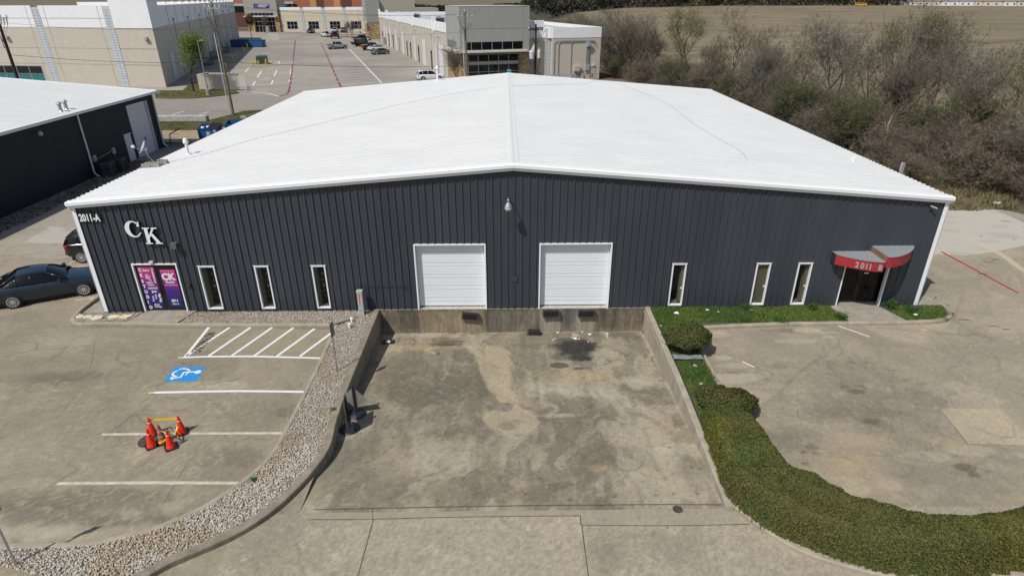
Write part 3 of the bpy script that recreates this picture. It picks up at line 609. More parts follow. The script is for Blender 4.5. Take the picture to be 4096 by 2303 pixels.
jl('R', [(905, 270), (880, 300), (940, 290)], .012); jl('R', [(1265, 640), (1270, 690), (1250, 730)], .014); jl('R', [(775, 580), (770, 600), (785, 618)], .02)
jl('R', [(90, 1182), (92, 1200)], .02)
tag(m.build('pavement_joints', JM), kind='structure')
# manhole covers
def manhole(p, r, lb, rz=0):
    t = thing('manhole_cover', lb, 'manhole cover', (p[0], p[1], ZL), rz, 'manhole covers')
    MB().lathe([(r*1.12, 0), (r*1.12, .008), (r*1.02, .010)], n=24).build('rim', CONC, t)
    q = MB(); q.lathe([(r, .0), (r, .016), (r*.86, .018), (r*.84, .012), (r*.62, .013), (r*.6, .020), (r*.3, .018), (.01, .02)], n=24); q.build('lid', mat('rusty_iron', (.10, .075, .06), .7, .4, var=.3, scale=9), t)
manhole(V('M', 2037, 1064), .14, 'dark iron cover at the right foot of the loading ramp')
p = at(500+655/6.435, 1600+1035/6.435, ZL); manhole(p, .36, 'brown ridged cover between the traffic cones')
# ================================================================== MAIN WAREHOUSE
HW, HE, HR, DEP = 18.0, 5.0, 6.46, 31.9
SLOPE = (HR-HE)/HW
def roofz(x): return HR-abs(x)*SLOPE
bld = thing('metal_warehouse', 'large dark ribbed metal warehouse with a wide white gable roof and two dock doors', 'warehouse', (0, 0, 0))
def sheet_mat(name, c1, c2):
    m_ = mat(name, c1, .42, .0, col2=c2, scale=.7, bump=.06, bscale=3, spec=.5, stretch=(1.3, 1.3, .25)); return m_
SIDING = sheet_mat('charcoal_metal_siding', (.036, .043, .054), (.048, .056, .068))
OPEN = [(-16.26, -14.36, 0, 2.28), (-13.47, -12.78, .09, 2.15), (-11.09, -10.49, .09, 2.14), (-8.65, -8.06, .09, 2.14), (-4.21, -1.18, -.03, 3.07), (1.12, 4.20, -.03, 3.07),
        (6.87, 7.48, .09, 2.11), (10.52, 11.13, .09, 2.10), (12.33, 12.93, .09, 2.10), (14.36, 16.33, 0, 2.30)]
def ribbed(m, x0, x1, top, opens, to3, pitch=.305, dep=.048, z0=0.0):
    xs = []; x = x0
    n = int(round((x1-x0)/pitch)); pitch = (x1-x0)/n
    for i in range(n):
        a = x0+i*pitch
        xs += [(a, 0), (a+.03, dep), (a+.075, dep), (a+.085, 0), (a+.165, 0), (a+.173, .006), (a+.19, .006), (a+.198, 0), (a+.235, 0), (a+.243, .006), (a+.26, .006), (a+.268, 0)]
    xs.append((x1, 0)); P = np.array(xs)
    ex = sorted({e for o in opens for e in o[:2]})
    for e in ex:
        if not np.any(abs(P[:, 0]-e) < 1e-6):
            P = np.vstack([P, [e, np.interp(e, P[:, 0], P[:, 1])]]); P = P[np.argsort(P[:, 0])]
    for (xa, da), (xb, db) in zip(P[:-1], P[1:]):
        xm = (xa+xb)/2; segs = [(z0, None)]
        for o in opens:
            if o[0] < xm < o[1]: segs = [(z0, o[2]), (o[3], None)]
        for za, zb in segs:
            if zb is not None and zb-za < .01: continue
            m.quad(to3(xa, da, za), to3(xb, db, za), to3(xb, db, top(xb) if zb is None else zb), to3(xa, da, top(xa) if zb is None else zb))
m = MB(); ribbed(m, -HW, HW, lambda x: roofz(x)-.12, OPEN, lambda x, d, z: (x, -d, z)); 
m.build('front_wall', SIDING, bld)
m = MB()
ribbed(m, 0, DEP, lambda x: HE-.1, [], lambda x, d, z: (HW+d, x, z)); m.build('side_wall', SIDING, bld)
m = MB(); ribbed(m, 0, DEP, lambda x: HE-.1, [], lambda x, d, z: (-HW-d, DEP-x, z)); m.build('side_wall', SIDING, bld)
m = MB(); m.add([(-HW, DEP, 0), (HW, DEP, 0), (HW, DEP, HE-.1), (0, DEP, HR-.1), (-HW, DEP, HE-.1)], [(4, 3, 2, 1, 0)]); m.build('back_wall', SIDING, bld)
# slab edge
m = MB(); m.box((-HW-.02, .03, -.35), (PX0, DEP, -.002)); m.box((PX1, .03, -.35), (HW+.02, DEP, -.002)); m.build('foundation', CONC, bld)
# roof: real ribs running ridge to eave
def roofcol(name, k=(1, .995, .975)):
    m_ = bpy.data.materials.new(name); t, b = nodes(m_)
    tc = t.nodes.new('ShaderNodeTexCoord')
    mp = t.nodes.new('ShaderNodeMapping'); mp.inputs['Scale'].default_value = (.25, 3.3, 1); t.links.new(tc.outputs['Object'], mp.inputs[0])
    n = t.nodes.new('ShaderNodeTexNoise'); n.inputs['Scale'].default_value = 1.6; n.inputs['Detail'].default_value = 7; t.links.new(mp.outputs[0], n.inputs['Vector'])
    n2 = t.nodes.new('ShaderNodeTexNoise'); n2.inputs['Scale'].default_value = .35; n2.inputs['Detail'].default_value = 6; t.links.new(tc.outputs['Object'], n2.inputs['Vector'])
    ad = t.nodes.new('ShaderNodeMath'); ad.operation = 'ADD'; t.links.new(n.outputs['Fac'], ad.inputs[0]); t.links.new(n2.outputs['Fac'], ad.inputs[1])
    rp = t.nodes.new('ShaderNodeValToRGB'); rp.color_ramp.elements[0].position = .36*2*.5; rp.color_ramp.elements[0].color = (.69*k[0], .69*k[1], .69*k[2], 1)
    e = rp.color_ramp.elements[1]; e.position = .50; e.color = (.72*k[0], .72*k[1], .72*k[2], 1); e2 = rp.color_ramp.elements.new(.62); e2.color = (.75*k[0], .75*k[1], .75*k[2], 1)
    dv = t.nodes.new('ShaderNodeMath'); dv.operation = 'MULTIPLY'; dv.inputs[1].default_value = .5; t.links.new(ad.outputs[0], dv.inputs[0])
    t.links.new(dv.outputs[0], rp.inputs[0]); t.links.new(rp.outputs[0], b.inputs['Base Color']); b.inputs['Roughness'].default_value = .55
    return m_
ROOFW = roofcol('white_coated_metal_roof', (1.13, 1.12, 1.09)); ROOFP = roofcol('shaded_roof_pan', (.88, .88, .86))  # second, greyer white paints rib shading into pans and flanks
def rib_roof(name, parent, x_ridge, x_eave, z_ridge, z_eave, y0, y1, mt, flip=False, pitch=.305, h=.042):
    ny = int(round((y1-y0)/pitch)); pitch = (y1-y0)/ny; ys = []
    for i in range(ny):
        a = y0+i*pitch; ys += [(a, 0), (a+.006, h), (a+.12, h), (a+.15, 0), (a+.22, 0), (a+.232, .006), (a+.252, .006), (a+.264, 0)]
    ys.append((y1, 0)); n = len(ys); vs = []; NX = 12; rr = random.Random(5)
    for i in range(NX+1):
        t = i/NX
        for (y, d) in ys: vs.append((x_ridge+(x_eave-x_ridge)*t, y, z_ridge+(z_eave-z_ridge)*t+d))
    fs = []
    for i in range(NX):
        for j in range(n-1):
            q = (i*n+j, i*n+j+1, (i+1)*n+j+1, (i+1)*n+j); fs.append(q if not flip else q[::-1])
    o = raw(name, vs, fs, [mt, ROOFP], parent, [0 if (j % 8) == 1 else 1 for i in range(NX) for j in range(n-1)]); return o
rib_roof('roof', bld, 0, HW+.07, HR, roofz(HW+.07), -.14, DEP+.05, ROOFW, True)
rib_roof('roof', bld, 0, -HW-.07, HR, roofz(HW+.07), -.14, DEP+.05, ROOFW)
m = MB()
for sgn in (1, -1):
    P = [(sgn*.12, roofz(.12)+.04), (sgn*.24, roofz(.24)+.038), (sgn*.25, roofz(.25)+.03)]
    pts = [(0, HR+.048)]+P
    for (xa, za), (xb, zb) in zip(pts[:-1], pts[1:]): m.quad((xa, -.2, za), (xb, -.2, zb), (xb, DEP+.08, zb), (xa, DEP+.08, za))
m.build('ridge_cap', mat('ridge_white', (.66, .66, .65), .6), bld)
# rake trim (white, two-step profile) on front and back
for y_, sy in ((0, -1), (DEP, 1)):
    m = MB()
    for sgn in (-1, 1):
        prof = [(-.02, .075), (.20, .06), (.245, .03), (.245, -.09), (.16, -.13), (.13, -.235), (.06, -.245), (-.02, -.24)]
        xs_ = [0, sgn*(HW+.08)]; vs = []
        for x in xs_:
            for (d, h) in prof: vs.append((x, y_+sy*d, roofz(x)+h))
        k = len(prof); fs = [(i, (i+1) % k, k+(i+1) % k, k+i) for i in range(k)]+[tuple(range(k)), tuple(range(2*k-1, k-1, -1))]
        m.add(vs, fs)
    m.build('rake_trim', TRIM, bld)
m = MB(); m.box((-HW-.055, -.06, 0), (-HW+.13, -.036, HE-.14)); m.box((-HW-.065, -.06, 0), (-HW-.036, .12, HE-.14)); m.build('corner_trim', TRIM, bld)
m = MB(); m.box((HW-.13, -.06, 0), (HW+.055, -.036, HE-.14)); m.box((HW+.036, -.06, 0), (HW+.065, .12, HE-.14)); m.build('corner_trim', TRIM, bld)
m = MB(); m.box((-HW-.16, .1, HE-.17), (-HW-.03, DEP-.1, HE-.04)); m.build('eave_trim', DARKM, bld)
m = MB(); m.box((HW+.03, .1, HE-.17), (HW+.16, DEP-.1, HE-.04)); m.build('eave_trim', DARKM, bld)
# ---- openings
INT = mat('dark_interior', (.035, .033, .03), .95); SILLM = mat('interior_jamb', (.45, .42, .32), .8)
BLINDM = mat('tan_blind', (.40, .34, .23), .8, var=.1, stretch=(1, 1, 30))
GL = glass_mat('window_glass', (.012, .014, .015), .24)
def frame_box(m, x0, x1, z0, z1, wd, y0, y1, bottom=True, topy=None):
    m.box((x0-wd, y0, z0-(wd if bottom else 0)), (x0, y1, z1+wd)); m.box((x1, y0, z0-(wd if bottom else 0)), (x1+wd, y1, z1+wd)); m.box((x0, y0, z1), (x1, y1, z1+wd))
    if bottom: m.box((x0, y0, z0-wd), (x1, y1, z0))
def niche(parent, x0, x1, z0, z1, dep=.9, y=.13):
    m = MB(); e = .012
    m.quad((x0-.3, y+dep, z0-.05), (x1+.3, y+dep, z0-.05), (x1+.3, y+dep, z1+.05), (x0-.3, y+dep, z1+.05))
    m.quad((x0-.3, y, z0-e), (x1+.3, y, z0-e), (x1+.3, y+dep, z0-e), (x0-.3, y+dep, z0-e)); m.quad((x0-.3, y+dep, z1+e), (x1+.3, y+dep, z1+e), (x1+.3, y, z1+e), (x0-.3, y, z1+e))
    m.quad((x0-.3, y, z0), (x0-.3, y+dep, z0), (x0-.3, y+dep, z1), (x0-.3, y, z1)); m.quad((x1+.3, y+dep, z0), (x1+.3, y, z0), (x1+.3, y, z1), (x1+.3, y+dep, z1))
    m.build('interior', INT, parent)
for i, (x0, x1, z0, z1) in enumerate([OPEN[k] for k in (1, 2, 3, 6, 7, 8)]):
    wn = MB(); frame_box(wn, x0+.05, x1-.05, z0+.05, z1-.05, .052, -.062, .13); wn.box((x0-.03, -.075, z1+.004), (x1+.03, -.03, z1+.02))
    f_ = wn.build('window', TRIM, bld)
    g = MB(); g.box((x0+.05, .055, z0+.05), (x1-.05, .063, z1-.05)); g.build('pane', GL, f_)
    j = MB()
    if i >= 3: j.box((x1-.16, .12, z0+.05), (x1-.05, .35, z1-.05)); j.box((x0+.05, .12, z0+.05), (x1-.05, .35, z0+.13))
    else: j.box((x0+.05, .14, z0+.05), (x0+.13, .35, z1-.05)); j.box((x0+.05, .12, z0+.02), (x1-.05, .5, z0+.07))
    j.build('jamb', SILLM, f_)
    if i == 4: b_ = MB(); b_.box((x0+.05, .09, z0+.08), (x1-.05, .10, z1-.1)); b_.build('blind', BLINDM, f_)
    if i >= 3: s_ = MB(); s_.box((x1-.14, .04, .92 if i != 3 else .86), (x1-.05, .05, 1.02 if i != 3 else .96)); s_.build('sticker', mat('grey_sticker', (.5, .5, .5), .6), f_)
    niche(f_, x0, x1, z0, z1)
# dock doors
for (x0, x1, z0, z1) in (OPEN[4], OPEN[5]):
    m = MB(); frame_box(m, x0+.045, x1-.045, z0, z1-.04, .055, -.07, .30, False)
    fr = m.build('dock_door', TRIM, bld)
    m = MB(); hs = []; z = z0+.07; pat = [.21, .185, .39, .18, .385, .17, .385, .165, .38, .17, .3]
    for k, h in enumerate(pat):
        zt = min(z+h, z1-.04)
        m.box((x0+.05, .20, z+.012), (x1-.05, .24, zt-.012))
        nn = max(1, int(h/.09))
        for q in range(nn): zz_ = z+.03+(h-.06)*(q+.5)/nn; m.box((x0+.05, .193, zz_-.008), (x1-.05, .201, zz_+.008))
        m.box((x0+.05, .215, zt-.012), (x1-.05, .23, zt+.012)); z = zt
        if z >= z1-.05: break
    m.build('shutter', mat('white_door_panel', (.74, .76, .78), .4, var=.02), fr)
    m = MB(); m.box((x0+.05, -.02, -.25), (x1-.05, .35, -.005)); m.build('threshold', mat('threshold_paint', (.42, .42, .37), .8, var=.25, scale=5), fr)
# ---- studio entrance
ed = MB(); x0, x1, z0, z1 = OPEN[0]; frame_box(ed, x0+.05, x1-.05, z0, z1-.05, .055, -.065, .10, False); ent = ed.build('door_frame', TRIM, bld)
BLK = mat('black_door_frame', (.012, .012, .013), .35)
def poster_mat():
    m_ = bpy.data.materials.new('pink_to_blue_poster'); t, b = nodes(m_); tc = t.nodes.new('ShaderNodeTexCoord'); sx = t.nodes.new('ShaderNodeSeparateXYZ')
    rp = t.nodes.new('ShaderNodeValToRGB'); t.links.new(tc.outputs['Generated'], sx.inputs[0]); t.links.new(sx.outputs['Z'], rp.inputs[0]); t.links.new(rp.outputs[0], b.inputs['Base Color'])
    el = rp.color_ramp.elements; el[0].position = .12; el[0].color = (.012, .016, .13, 1); el[1].position = .95; el[1].color = (.50, .03, .22, 1)
    e = el.new(.42); e.color = (.045, .02, .19, 1); e = el.new(.62); e.color = (.22, .02, .20, 1); b.inputs['Roughness'].default_value = .35; return m_
POST = poster_mat(); LW = mat('white_lettering', (.72, .70, .74), .6)
leafs = []
for k, (a, b_) in enumerate([(-16.2, -15.32), (-15.30, -14.42)]):
    m = MB(); frame_box(m, a+.10, b_-.10, .16, 2.08, .098, .03, .085); m.box((a+.1, .05, .16), (b_-.1, .055, 2.08)); lf = m.build('door_leaf', BLK, bld)
    if k == 0: a2, b2, zb, zt = a+.10, b_-.10, .10, 2.12
    else: a2, b2, zb, zt = a+.12, b_-.12, .18, 1.98
    m = MB(); m.box((a2, .022, zb), (b2, .028, zt)); ps = m.build('poster', POST, lf); leafs.append(lf)
    m = MB(); hx = b_-.05 if k == 0 else a+.05; m.tube([(hx, .03, .85), (hx, -.03, .88), (hx, -.03, 1.15), (hx, .03, 1.18)], .015); m.build('handle', BLK, lf)
def dtx(ps, s, x, z, size, rot=0, bold=.0, sx=1.0): text_mesh(s, size, 0, bold, sx, 'LEFT', 'lettering', LW, ps, face_y(x, .018, z, rot))
p1 = leafs[0]
for i, ch in enumerate('CKSTUDIO'): dtx(p1, ch, -16.07, 1.90-i*.252+(.0 if i < 2 else -.03), .21, 0, .012, .8)
dtx(p1, 'Ballet', -15.90, 1.90, .17, 0, .002, .75); dtx(p1, 'TAP', -15.86, 1.78, .17, R(-90), .006, .8); dtx(p1, 'Lyrical', -15.66, 1.42, .14, R(90), .002, .8)
dtx(p1, 'Contemporary', -15.53, 2.06, .14, R(-90), .004, .85); dtx(p1, 'Musical', -15.88, 1.34, .10, 0, .004, .9); dtx(p1, 'Theatre', -15.86, 1.23, .10, 0, .004, .9)
dtx(p1, 'DANCE', -15.88, 1.06, .135, 0, .004, .88); dtx(p1, 'Jazz', -15.76, .90, .15, 0, .006, .9); dtx(p1, 'Pointe', -15.74, .46, .14, R(90), .002, .75)
dtx(p1, 'Acro', -15.68, .80, .13, R(-90), .004, .85); dtx(p1, 'Hip Hop', -15.52, .84, .15, R(-90), .008, .8); dtx(p1, 'Baton', -15.80, .28, .10, 0, .004, .95); dtx(p1, 'Twirling', -15.84, .17, .11, 0, .004, .85)
p2 = leafs[1]
dtx(p2, 'Home of the Rockwall Ballet Company', -15.16, 1.89, .055, 0, 0, .62); dtx(p2, 'CK', -15.16, 1.50, .42, 0, .022, .95); dtx(p2, 'Studio', -15.06, 1.33, .19, 0, .004, .82)
dtx(p2, 'www.ckdance.net', -15.13, 1.22, .085, 0, .001, .9); dtx(p2, '2011', -15.02, .44, .16, 0, .008, .95); dtx(p2, 'Suite A', -15.01, .30, .11, 0, .003, .9)
m = MB(); m.cbox((-15.38, -.07, 2.36), (.16, .1, .09)); m.build('door_lamp', mat('cream_plastic', (.6, .57, .48), .6), bld)
m = MB(); m.cbox((-14.02, -.08, 1.24), (.10, .09, .16)); kb = m.build('key_box', BLACKR, bld); MB().cbox((-14.03, -.128, 1.28), (.06, .004, .04)).build('sticker', REDP, kb)
# ---- right entrance with canopy
ed = MB(); x0, x1, z0, z1 = OPEN[9]; frame_box(ed, x0+.05, x1-.05, z0, z1-.05, .05, -.062, .1, False); ent2 = ed.build('door_frame', TRIM, bld)
for k, (a, b_) in enumerate([(x0+.05, (x0+x1)/2-.01), ((x0+x1)/2+.01, x1-.05)]):
    m = MB(); frame_box(m, a+.07, b_-.07, .12, 2.18, .068, .3, .35); lf = m.build('door_leaf', BLK, bld)
    m = MB(); m.box((a+.07, .32, .12), (b_-.07, .327, 2.18)); m.build('pane', GL, lf)
    m = MB(); hx = b_-.04 if k == 0 else a+.04; m.tube([(hx, .3, .9), (hx, .24, .93), (hx, .24, 1.2), (hx, .3, 1.23)], .014); m.build('handle', BLK, lf)
    if k: MB().cbox((a+.25, .298, 1.45), (.2, .004, .06)).build('sticker', LW, lf)
m = MB(); m.box((x1-.22, .35, .02), (x1-.05, .8, 2.25)); m.box((x0+.05, .35, .0), (x1-.05, .8, .015)); m.build('jamb', mat('dark_tan_jamb', (.14, .12, .09), .8), ent2)
niche(ent2, x0, x1, 0.02, z1, 1.4, .36)
# canopy: two curved halves at different heights
RED = mat('canopy_red', (.33, .022, .032), .6, var=.2, scale=3); CTOP = mat('canopy_top_metal', (.34, .36, .37), .5, .3, var=.06)
def canopy_half(xa, xb, z0, z1, curve, lettering=None):
    n = 16; P = [(xa+(xb-xa)*i/n, -curve(i/n)) for i in range(n+1)]
    m = MB(); m.prism([(xa, -.01)]+P+[(xb, -.01)], z0, z1); c_ = m.build('canopy', RED, bld)
    m = MB(); m.prism([(xa-.02, -.01)]+[(x, y-.03) for x, y in P]+[(xb+.02, -.01)], z1+.002, z1+.03); m.build('canopy_top', CTOP, c_); return c_, P
c1, P1 = canopy_half(13.70, 15.28, 2.17, 2.60, lambda t: .34+.86*math.sin(t*math.pi*.5)**.9)
c2, P2 = canopy_half(15.32, 17.05, 2.38, 2.84, lambda t: .12+1.12*math.cos(t*math.pi*.5)**.85)
MB().box((13.665, -.32, 2.18), (13.698, -.012, 2.60)).build('end_plate', DARKM, c1)
MB().box((15.285, -1.2, 2.635), (15.315, -.012, 2.83)).build('end_plate', mat('bare_plywood', (.22, .115, .06), .8, var=.2), c2)
SILV = mat('silver_letters', (.55, .55, .55), .35, .5)
def curve_letters(txt, xs_, par, P):
    for ch, x in zip(txt, xs_):
        i = min(range(len(P)-1), key=lambda k: abs((P[k][0]+P[k+1][0])/2-x)); dx, dy = P[i+1][0]-P[i][0], P[i+1][1]-P[i][1]
        y = P[i][1]+(x-P[i][0])/dx*dy
        text_mesh(ch, .34, .015, .008, .8, 'CENTER', 'lettering', SILV, par, Matrix.Translation((x, y-.02, 2.25)) @ Matrix.Rotation(math.atan2(dy, dx), 4, 'Z') @ Matrix.Rotation(R(90), 4, 'X'))
curve_letters('2011B', [14.33, 14.50, 14.64, 14.76, 15.12], c1, P1)
# ---- sign plate 2011-A and CK letters
m = MB(); m.cbox((-17.37, -.052, 4.36), (.92, .03, .38)); sg = m.build('number_plate', mat('black_plate', (.012, .012, .012), .4), bld)
text_mesh('2011-A', .42, .012, .012, .66, 'CENTER', 'lettering', WHITE, sg, face_y(-17.37, -.083, 4.22))
def slab_letter(kind, x, z, h, name):
    m = MB(); d0, d1 = -.15, -.045; t = .13*h/.66
    def P(poly, e=0):
        m.cm = 1; _n = len(m.f); m.add([(x+a*h, d0-e, z+b*h) for a, b in poly]+[(x+a*h, d1, z+b*h) for a, b in poly], [tuple(range(len(poly))), tuple(range(2*len(poly)-1, len(poly)-1, -1))]+[(i+1 if i+1 < len(poly) else 0, i, len(poly)+i, len(poly)+(i+1 if i+1 < len(poly) else 0)) for i in range(len(poly))])
    if kind == 'C':
        n = 20; cx, cz = .46, .5; o = []; i_ = []
        for k in range(n+1):
            a = R(48+264*k/n); o.append((cx+.46*math.cos(a), cz+.5*math.sin(a))); i_.append((cx+.06+(.46-.20)*math.cos(a), cz+(.42)*math.sin(a)))
        for k in range(n): P([o[k], o[k+1], i_[k+1], i_[k]][::-1] if 0 else [o[k], o[k+1], i_[k+1], i_[k]])
        P([(.70, .66), (.86, .66), (.86, .99), (.78, .90)], .003); 
        P([(.72, .10), (.88, .27), (.84, .31), (.68, .15)], .003)
    else:
        P([(.0, .0), (.40, .0), (.40, .07), (.0, .07)]); P([(.0, .93), (.40, .93), (.40, 1), (.0, 1)]); P([(.10, .07), (.29, .07), (.29, .93), (.10, .93)], .002)
        P([(.29, .34), (.66, .93), (.54, .93), (.29, .52)][::1], .003); P([(.50, .93), (.84, .93), (.84, 1), (.50, 1)])
        P([(.40, .54), (.66, .07), (.88, .07), (.52, .66)], .004); P([(.56, .0), (.98, .0), (.98, .07), (.56, .07)])
    for q in range(len(m.f)):
        ys_ = [m.v[t][1] for t in m.f[q]]
        if max(ys_) < (d0+d1)/2: m.m[q] = 0
    return m.build(name, [WHITE, mat('black_letter_return', (.015, .015, .016), .5)], bld)
slab_letter('C', -16.02, 3.52, .72, 'letter_c'); slab_letter('K', -15.32, 3.22, .72, 'letter_k')
# wall fittings
m = MB(); m.box((-14.30, -.26, 3.02), (-14.05, -.035, 3.26)); m.build('wall_pack_light', mat('grey_fixture', (.10, .105, .11), .5), bld)
m = MB(); m.tube([(-.2, -.03, 5.10), (-.2, -.62, 5.20), (-.2, -.66, 5.12)], .022); lam = m.build('gable_lamp', GALV, bld)
MB().lathe([(.03, .30), (.05, .28), (.055, .16), (.10, .12), (.15, .02), (.16, 0)], (-.2, -.66, 4.92), 14).build('lamp_head', GALV, lam)
MB().lathe([(.14, 0), (.15, -.08), (.11, -.16), (.02, -.18)], (-.2, -.66, 4.92), 14).build('lamp_lens', mat('lamp_lens', (.5, .52, .5), .2), lam)
m = MB(); m.tube([(17.30, -.03, 4.60), (17.30, -.16, 4.62)], .02); cm_ = m.build('security_camera', mat('cam_grey', (.35, .36, .37), .5), bld)
MB().tube([(17.22, -.14, 4.66), (17.46, -.22, 4.57)], .035, 10).build('camera_body', mat('cam_grey', (.35, .36, .37), .5), cm_)
m = MB(); m.cbox((.05, -.05, 1.45), (.26, .02, .24)); m.build('patch_plate', SIDING, bld)
m = MB(); m.tube([(.02, -.048, 0), (.02, -.048, 4.9)], .012, 6); m.build('conduit', DARKM, bld)
# roof vents
def vent_pipe(x, y, h, r, cap=True, parent=bld, name='roof_vent', zz=None):
    z = roofz(x) if zz is None else zz; m = MB(); m.lathe([(r*2.2, 0), (r*1.6, .05), (r, .09), (r, h)], (x, y, z), 14)
    o = m.build(name, WHITE, parent, world=True, smooth=False)
    if cap: MB().lathe([(r*1.5, 0), (r*1.75, .03), (r*1.75, .12), (r*1.4, .15), (r*1.5, .19), (r*1.2, .25), (.02, .28)], (x, y, z+h-.02), 14).build('vent_cap', WHITE, o, world=True)
    return o
vent_pipe(-16.82, 7.75, .62, .075); vent_pipe(-17.1, 5.75, .16, .07, False); vent_pipe(-6.1, 31.0, 1.0, .085); vent_pipe(16.9, 5.6, .16, .05, False)
m = MB(); m.tube([(16.75, 5.6, 5.15), (16.78, 5.6, 5.2), (16.95, 5.62, 5.35)], .02); m.tube([(16.98, 5.6, 5.15), (16.98, 5.6, 5.38)], .02); m.build('roof_bracket', WHITE, bld)
m = MB(); m.box((HW+.17, 3.75, 3.2), (HW+.30, 3.88, 5.48)); m.build('meter_riser', GALV, bld)
# cables lying on the roof
def roof_cable(pts, lb):
    m = MB(); P = []
    for x, y in pts:
        p = K(x, y, 5.6)
        for _ in range(8): p = K(x, y, roofz(p[0])+.05)
        P.append((p[0], p[1], roofz(p[0])+.055))
    P2 = []
    for a, b in zip(P[:-1], P[1:]):
        for k in range(8): P2.append(tuple(a[i]+(b[i]-a[i])*k/8 for i in range(3)))
    P2.append(P[-1]); m.tube(P2, .008, 5)
    tag(m.build('roof_cable', mat('grey_cable', (.42, .42, .42), .7)), lb, 'cable', 'cables lying on the white roof')
roof_cable([(400, 413), (500, 392), (640, 350), (760, 322), (880, 293), (1010, 262), (1130, 238), (1220, 223), (1290, 217), (1390, 213), (1470, 212), (1480, 208), (1508, 203)], 'thin grey cable crossing both roof slopes from satellite dish to far edge')
roof_cable([(1508, 203), (1560, 210), (1600, 228), (1640, 243), (1680, 262), (1715, 288), (1760, 322), (1800, 345), (1850, 372), (1876, 392), (1878, 405)], 'thin curving cable alone on the right roof slope')
# ---- dock wall with bumpers
dw = thing('dock_wall', 'stained concrete dock face below the two white doors', 'dock wall', (0, 0, -1.2))
DW = attr_mat('stained_dock_concrete', .93, bump=.5, bscale=14, fine=.2, fscale=16)
def wallcol(X, Z):
    s1 = fbm(X*5.5, Z*.8, 401, 5); s2 = fbm(X*1.1, Z*1.4, 411, 5); s3 = fbm(X*14, Z*2.0, 421, 4)
    c = mixc(np.broadcast_to(np.array((.235, .19, .13)), X.shape+(3,)).copy(), (.12, .10, .075), sst(.4, .6, s2)); c = mixc(c, (.07, .06, .048), sst(.49, .58, s1)*sst(-1.35, -.3, Z)*.7); c = mixc(c, (.37, .32, .24), sst(.54, .62, s3)*.45); c = mixc(c, (.08, .07, .055), sst(.53, .60, fbm(X*9, Z*.5, 441, 4))*.5)
    for x0_, x1_, col, a in [(PX0, -4.2, (.20, .17, .12), .4), (-4.2, -1.2, (.36, .28, .18), .5), (-1.2, 1.1, (.16, .145, .115), .55), (1.15, 2.1, (.36, .335, .28), .6), (2.1, 2.85, (.20, .19, .16), .6), (2.85, 3.6, (.36, .33, .27), .6), (3.6, PX1, (.20, .165, .12), .45)]:
        c = mixc(c, col, ((X > x0_) & (X <= x1_))*a*(.5+s2*.8))
    for x_, r_ in ((-4.6, .55), (2.4, .15), (4.1, .2), (-1.2, .12), (1.12, .1), (4.5, .15)): c = mixc(c, (.035, .032, .028), np.exp(-((X-x_)/r_)**2)*sst(-1.3, -.9, Z)*.55*(.4+s1))
    c = mixc(c, (.05, .045, .035), sst(-.22, -.02, Z)*sst(.42, .6, s3)*.6)
    return c*(.85+.3*fbm(X*9, Z*9, 431, 3)[..., None])
xs_ = np.arange(PX0-.3, PX1+.36, .04); zs_ = np.linspace(-1.6, -.012, 40); Xw, Zw = np.meshgrid(xs_, zs_); nx, ny = len(xs_), len(zs_); i, j = np.meshgrid(np.arange(nx-1), np.arange(ny-1)); a = (j*nx+i).ravel(); F = np.stack([a, a+1, a+nx+1, a+nx], 1)
raw('wall', np.stack([Xw, Xw*0-.06, Zw], -1).reshape(-1, 3), F, DW, dw, quad=4, attr=wallcol(Xw, Zw).reshape(-1, 3), world=True)
m = MB(); m.box((PX0-.3, -.055, -1.6), (PX1+.35, .45, -.013)); m.build('wall_core', CONC, dw, world=True)
for (cx, cz, rot) in [(-1.92, -.30, 6), (1.67, -.19, 0), (3.24, -.20, 0)]:
    m = MB(); m.box((-.30, -.17, -.14), (.30, -.02, .14)); 
    for k in range(8): m.box((-.31+k*.078, -.20, -.13), (-.31+k*.078+.05, -.172, .13))
    Mx = Matrix.Translation((cx, -.06, cz)) @ Matrix.Rotation(R(rot), 4, 'Y'); v = [tuple(Mx @ Vector(p)) for p in m.v]; m.v = v
    bm = m.build('dock_bumper', BLACKR, dw, world=True)
    m = MB(); m.box((-.37, -.20, -.16), (-.325, 0, .16)); m.box((.325, -.20, -.16), (.37, 0, .16)); m.v = [tuple(Mx @ Vector(p)) for p in m.v]; m.build('bracket', mat('rusty_iron', (.10, .075, .06), .7), bm, world=True)
t = thing('fallen_bumper', 'black rubber dock bumper lying on the ramp floor against the dock wall', 'dock bumper', (.93, -.32, -1.19), R(-4))
m = MB(); m.box((-.26, -.10, .05), (.28, .12, .22)); m.build('rubber_block', BLACKR, t); m = MB(); m.box((-.33, -.14, .0), (.34, .16, .045)); m.build('steel_base', mat('rusty_iron', (.10, .075, .06), .7), t)
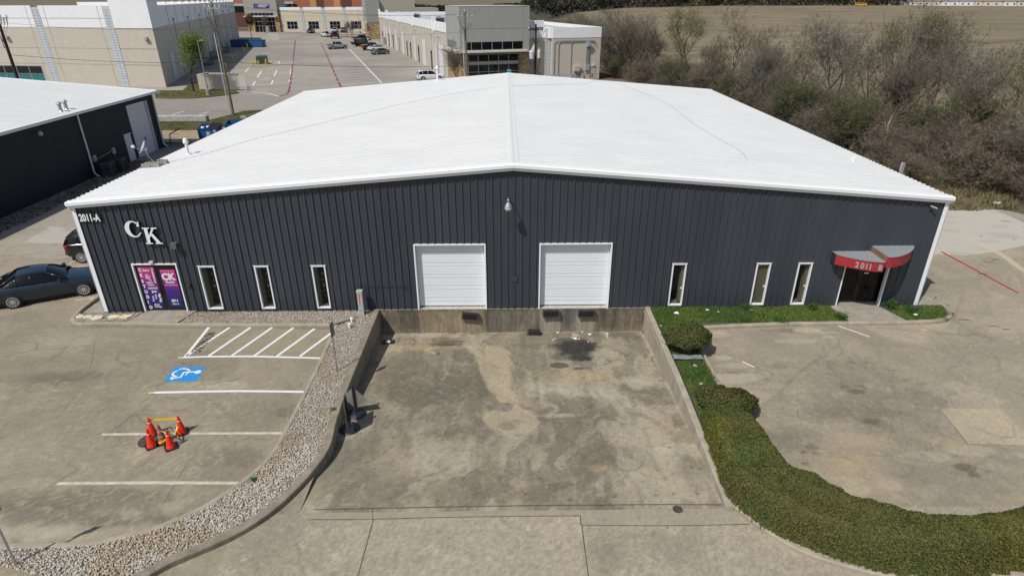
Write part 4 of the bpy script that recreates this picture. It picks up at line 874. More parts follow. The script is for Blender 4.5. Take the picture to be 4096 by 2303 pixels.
# ================================================================== CONES AND TAPE
CONE = mat('cone_orange', (.78, .03, .010), .62, var=.12, scale=14); CONED = mat('dirty_orange', (.33, .085, .04), .8, var=.3, scale=12); REFL = mat('reflective_white', (.7, .7, .7), .4)
CB = mat('black_cone_base', (.014, .014, .016), .6, bump=.1)
TAPE = mat('caution_tape_yellow', (.85, .56, .01), .45, var=.08, scale=20)
def cone(p, rz, lb, dirty=False, h=.66):
    t = thing('traffic_cone', lb, 'traffic cone', (p[0], p[1], ZL+.003), rz, 'traffic cones round the manhole')
    m = MB(); s = .185; c = .04; m.prism([(-s+c, -s), (s-c, -s), (s, -s+c), (s, s-c), (s-c, s), (-s+c, s), (-s, s-c), (-s, -s+c)], 0, .035); m.build('base', CB, t)
    m = MB(); m.lathe([(.142, .034), (.135, .06), (.112, .15), (.030, h-.02), (.024, h), (.012, h)], n=18); m.build('cone_body', CONED if dirty else CONE, t, smooth=False)
    if dirty:
        for a, b in ((.24, .32), (.42, .53)):
            r = lambda z: .135-(z-.06)*(.105/(h-.08)); MB().lathe([(r(a)+.004, a), (r(b)+.004, b)], n=18, caps=False).build('reflective_band', mat('grubby_band', (.25, .24, .24), .7, var=.3, scale=15), t)
    else: MB().lathe([(.058, .475), (.0525, .505)], n=18, caps=False).build('tape_wrap', REFL, t)
    return t
cv = (500, 1600, 6.435)
VW['Q'] = cv
c1_ = V('Q', 730, 885); c2_ = V('Q', 1478, 835); c3_ = V('Q', 700, 1180); c4_ = V('Q', 1195, 1215); c5_ = V('Q', 985, 1085)
cone(c1_, .5, 'orange traffic cone at the back left, tied to the dirty cone'); cone(c2_, .45, 'orange traffic cone standing apart on the right, tape around its neck'); cone(c3_, .75, 'orange traffic cone at the front left over the manhole cover')
cone(c4_, .65, 'orange traffic cone at the front right, nearest the camera'); cone(c5_, .4, 'dirty faded cone with grey bands in the middle of the group', True, .68)
def ribbon(m, pts, wd, tw=0):
    P = smooth_pl3(pts); n = len(P)
    L = []
    for i, p in enumerate(P):
        d = (P[min(i+1, n-1)]-P[max(i-1, 0)]); d /= np.linalg.norm(d)+1e-9; a = tw*i/n; up = np.array((0, 0, 1.)); s_ = np.cross(d, up); s_ /= np.linalg.norm(s_)+1e-9
        w_ = up*math.cos(a)+s_*math.sin(a); L.append((p+w_*wd/2, p-w_*wd/2))
    for i in range(n-1): m.quad(L[i][0], L[i+1][0], L[i+1][1], L[i][1])
def smooth_pl3(pts, n=2):
    P = [np.array(p, float) for p in pts]
    for _ in range(n):
        Q = [P[0]]
        for a, b in zip(P[:-1], P[1:]): Q += [a*.75+b*.25, a*.25+b*.75]
        Q.append(P[-1]); P = Q
    return P
m = MB(); h_ = lambda c, z: (c[0], c[1], ZL+z)
ribbon(m, [h_(c1_+.03, .56), tuple((c1_[i]+c2_[i])/2 for i in (0, 1))+(ZL+.57,), h_(c2_, .57)], .08)
ribbon(m, [h_(c1_+.05, .62), h_((c1_+c5_)/2, .60), h_(c5_, .66)], .06, 1.0)
ribbon(m, [h_(c4_, .56), h_((c4_+c1_)/2, .42), h_(c1_+.1, .36)], .045)
ribbon(m, [h_(c5_-np.array((.14, .03, 0)), .10), (c5_[0]-.02, c5_[1]-.18, ZL+.10), h_((c5_+c4_)/2+np.array((.05, .06, 0)), .22), h_(c4_, .45)], .085)
ribbon(m, [h_(c4_, .52), ((c4_[0]+c2_[0])/2, (c4_[1]+c2_[1])/2, ZL+.25), h_(c2_+np.array((-.08, -.03, 0)), .25), h_(c2_, .50)], .05, 3)
ribbon(m, [h_(c4_, .50), ((c4_[0]+c2_[0])/2+.06, (c4_[1]+c2_[1])/2-.02, ZL+.03), h_(c2_+np.array((-.15, -.05, 0)), .05), h_(c2_, .48)], .045, 5)
tag(m.build('caution_tape', TAPE), 'yellow tape looped and sagging between the orange cones', 'tape')
tag(MB().prism([(c4_[0]+.17+.05*math.cos(t)*(1+.4*(k % 2)), c4_[1]+.18+.07*math.sin(t)) for k, t in enumerate(np.linspace(0, 6, 9))], ZL+.01, ZL+.035).build('paper_scrap', WHITE), 'crumpled white scrap on the paving between the cones', 'litter')
# ================================================================== SIGN STANDS in the ramp
def stand(view_p, top_h, ang, sign, lb):
    z = float(ramp_z(view_p[0], view_p[1])); t = thing('sign_stand', lb, 'sign stand', (view_p[0], view_p[1], z), ang, 'portable sign stands beside the ramp wall')
    MB().lathe([(.34, 0), (.345, .03), (.31, .07), (.20, .095), (.06, .10), (.04, .14)], n=24).build('base', mat('black_plastic', (.02, .022, .028), .4), t)
    MB().tube([(0, 0, .1), (.0, 0, top_h)], .036, 10).build('pole', BLACKR, t)
    if sign == 'diamond':
        m = MB(); c = top_h-.55; q = .44; m.add([(0, -.05+0, c-q), (q, -.05, c), (0, -.05, c+q), (-q, -.05, c), (0, -.054, c-q), (q, -.054, c), (0, -.054, c+q), (-q, -.054, c)], [(0, 1, 2, 3), (7, 6, 5, 4), (0, 4, 5, 1), (1, 5, 6, 2), (2, 6, 7, 3), (3, 7, 4, 0)])
        m.v = [(x, -y, z_) for x, y, z_ in m.v]; m.build('sign_panel', mat('bare_sign_back', (.36, .35, .33), .35, .5, var=.1), t)
    elif sign == 'edge':
        m = MB(); m.box((-.045, -.42, top_h-.92), (-.040, .42, top_h-.03)); m.build('sign_panel', mat('bare_sign_back', (.36, .35, .33), .35, .5), t)
    m = MB(); m.lathe([(.045, 0), (.045, .05), (.02, .07)], (0, 0, top_h-.03)); m.build('pole_cap', BLACKR, t)
VW['S'] = (1300, 1480, 4.8267)
def onramp(v, x, y):
    z = -.6
    for _ in range(12): p = V(v, x, y, z); z = float(ramp_z(p[0], p[1]))
    return p
stand(onramp('S', 600, 860), 1.22, R(-8), 'diamond', 'black round-based stand holding a bare grey diamond sign')
stand(onramp('S', 480, 1140), 1.32, R(12), 'edge', 'front black sign stand seen edge-on with a thin panel')
# ================================================================== POSTS
def signpost(p, h, lean, lb, panel=(.3, .45), ang=0, z0=-.05):
    t = thing('sign_post', lb, 'sign post', (p[0], p[1], z0), 0, None)
    m = MB(); tip = (lean[0], lean[1], h); m.tube([(0, 0, 0), tip], .028, 8); m.build('post', GALV, t)
    c, s = math.cos(ang), math.sin(ang); w_, hh = panel
    m = MB(); cx, cyy, cz = tip[0], tip[1], h-hh/2-.02
    P = [(cx+c*a*w_/2-s*(-.03+e), cyy+s*a*w_/2+c*(-.03+e), cz+b*hh/2) for e in (0, .004) for a, b in ((-1, -1), (1, -1), (1, 1), (-1, 1))]
    m.add(P, [(0, 1, 2, 3), (7, 6, 5, 4), (0, 4, 5, 1), (1, 5, 6, 2), (2, 6, 7, 3), (3, 7, 4, 0)]); m.build('sign_panel', mat('dull_sign_metal', (.20, .21, .22), .5, .5), t)
    return t
p = at(600+2408/3.2175, 1280+650/3.2175, -.02)
signpost(p, 2.05, (-.0, .05), 'galvanised sign post in the gravel strip, panel seen edge-on', (.32, .55), R(82))
p = at(85/1.3129, 1200+1385/1.3129, -.03)
signpost(p, 2.2, (.02, .0), 'leaning steel post in the bottom left corner of the gravel', (.45, .45), R(25))
# utility pedestal
def fy(u, v, y):
    d = ray(u, v); t = (y-CAM[1])/d[1]; return CAM+d*t
t = thing('utility_pedestal', 'slim pale green utility box with an orange sticker against the dark wall', 'utility box', (-6.62, -.42, -.04))
m = MB(); m.box((-.11, -.10, 0), (.11, .10, 1.12)); m.box((-.125, -.115, 1.10), (.125, .115, 1.17)); m.box((-.12, -.11, .30), (.12, .11, .34)); m.build('cabinet', mat('pale_green_plastic', (.38, .43, .40), .5, var=.06), t)
m = MB(); m.box((-.06, -.106, .88), (.03, -.1015, 1.04)); m.box((-.04, -.105, .55), (.005, -.1012, .88)); m.build('orange_sticker', mat('orange_sticker', (.75, .12, .02), .5), t)
m = MB(); m.tube([(-6.4, -.06, 1.12), (-5.9, -.05, 1.16), (-5.5, -.05, 1.10), (-5.1, -.05, 1.15), (-4.7, -.055, 1.11), (-4.45, -.05, 1.18)], .01, 5); m.tube([(-6.4, -.06, 1.12), (-6.42, -.06, .4)], .012, 5); m.tube([(-4.9, -.05, 1.12), (-4.6, -.05, .98), (-4.4, -.055, .99)], .008, 5)
tag(m.build('loose_cable', BLACKR), 'thin black cable looping along the dark wall right of the green utility box', 'cable')
# pvc cleanouts
for x, y, hh, lb in [(2.861, 0, 0, 0)][:0]: pass
for (px, py, lb) in [(1968, 985, 'white capped pipe stub in the gravel, the one nearer the building'), (1942, 1050, 'white capped pipe stub in the gravel nearest the kerb corner')]:
    p = V('H', px, py, 0); t = thing('cleanout_pipe', lb, 'pipe', (p[0], p[1], -.06), 0, 'white cleanout pipes')
    MB().lathe([(.055, 0), (.055, .16)], n=12).build('pipe', WHITE, t); MB().lathe([(.07, 0), (.07, .06), (.05, .08)], (0, 0, .15), 12).build('cap', WHITE, t)
# trophies behind the studio windows
for x, lb in [(-13.16, 'tall gold trophy behind the studio window nearest the pink doors'), (-10.80, 'tall trophy behind the middle studio window'), (-8.35, 'tall trophy behind the studio window nearest the green utility box')]:
    t = thing('trophy', lb, 'trophy', (x, .42, .16), 0, 'trophies in the studio windows')
    GO = mat('trophy_gold', (.55, .40, .16), .3, .8); NB = mat('trophy_navy', (.012, .018, .06), .3)
    m = MB(); m.box((-.2, -.1, 0), (.2, .1, .03)); m.box((-.16, -.09, .58), (.16, .09, .61)); m.box((-.15, -.08, 1.12), (.15, .08, 1.15)); m.build('platform', GO, t)
    m = MB()
    for sx_ in (-.12, .12):
        m.tube([(sx_, 0, .03), (sx_, 0, .58)], .03, 8); m.tube([(sx_*.8, 0, .61), (sx_*.8, 0, 1.12)], .028, 8)
    m.box((-.07, -.02, .62), (.07, .02, 1.11)); m.build('column', NB, t)
    m = MB(); m.prism([(0, -.06), (.06, -.05), (0, -.04), (-.06, -.05)], .82, .94); m.box((-.05, -.045, .80), (.05, -.035, .90)); m.build('plaque', LW, t)
    m = MB(); m.lathe([(.05, 1.15), (.02, 1.2), (.015, 1.32), (.05, 1.38), (.075, 1.5), (.07, 1.52)], n=12); m.tube([(.07, 0, 1.47), (.12, 0, 1.45), (.05, 0, 1.38)], .008, 5); m.tube([(-.07, 0, 1.47), (-.12, 0, 1.45), (-.05, 0, 1.38)], .008, 5); m.build('cup', GO, t)
    m = MB(); m.tube([(0, 0, .03), (.02, 0, .2), (-.03, 0, .32), (.05, 0, .38)], .02, 6); m.build('figure', GO, t)
# cinder blocks and dish on the roof
BLOCK = mat('cinder_block', (.34, .32, .27), .95, var=.18, scale=5, bump=.4)
def cinder(p, rz, lb, tilt=0, grp='grey cinder blocks'):
    t = thing('cinder_block', lb, 'cinder block', p, rz, grp); t.rotation_euler = (tilt, 0, rz)
    m = MB(); L, W_, H_ = .40, .20, .19
    m.box((-L/2, -W_/2, 0), (L/2, -W_/2+.035, H_)); m.box((-L/2, W_/2-.035, 0), (L/2, W_/2, H_))
    for a in (-L/2, -.018, L/2-.036): m.box((a, -W_/2+.035, .001), (a+.036, W_/2-.035, H_-.001))
    m.build('shell', BLOCK, t); return t
zr = lambda x: roofz(x)+.045
for x, y, rz, lb in [(-17.72, 5.35, .1, 'leftmost front cinder block holding the satellite dish on the white roof'), (-17.30, 5.40, .05, 'front middle cinder block below the satellite dish arm'), (-17.70, 5.62, .1, 'cinder block in the middle row left, under the dish'), (-17.28, 5.66, .1, 'cinder block in the middle row right, under the dish'),
                     (-17.62, 5.92, .12, 'back cinder block left, behind the dish foot'), (-17.2, 5.95, .05, 'back cinder block right, nearest the short roof pipe')]:
    cinder((x, y, zr(x-.2)), rz, lb, 0, 'cinder blocks under the satellite dish')
t = thing('satellite_dish', 'grey satellite dish on a curved arm weighted with cinder blocks on the roof edge', 'satellite dish', (-17.5, 5.62, zr(-17.5)))
m = MB(); m.tube([(.05, 0, .0), (-.06, .02, .30), (-.20, .04, .44), (-.26, .05, .75)], .028); m.box((-.5, -.45, -.02), (.5, -.41, .02)); m.box((-.5, .41, -.02), (.5, .45, .02)); m.build('mast', GALV, t)
m = MB(); n = 20; prof = [(.0001, -.0), (.12, .012), (.24, .045), (.33, .085), (.335, .08)]; m.lathe(prof, n=n, caps=False)
Mx = Matrix.Translation((-.30, .05, .86)) @ Matrix.Rotation(R(30), 4, 'Z') @ Matrix.Rotation(R(-60), 4, 'Y'); m.v = [tuple(Mx @ Vector((p[0], p[1]*.95, p[2]))) for p in m.v]; m.build('reflector', mat('dish_grey', (.50, .53, .54), .4), t, smooth=True)
m = MB(); m.tube([(-.28, .05, .70), (-.68, -.12, .90)], .016); m.cbox((-.30, .05, .78), (.16, .16, .12)); m.build('feed_arm', GALV, t)
m = MB(); m.cbox((-.71, -.13, .96), (.12, .12, .10)); m.build('receiver', WHITE, t)
cinder(tuple(V('F', 1620, 1010, -.02))[:2]+(-.04,), .7, 'single cinder block on the kerb corner right of the warehouse', .25)
t = thing('black_drain_box', 'dark blue-grey plastic drain box on the weedy strip under the right corner trim', 'box', tuple(V('F', 1420, 1140, -.04))[:2]+(-.05,))
m = MB(); m.prism([(-.16, -.12), (.16, -.12), (.16, .12), (-.16, .12)], 0, .2); m.box((-.17, -.13, .17), (.17, .13, .21)); m.build('shell', mat('drain_plastic', (.03, .04, .055), .5), t)
# ================================================================== LITTER
def scrap(p, s, lb, col=WHITE, grp='paper litter', name='paper_scrap', cat='litter', seed=0, flat=.35):
    rr = np.random.default_rng(seed); v, f = ico(); v = v*s*rr.uniform(.6, 1.2, (12, 1))*np.array((1, .8, flat)); v[:, 2] += s*flat*.7
    v = v+np.array((p[0], p[1], p[2])); o = raw(name, v, f, col); tag(o, lb, cat, grp); return o
OPW = mat('litter_white', (.75, .75, .74), .6)
LT = [('W', 1845, 855, .13, 'white paper ball on the ramp, straight below the right dock bumper'), ('W', 1718, 890, .15, 'large white crumpled paper beside the black oil stain'), ('W', 1690, 880, .07, 'small white scrap left of the large crumpled paper'), ('W', 1752, 892, .08, 'small white scrap right of the large crumpled paper'),
      ('W', 1780, 832, .07, 'white scrap at the wall foot between the two right bumpers'), ('W', 1993, 850, .10, 'white scrap lying off to the right near the ramp corner'), ('W', 1993, 872, .08, 'clear crumpled wrapper just below the right-hand white scrap'), ('W', 1830, 918, .06, 'tiny white scrap alone on the right edge of the oil stain'),
      ('W', 1530, 900, .07, 'small white scrap left of the oil stain, lower of two'), ('W', 1545, 888, .05, 'tiny white scrap left of the oil stain, upper of two'), ('W', 1570, 838, .10, 'thin white scrap right of the fallen bumper')]
for k, (v_, x, y, s, lb) in enumerate(LT): p = onramp(v_, x, y); scrap(p, s*.75, lb, OPW, seed=k)
p = onramp('W', 1725, 860); scrap(p, .22, 'buff cardboard piece with leaves by the dock wall', mat('buff_cardboard', (.36, .30, .20), .9), 'paper litter', 'cardboard_piece', 'litter', 31, .12)
p = onramp('W', 2310, 835); scrap(p, .16, 'rusty metal piece in the right corner of the ramp', mat('rust_scrap', (.14, .05, .03), .9), None, 'metal_scrap', 'litter', 33, .2)
p = onramp('W', 105, 925); t = thing('rubbish_pile', 'black bag and white scraps in the shaded left corner of the ramp', 'litter', tuple(p))
m = MB(); m.box((-.22, -.12, 0), (.30, .16, .06)); m.build('black_sheet', BLACKR, t); scr = raw('white_scrap', ico()[0]*np.array((.13, .1, .06))+np.array((.05, -.05, .09)), ico()[1], OPW, t); raw('red_scrap', ico()[0]*np.array((.10, .05, .04))+np.array((-.2, -.02, .06)), ico()[1], REDP, t)
for k, (x, y, s, lb) in enumerate([(140, 70, .13, 'white plastic scrap on the grass under the window nearest the ramp'), (303, 53, .09, 'small white ball on the grass against the dark wall'), (57, 136, .05, 'tiny white scrap on the grass beside the ramp wall top'), (358, 62, .05, 'sliver of white paper upright in the grass'), (1392, 78, .1, 'folded white paper on the weeds at the far right corner')]):
    scrap(V('R', x, y, .03), s, lb, OPW, 'scraps on the grass', seed=50+k)
for k, (x, y, s, lb, c) in enumerate([(235, 347, .11, 'grey stone chunk in the grass just below the plastic sheet', (.4, .37, .32)), (268, 440, .10, 'pinkish rubble lump in the middle of the grass strip', (.42, .32, .26)), (287, 492, .16, 'low rubble patch in the grass above the hedge', (.33, .28, .22)), (522, 55, .16, 'grey twisted root on the grass beneath the blinded window', (.17, .14, .12))]):
    scrap(V('R', x, y, .0), s, lb, mat('rubble_%d' % k, c, .95, var=.2), None, 'rubble_lump', 'rubble', 70+k, .45)
# plastic sheet under the shrub
rr = np.random.default_rng(5); p0 = V('R', 205, 306, 0); nx, ny = 18, 7; X_, Y_ = np.meshgrid(np.linspace(-.62, .50, nx), np.linspace(-.16, .16, ny)); Z_ = .05+.10*(fbm(X_*3, Y_*4, 3, 4))
v = np.stack([X_+p0[0], Y_+p0[1], Z_-.02], -1).reshape(-1, 3); i, j = np.meshgrid(np.arange(nx-1), np.arange(ny-1)); a = (j*nx+i).ravel()
tag(raw('plastic_sheet', v, np.stack([a, a+1, a+nx+1, a+nx], 1), mat('clear_grey_plastic', (.25, .265, .28), .3, spec=.6, var=.2), quad=4), 'crumpled grey plastic sheet under the round shrub', 'plastic sheet')
# ================================================================== HEDGE, SHRUB, GRASS
LEAFM = attr_mat('small_leaves', .6, spec=.25, transl=.18)
def leaf_cards(P, Nn, size, cols, rng, aspect=.6):
    n = len(P); r = rng.normal(0, .55, (n, 3)); d = Nn+r; d /= np.linalg.norm(d, axis=1)[:, None]
    a = np.cross(d, rng.normal(0, 1, (n, 3))); a /= np.linalg.norm(a, axis=1)[:, None]+1e-9; b = np.cross(d, a)
    s = size[:, None]; v = np.stack([P-a*s, P+b*s*aspect-d*s*.15, P+a*s, P-b*s*aspect-d*s*.15], 1)
    return v.reshape(-1, 3), np.arange(n*4).reshape(-1, 4), np.repeat(cols, 4, 0)
HO = [V('R', x, y, .0)[:2] for x, y in [(265, 600), (275, 690), (308, 790), (335, 870), (362, 950), (392, 1035), (480, 1105), (590, 1190), (700, 1250), (850, 1312), (1000, 1368), (1150, 1415), (1330, 1450), (1550, 1462), (1750, 1458), (1950, 1425), (2200, 1390)]]
HI = [V('R', x, y, z)[:2] for x, y, z in [(395, 530, .45), (480, 540, .5), (535, 600, .5), (600, 668, .5), (668, 765, .55), (752, 880, .6), (868, 895, .6), (960, 950, .65), (1050, 1005, .7), (1130, 1040, .7), (1300, 1078, .7), (1520, 1125, .7), (1670, 1122, .7), (1800, 1092, .7), (1955, 1078, .7), (2200, 1060, .7)]]
HO = smooth_pl(HO, 2); HI = smooth_pl(HI, 2)
HP = HO+HI[::-1]
xs = np.arange(5.4, 26, .07); ys = np.arange(-17.5, -3.2, .07); X, Y = np.meshgrid(xs, ys)
ins = inpoly(X, Y, HP); dedge = seg_d(X, Y, HP+[HP[0]]); dd = np.where(ins, dedge, -dedge)
def hedge_h(X, Y, dd):
    base = .38+.42*sst(-6, -9.5, Y)+.12*sst(6, 12, X)
    return np.where(dd > -.02, base*np.clip(1-(1-np.clip(dd/.38, 0, 1))**2.4, 0, 1)+(fbm(X*1.1, Y*1.1, 9, 4)-.5)*.38*sst(0, .4, dd)+(fbm(X*3.2, Y*3.2, 19, 4)-.5)*.26, -.1)
Z = hedge_h(X, Y, dd)
nx, ny = X.shape[1], X.shape[0]; i, j = np.meshgrid(np.arange(nx-1), np.arange(ny-1)); a = (j*nx+i).ravel(); keep = (dd[:-1, :-1] > .07).ravel() & (dd[1:, 1:] > .07).ravel() & (dd[1:, :-1] > .07).ravel() & (dd[:-1, 1:] > .07).ravel()
F = np.stack([a, a+1, a+nx+1, a+nx], 1)[keep]
hd = thing('hedge', 'long low juniper-like hedge curving round the right parking lot', 'hedge', (9, -12, 0))
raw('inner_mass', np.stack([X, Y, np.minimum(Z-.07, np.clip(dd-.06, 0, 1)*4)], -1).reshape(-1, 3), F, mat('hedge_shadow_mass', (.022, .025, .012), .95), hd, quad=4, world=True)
rng = np.random.default_rng(11); n = 190000
gi_ = np.nonzero(ins.ravel())[0]; pick = rng.choice(gi_, n); px_ = X.ravel()[pick]+rng.uniform(-.035, .035, n); py_ = Y.ravel()[pick]+rng.uniform(-.035, .035, n)
def bil(Aq, x, y):
    fx = (x-xs[0])/.07; fy_ = (y-ys[0])/.07; ix = np.clip(fx.astype(int), 0, nx-2); iy = np.clip(fy_.astype(int), 0, ny-2); tx, ty = fx-ix, fy_-iy
    return (Aq[iy, ix]*(1-tx)+Aq[iy, ix+1]*tx)*(1-ty)+(Aq[iy+1, ix]*(1-tx)+Aq[iy+1, ix+1]*tx)*ty
pz = bil(Z, px_, py_); gx_ = (bil(Z, px_+.1, py_)-bil(Z, px_-.1, py_))/.2; gy_ = (bil(Z, px_, py_+.1)-bil(Z, px_, py_-.1))/.2
Nn = np.stack([-gx_, -gy_, np.ones(n)], -1); Nn /= np.linalg.norm(Nn, axis=1)[:, None]
depth = rng.uniform(-.07, .035, n); P = np.stack([px_, py_, pz], -1)+Nn*depth[:, None]
rim = np.nonzero((ins & (dedge < .30)).ravel())[0]; nr = 60000; pk = rng.choice(rim, nr); rx_, ry_ = X.ravel()[pk]+rng.uniform(-.035, .035, nr), Y.ravel()[pk]+rng.uniform(-.035, .035, nr); rz_ = bil(Z, rx_, ry_)*rng.uniform(.0, 1.0, nr)
P = np.vstack([P, np.stack([rx_, ry_, rz_], -1)]); gd = np.gradient(dd, .07); nxx, nyy = -bil(gd[1], rx_, ry_), -bil(gd[0], rx_, ry_); Nn = np.vstack([Nn, np.stack([nxx, nyy, np.full(nr, .3)], -1)]); px_ = np.concatenate([px_, rx_]); py_ = np.concatenate([py_, ry_]); n = n+nr
# steep sides get extra sprays
m1 = fbm(px_*.55, py_*.55, 3, 4); m2_ = fbm(px_*2.2, py_*2.2, 13, 4)
c = mixc(np.broadcast_to(np.array((.102, .116, .032)), (n, 3)).copy(), (.122, .108, .036), sst(.46, .66, m1)*.5); c = mixc(c, (.104, .134, .034), sst(.48, .68, fbm(px_*.4+7, py_*.4, 23, 3))*.7)
ye = blob(px_, py_, V('R', 330, 720, .5), .55, .9, .6, .7, 4); c = mixc(c, (.20, .17, .025), ye*(rng.random(n) < .5)*.7); ye = blob(px_, py_, V('R', 560, 680, .5), .35, .25, .6, .6, 4); c = mixc(c, (.18, .16, .03), ye*(rng.random(n) < .4)*.7)
ye = blob(px_, py_, V('R', 1940, 1250, .7), .9, .8, .6, .7, 5); c = mixc(c, (.20, .16, .03), ye*(rng.random(n) < .4)*.7)
c = c*(.85+.3*m2_[:, None])*rng.uniform(.7, 1.3, (n, 1))
v, f, cc = leaf_cards(P, Nn, rng.uniform(.015, .032, n), c, rng)
raw('foliage', v, f, LEAFM, hd, quad=4, attr=cc, world=True)
rt = MB()
for k in range(26): q = HI[int(k*len(HI)/26)]; rt.tube([(q[0]-.15, q[1]-.2, -.05), (q[0]-.1, q[1]-.15, .25)], [.03, .015], 5)
rt.build('stem', mat('shrub_stem', (.14, .11, .08), .9), hd, world=True)
def round_shrub(name, c0, rx, ry, rz_, zc, n, lb, cut=-.25, seed=3):
    t = thing(name, lb, 'shrub', (c0[0], c0[1], 0)); rng = np.random.default_rng(seed)
    d = rng.normal(0, 1, (n, 3)); d /= np.linalg.norm(d, axis=1)[:, None]; d = d[d[:, 2] > cut]; k = 1+.22*(fbm(d[:, 0]*3+5, d[:, 1]*3+d[:, 2]*2, 3, 4)-.5)*2; r = k*rng.uniform(.82, 1.03, len(d))
    P = d*np.array((rx, ry, rz_))*r[:, None]+np.array((0, 0, zc)); c = np.array((.085, .100, .030))*rng.uniform(.65, 1.35, (len(d), 1)); c = mixc(c, (.10, .085, .03), sst(.5, .7, fbm(P[:, 0]*3, P[:, 1]*3+P[:, 2], 8, 3)))
    v, f, cc = leaf_cards(P, d, rng.uniform(.02, .045, len(d)), c, rng); raw('foliage', v, f, LEAFM, t, quad=4, attr=cc)
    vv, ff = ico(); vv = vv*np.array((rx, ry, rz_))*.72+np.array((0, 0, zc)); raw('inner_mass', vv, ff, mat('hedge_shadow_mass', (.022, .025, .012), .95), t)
    m = MB()
    for q in range(9):
        a = q*.7; m.tube([(.1*math.cos(a), .1*math.sin(a), -.03), (.3*rx*math.cos(a), .3*ry*math.sin(a), zc*.5), (.7*rx*math.cos(a), .7*ry*math.sin(a), zc)], [.03, .02, .01], 5)
    m.build('stem', mat('shrub_stem', (.14, .11, .08), .9), t)
p = V('R', 195, 285, 0); round_shrub('round_shrub', (p[0]+.02, p[1]+.22), .93, .62, .50, .62, 16000, 'round clipped dark green shrub at the kerb corner beside the ramp wall', -.3)
p = V('R', 405, 590, 0); round_shrub('shrub', (p[0]+.02, p[1]+.05), .98, .62, .38, .38, 15000, 'separate dark flat-topped shrub at the upper end of the hedge', -.4, 6)
p = V('R', 345, 540, 0); round_shrub('shrub', (p[0]-.1, p[1]+.1), .62, .34, .28, .32, 7000, 'small rounded bush on the grass behind the dark flat-topped shrub', -.4, 8)
# grass strips
GRM = attr_mat('grass_blades', .7, spec=.2, transl=.25)
def grass(name, inside, bb, n, h, lb, cols, z=-.03, seed=1, bed=True, wd=.010):
    rng = np.random.default_rng(seed); x = rng.uniform(bb[0], bb[1], n*3); y = rng.uniform(bb[2], bb[3], n*3); ok = inside(x, y); x, y = x[ok][:n], y[ok][:n]; n = len(x)
    th = rng.uniform(0, 6.28, n); hh = h*rng.uniform(.4, 1.2, n)*(.35+1.3*fbm(x*1.3, y*1.3, seed, 4)); ln = rng.uniform(-1, 1, (n, 2))*hh[:, None]*.8
    a = np.stack([np.cos(th), np.sin(th)], -1)*wd*rng.uniform(.6, 1.6, (n, 1)); b = np.stack([x, y], -1)
    v = np.zeros((n, 3, 3)); v[:, 0, :2] = b-a; v[:, 1, :2] = b+a; v[:, 2, :2] = b+ln; v[:, :2, 2] = z; v[:, 2, 2] = z+hh
    m1 = fbm(x*.9, y*.9, seed+4, 4)[:, None]; c = np.array(cols[0])*(1-sst(.35, .65, m1))+np.array(cols[1])*sst(.35, .65, m1); c = c*rng.uniform(.6, 1.4, (n, 1)); dry = rng.random(n) < cols[3]; c[dry] = np.array(cols[2])*rng.uniform(.7, 1.2, (dry.sum(), 1))
    o = raw(name, v.reshape(-1, 3), np.arange(n*3).reshape(-1, 3), GRM, quad=3, attr=np.repeat(c, 3, 0)); tag(o, lb, 'grass', kind='stuff'); return o
GG = [(.075, .165, .03), (.145, .215, .045), (.30, .25, .12), .09]
KRi = [tuple(p) for p in poly_off(KR, .18)]
LS = [(6.15, -.05), (6.15, -1.0), (6.12, -5), (6.0, -8.3), (6.9, -8.2)]+[tuple(p) for p in poly_off(KR2, -.15)[::-1] if p[1] > -8]
def in_g(X, Y):
    kx = np.array([p[0] for p in KRi][::1]); 
    a = (X > 6.15) & (X < 19.6) & (Y < -.03) & (Y > -1.50) & (X < 19.2) & ~((X > 14.15) & (X < 16.7)) & ((X < 18.6) | (Y > -1.1+(X-18.6)*.3))
    edge = -1.36-.16*fbm(X*1.2, X*0, 6, 3)
    return (a & (Y > edge+.0)) | inpoly(X, Y, LS)
m = MB(); m.prism([(6.15, -.02)]+[(p[0], p[1]) for p in poly_off(KR, .12) if p[1] < .0]+[(18.9, -.02)], -.3, -.035); m.prism(LS[:5]+LS[5:], -.3, -.03); tag(m.build('planting_bed', mat('bed_soil', (.085, .075, .04), .95, col2=(.05, .075, .025), scale=2.5)), kind='structure')
grass('grass', in_g, (6.1, 19.7, -8.6, 0), 75000, .10, 'bright green weedy grass along the right half of the wall and beside the ramp', GG)
wd_x = np.random.default_rng(4)
def weeds(cx, cyy, n, r, h, lb, seed):
    t = thing('weed_clump', lb, 'weed', (cx, cyy, -.03), 0, 'weed clumps'); rng = np.random.default_rng(seed); m = MB()
    for k in range(7): a = rng.uniform(0, 6.28); m.tube([(0, 0, 0), (r*.5*math.cos(a), r*.5*math.sin(a), h*.6), (r*.8*math.cos(a), r*.8*math.sin(a), h)], [.008, .006, .003], 4)
    m.build('stem', mat('weed_stem', (.06, .10, .03), .8), t)
    P = rng.normal(0, 1, (n, 3))*np.array((r*.5, r*.5, h*.28))+np.array((0, 0, h*.55)); P[:, 2] = np.abs(P[:, 2]); c = np.array((.05, .12, .022))*rng.uniform(.6, 1.5, (n, 1)); v, f, cc = leaf_cards(P, np.tile([0, 0, 1.], (n, 1)), rng.uniform(.015, .04, n), c, rng); raw('leaves', v, f, LEAFM, t, quad=4, attr=cc)
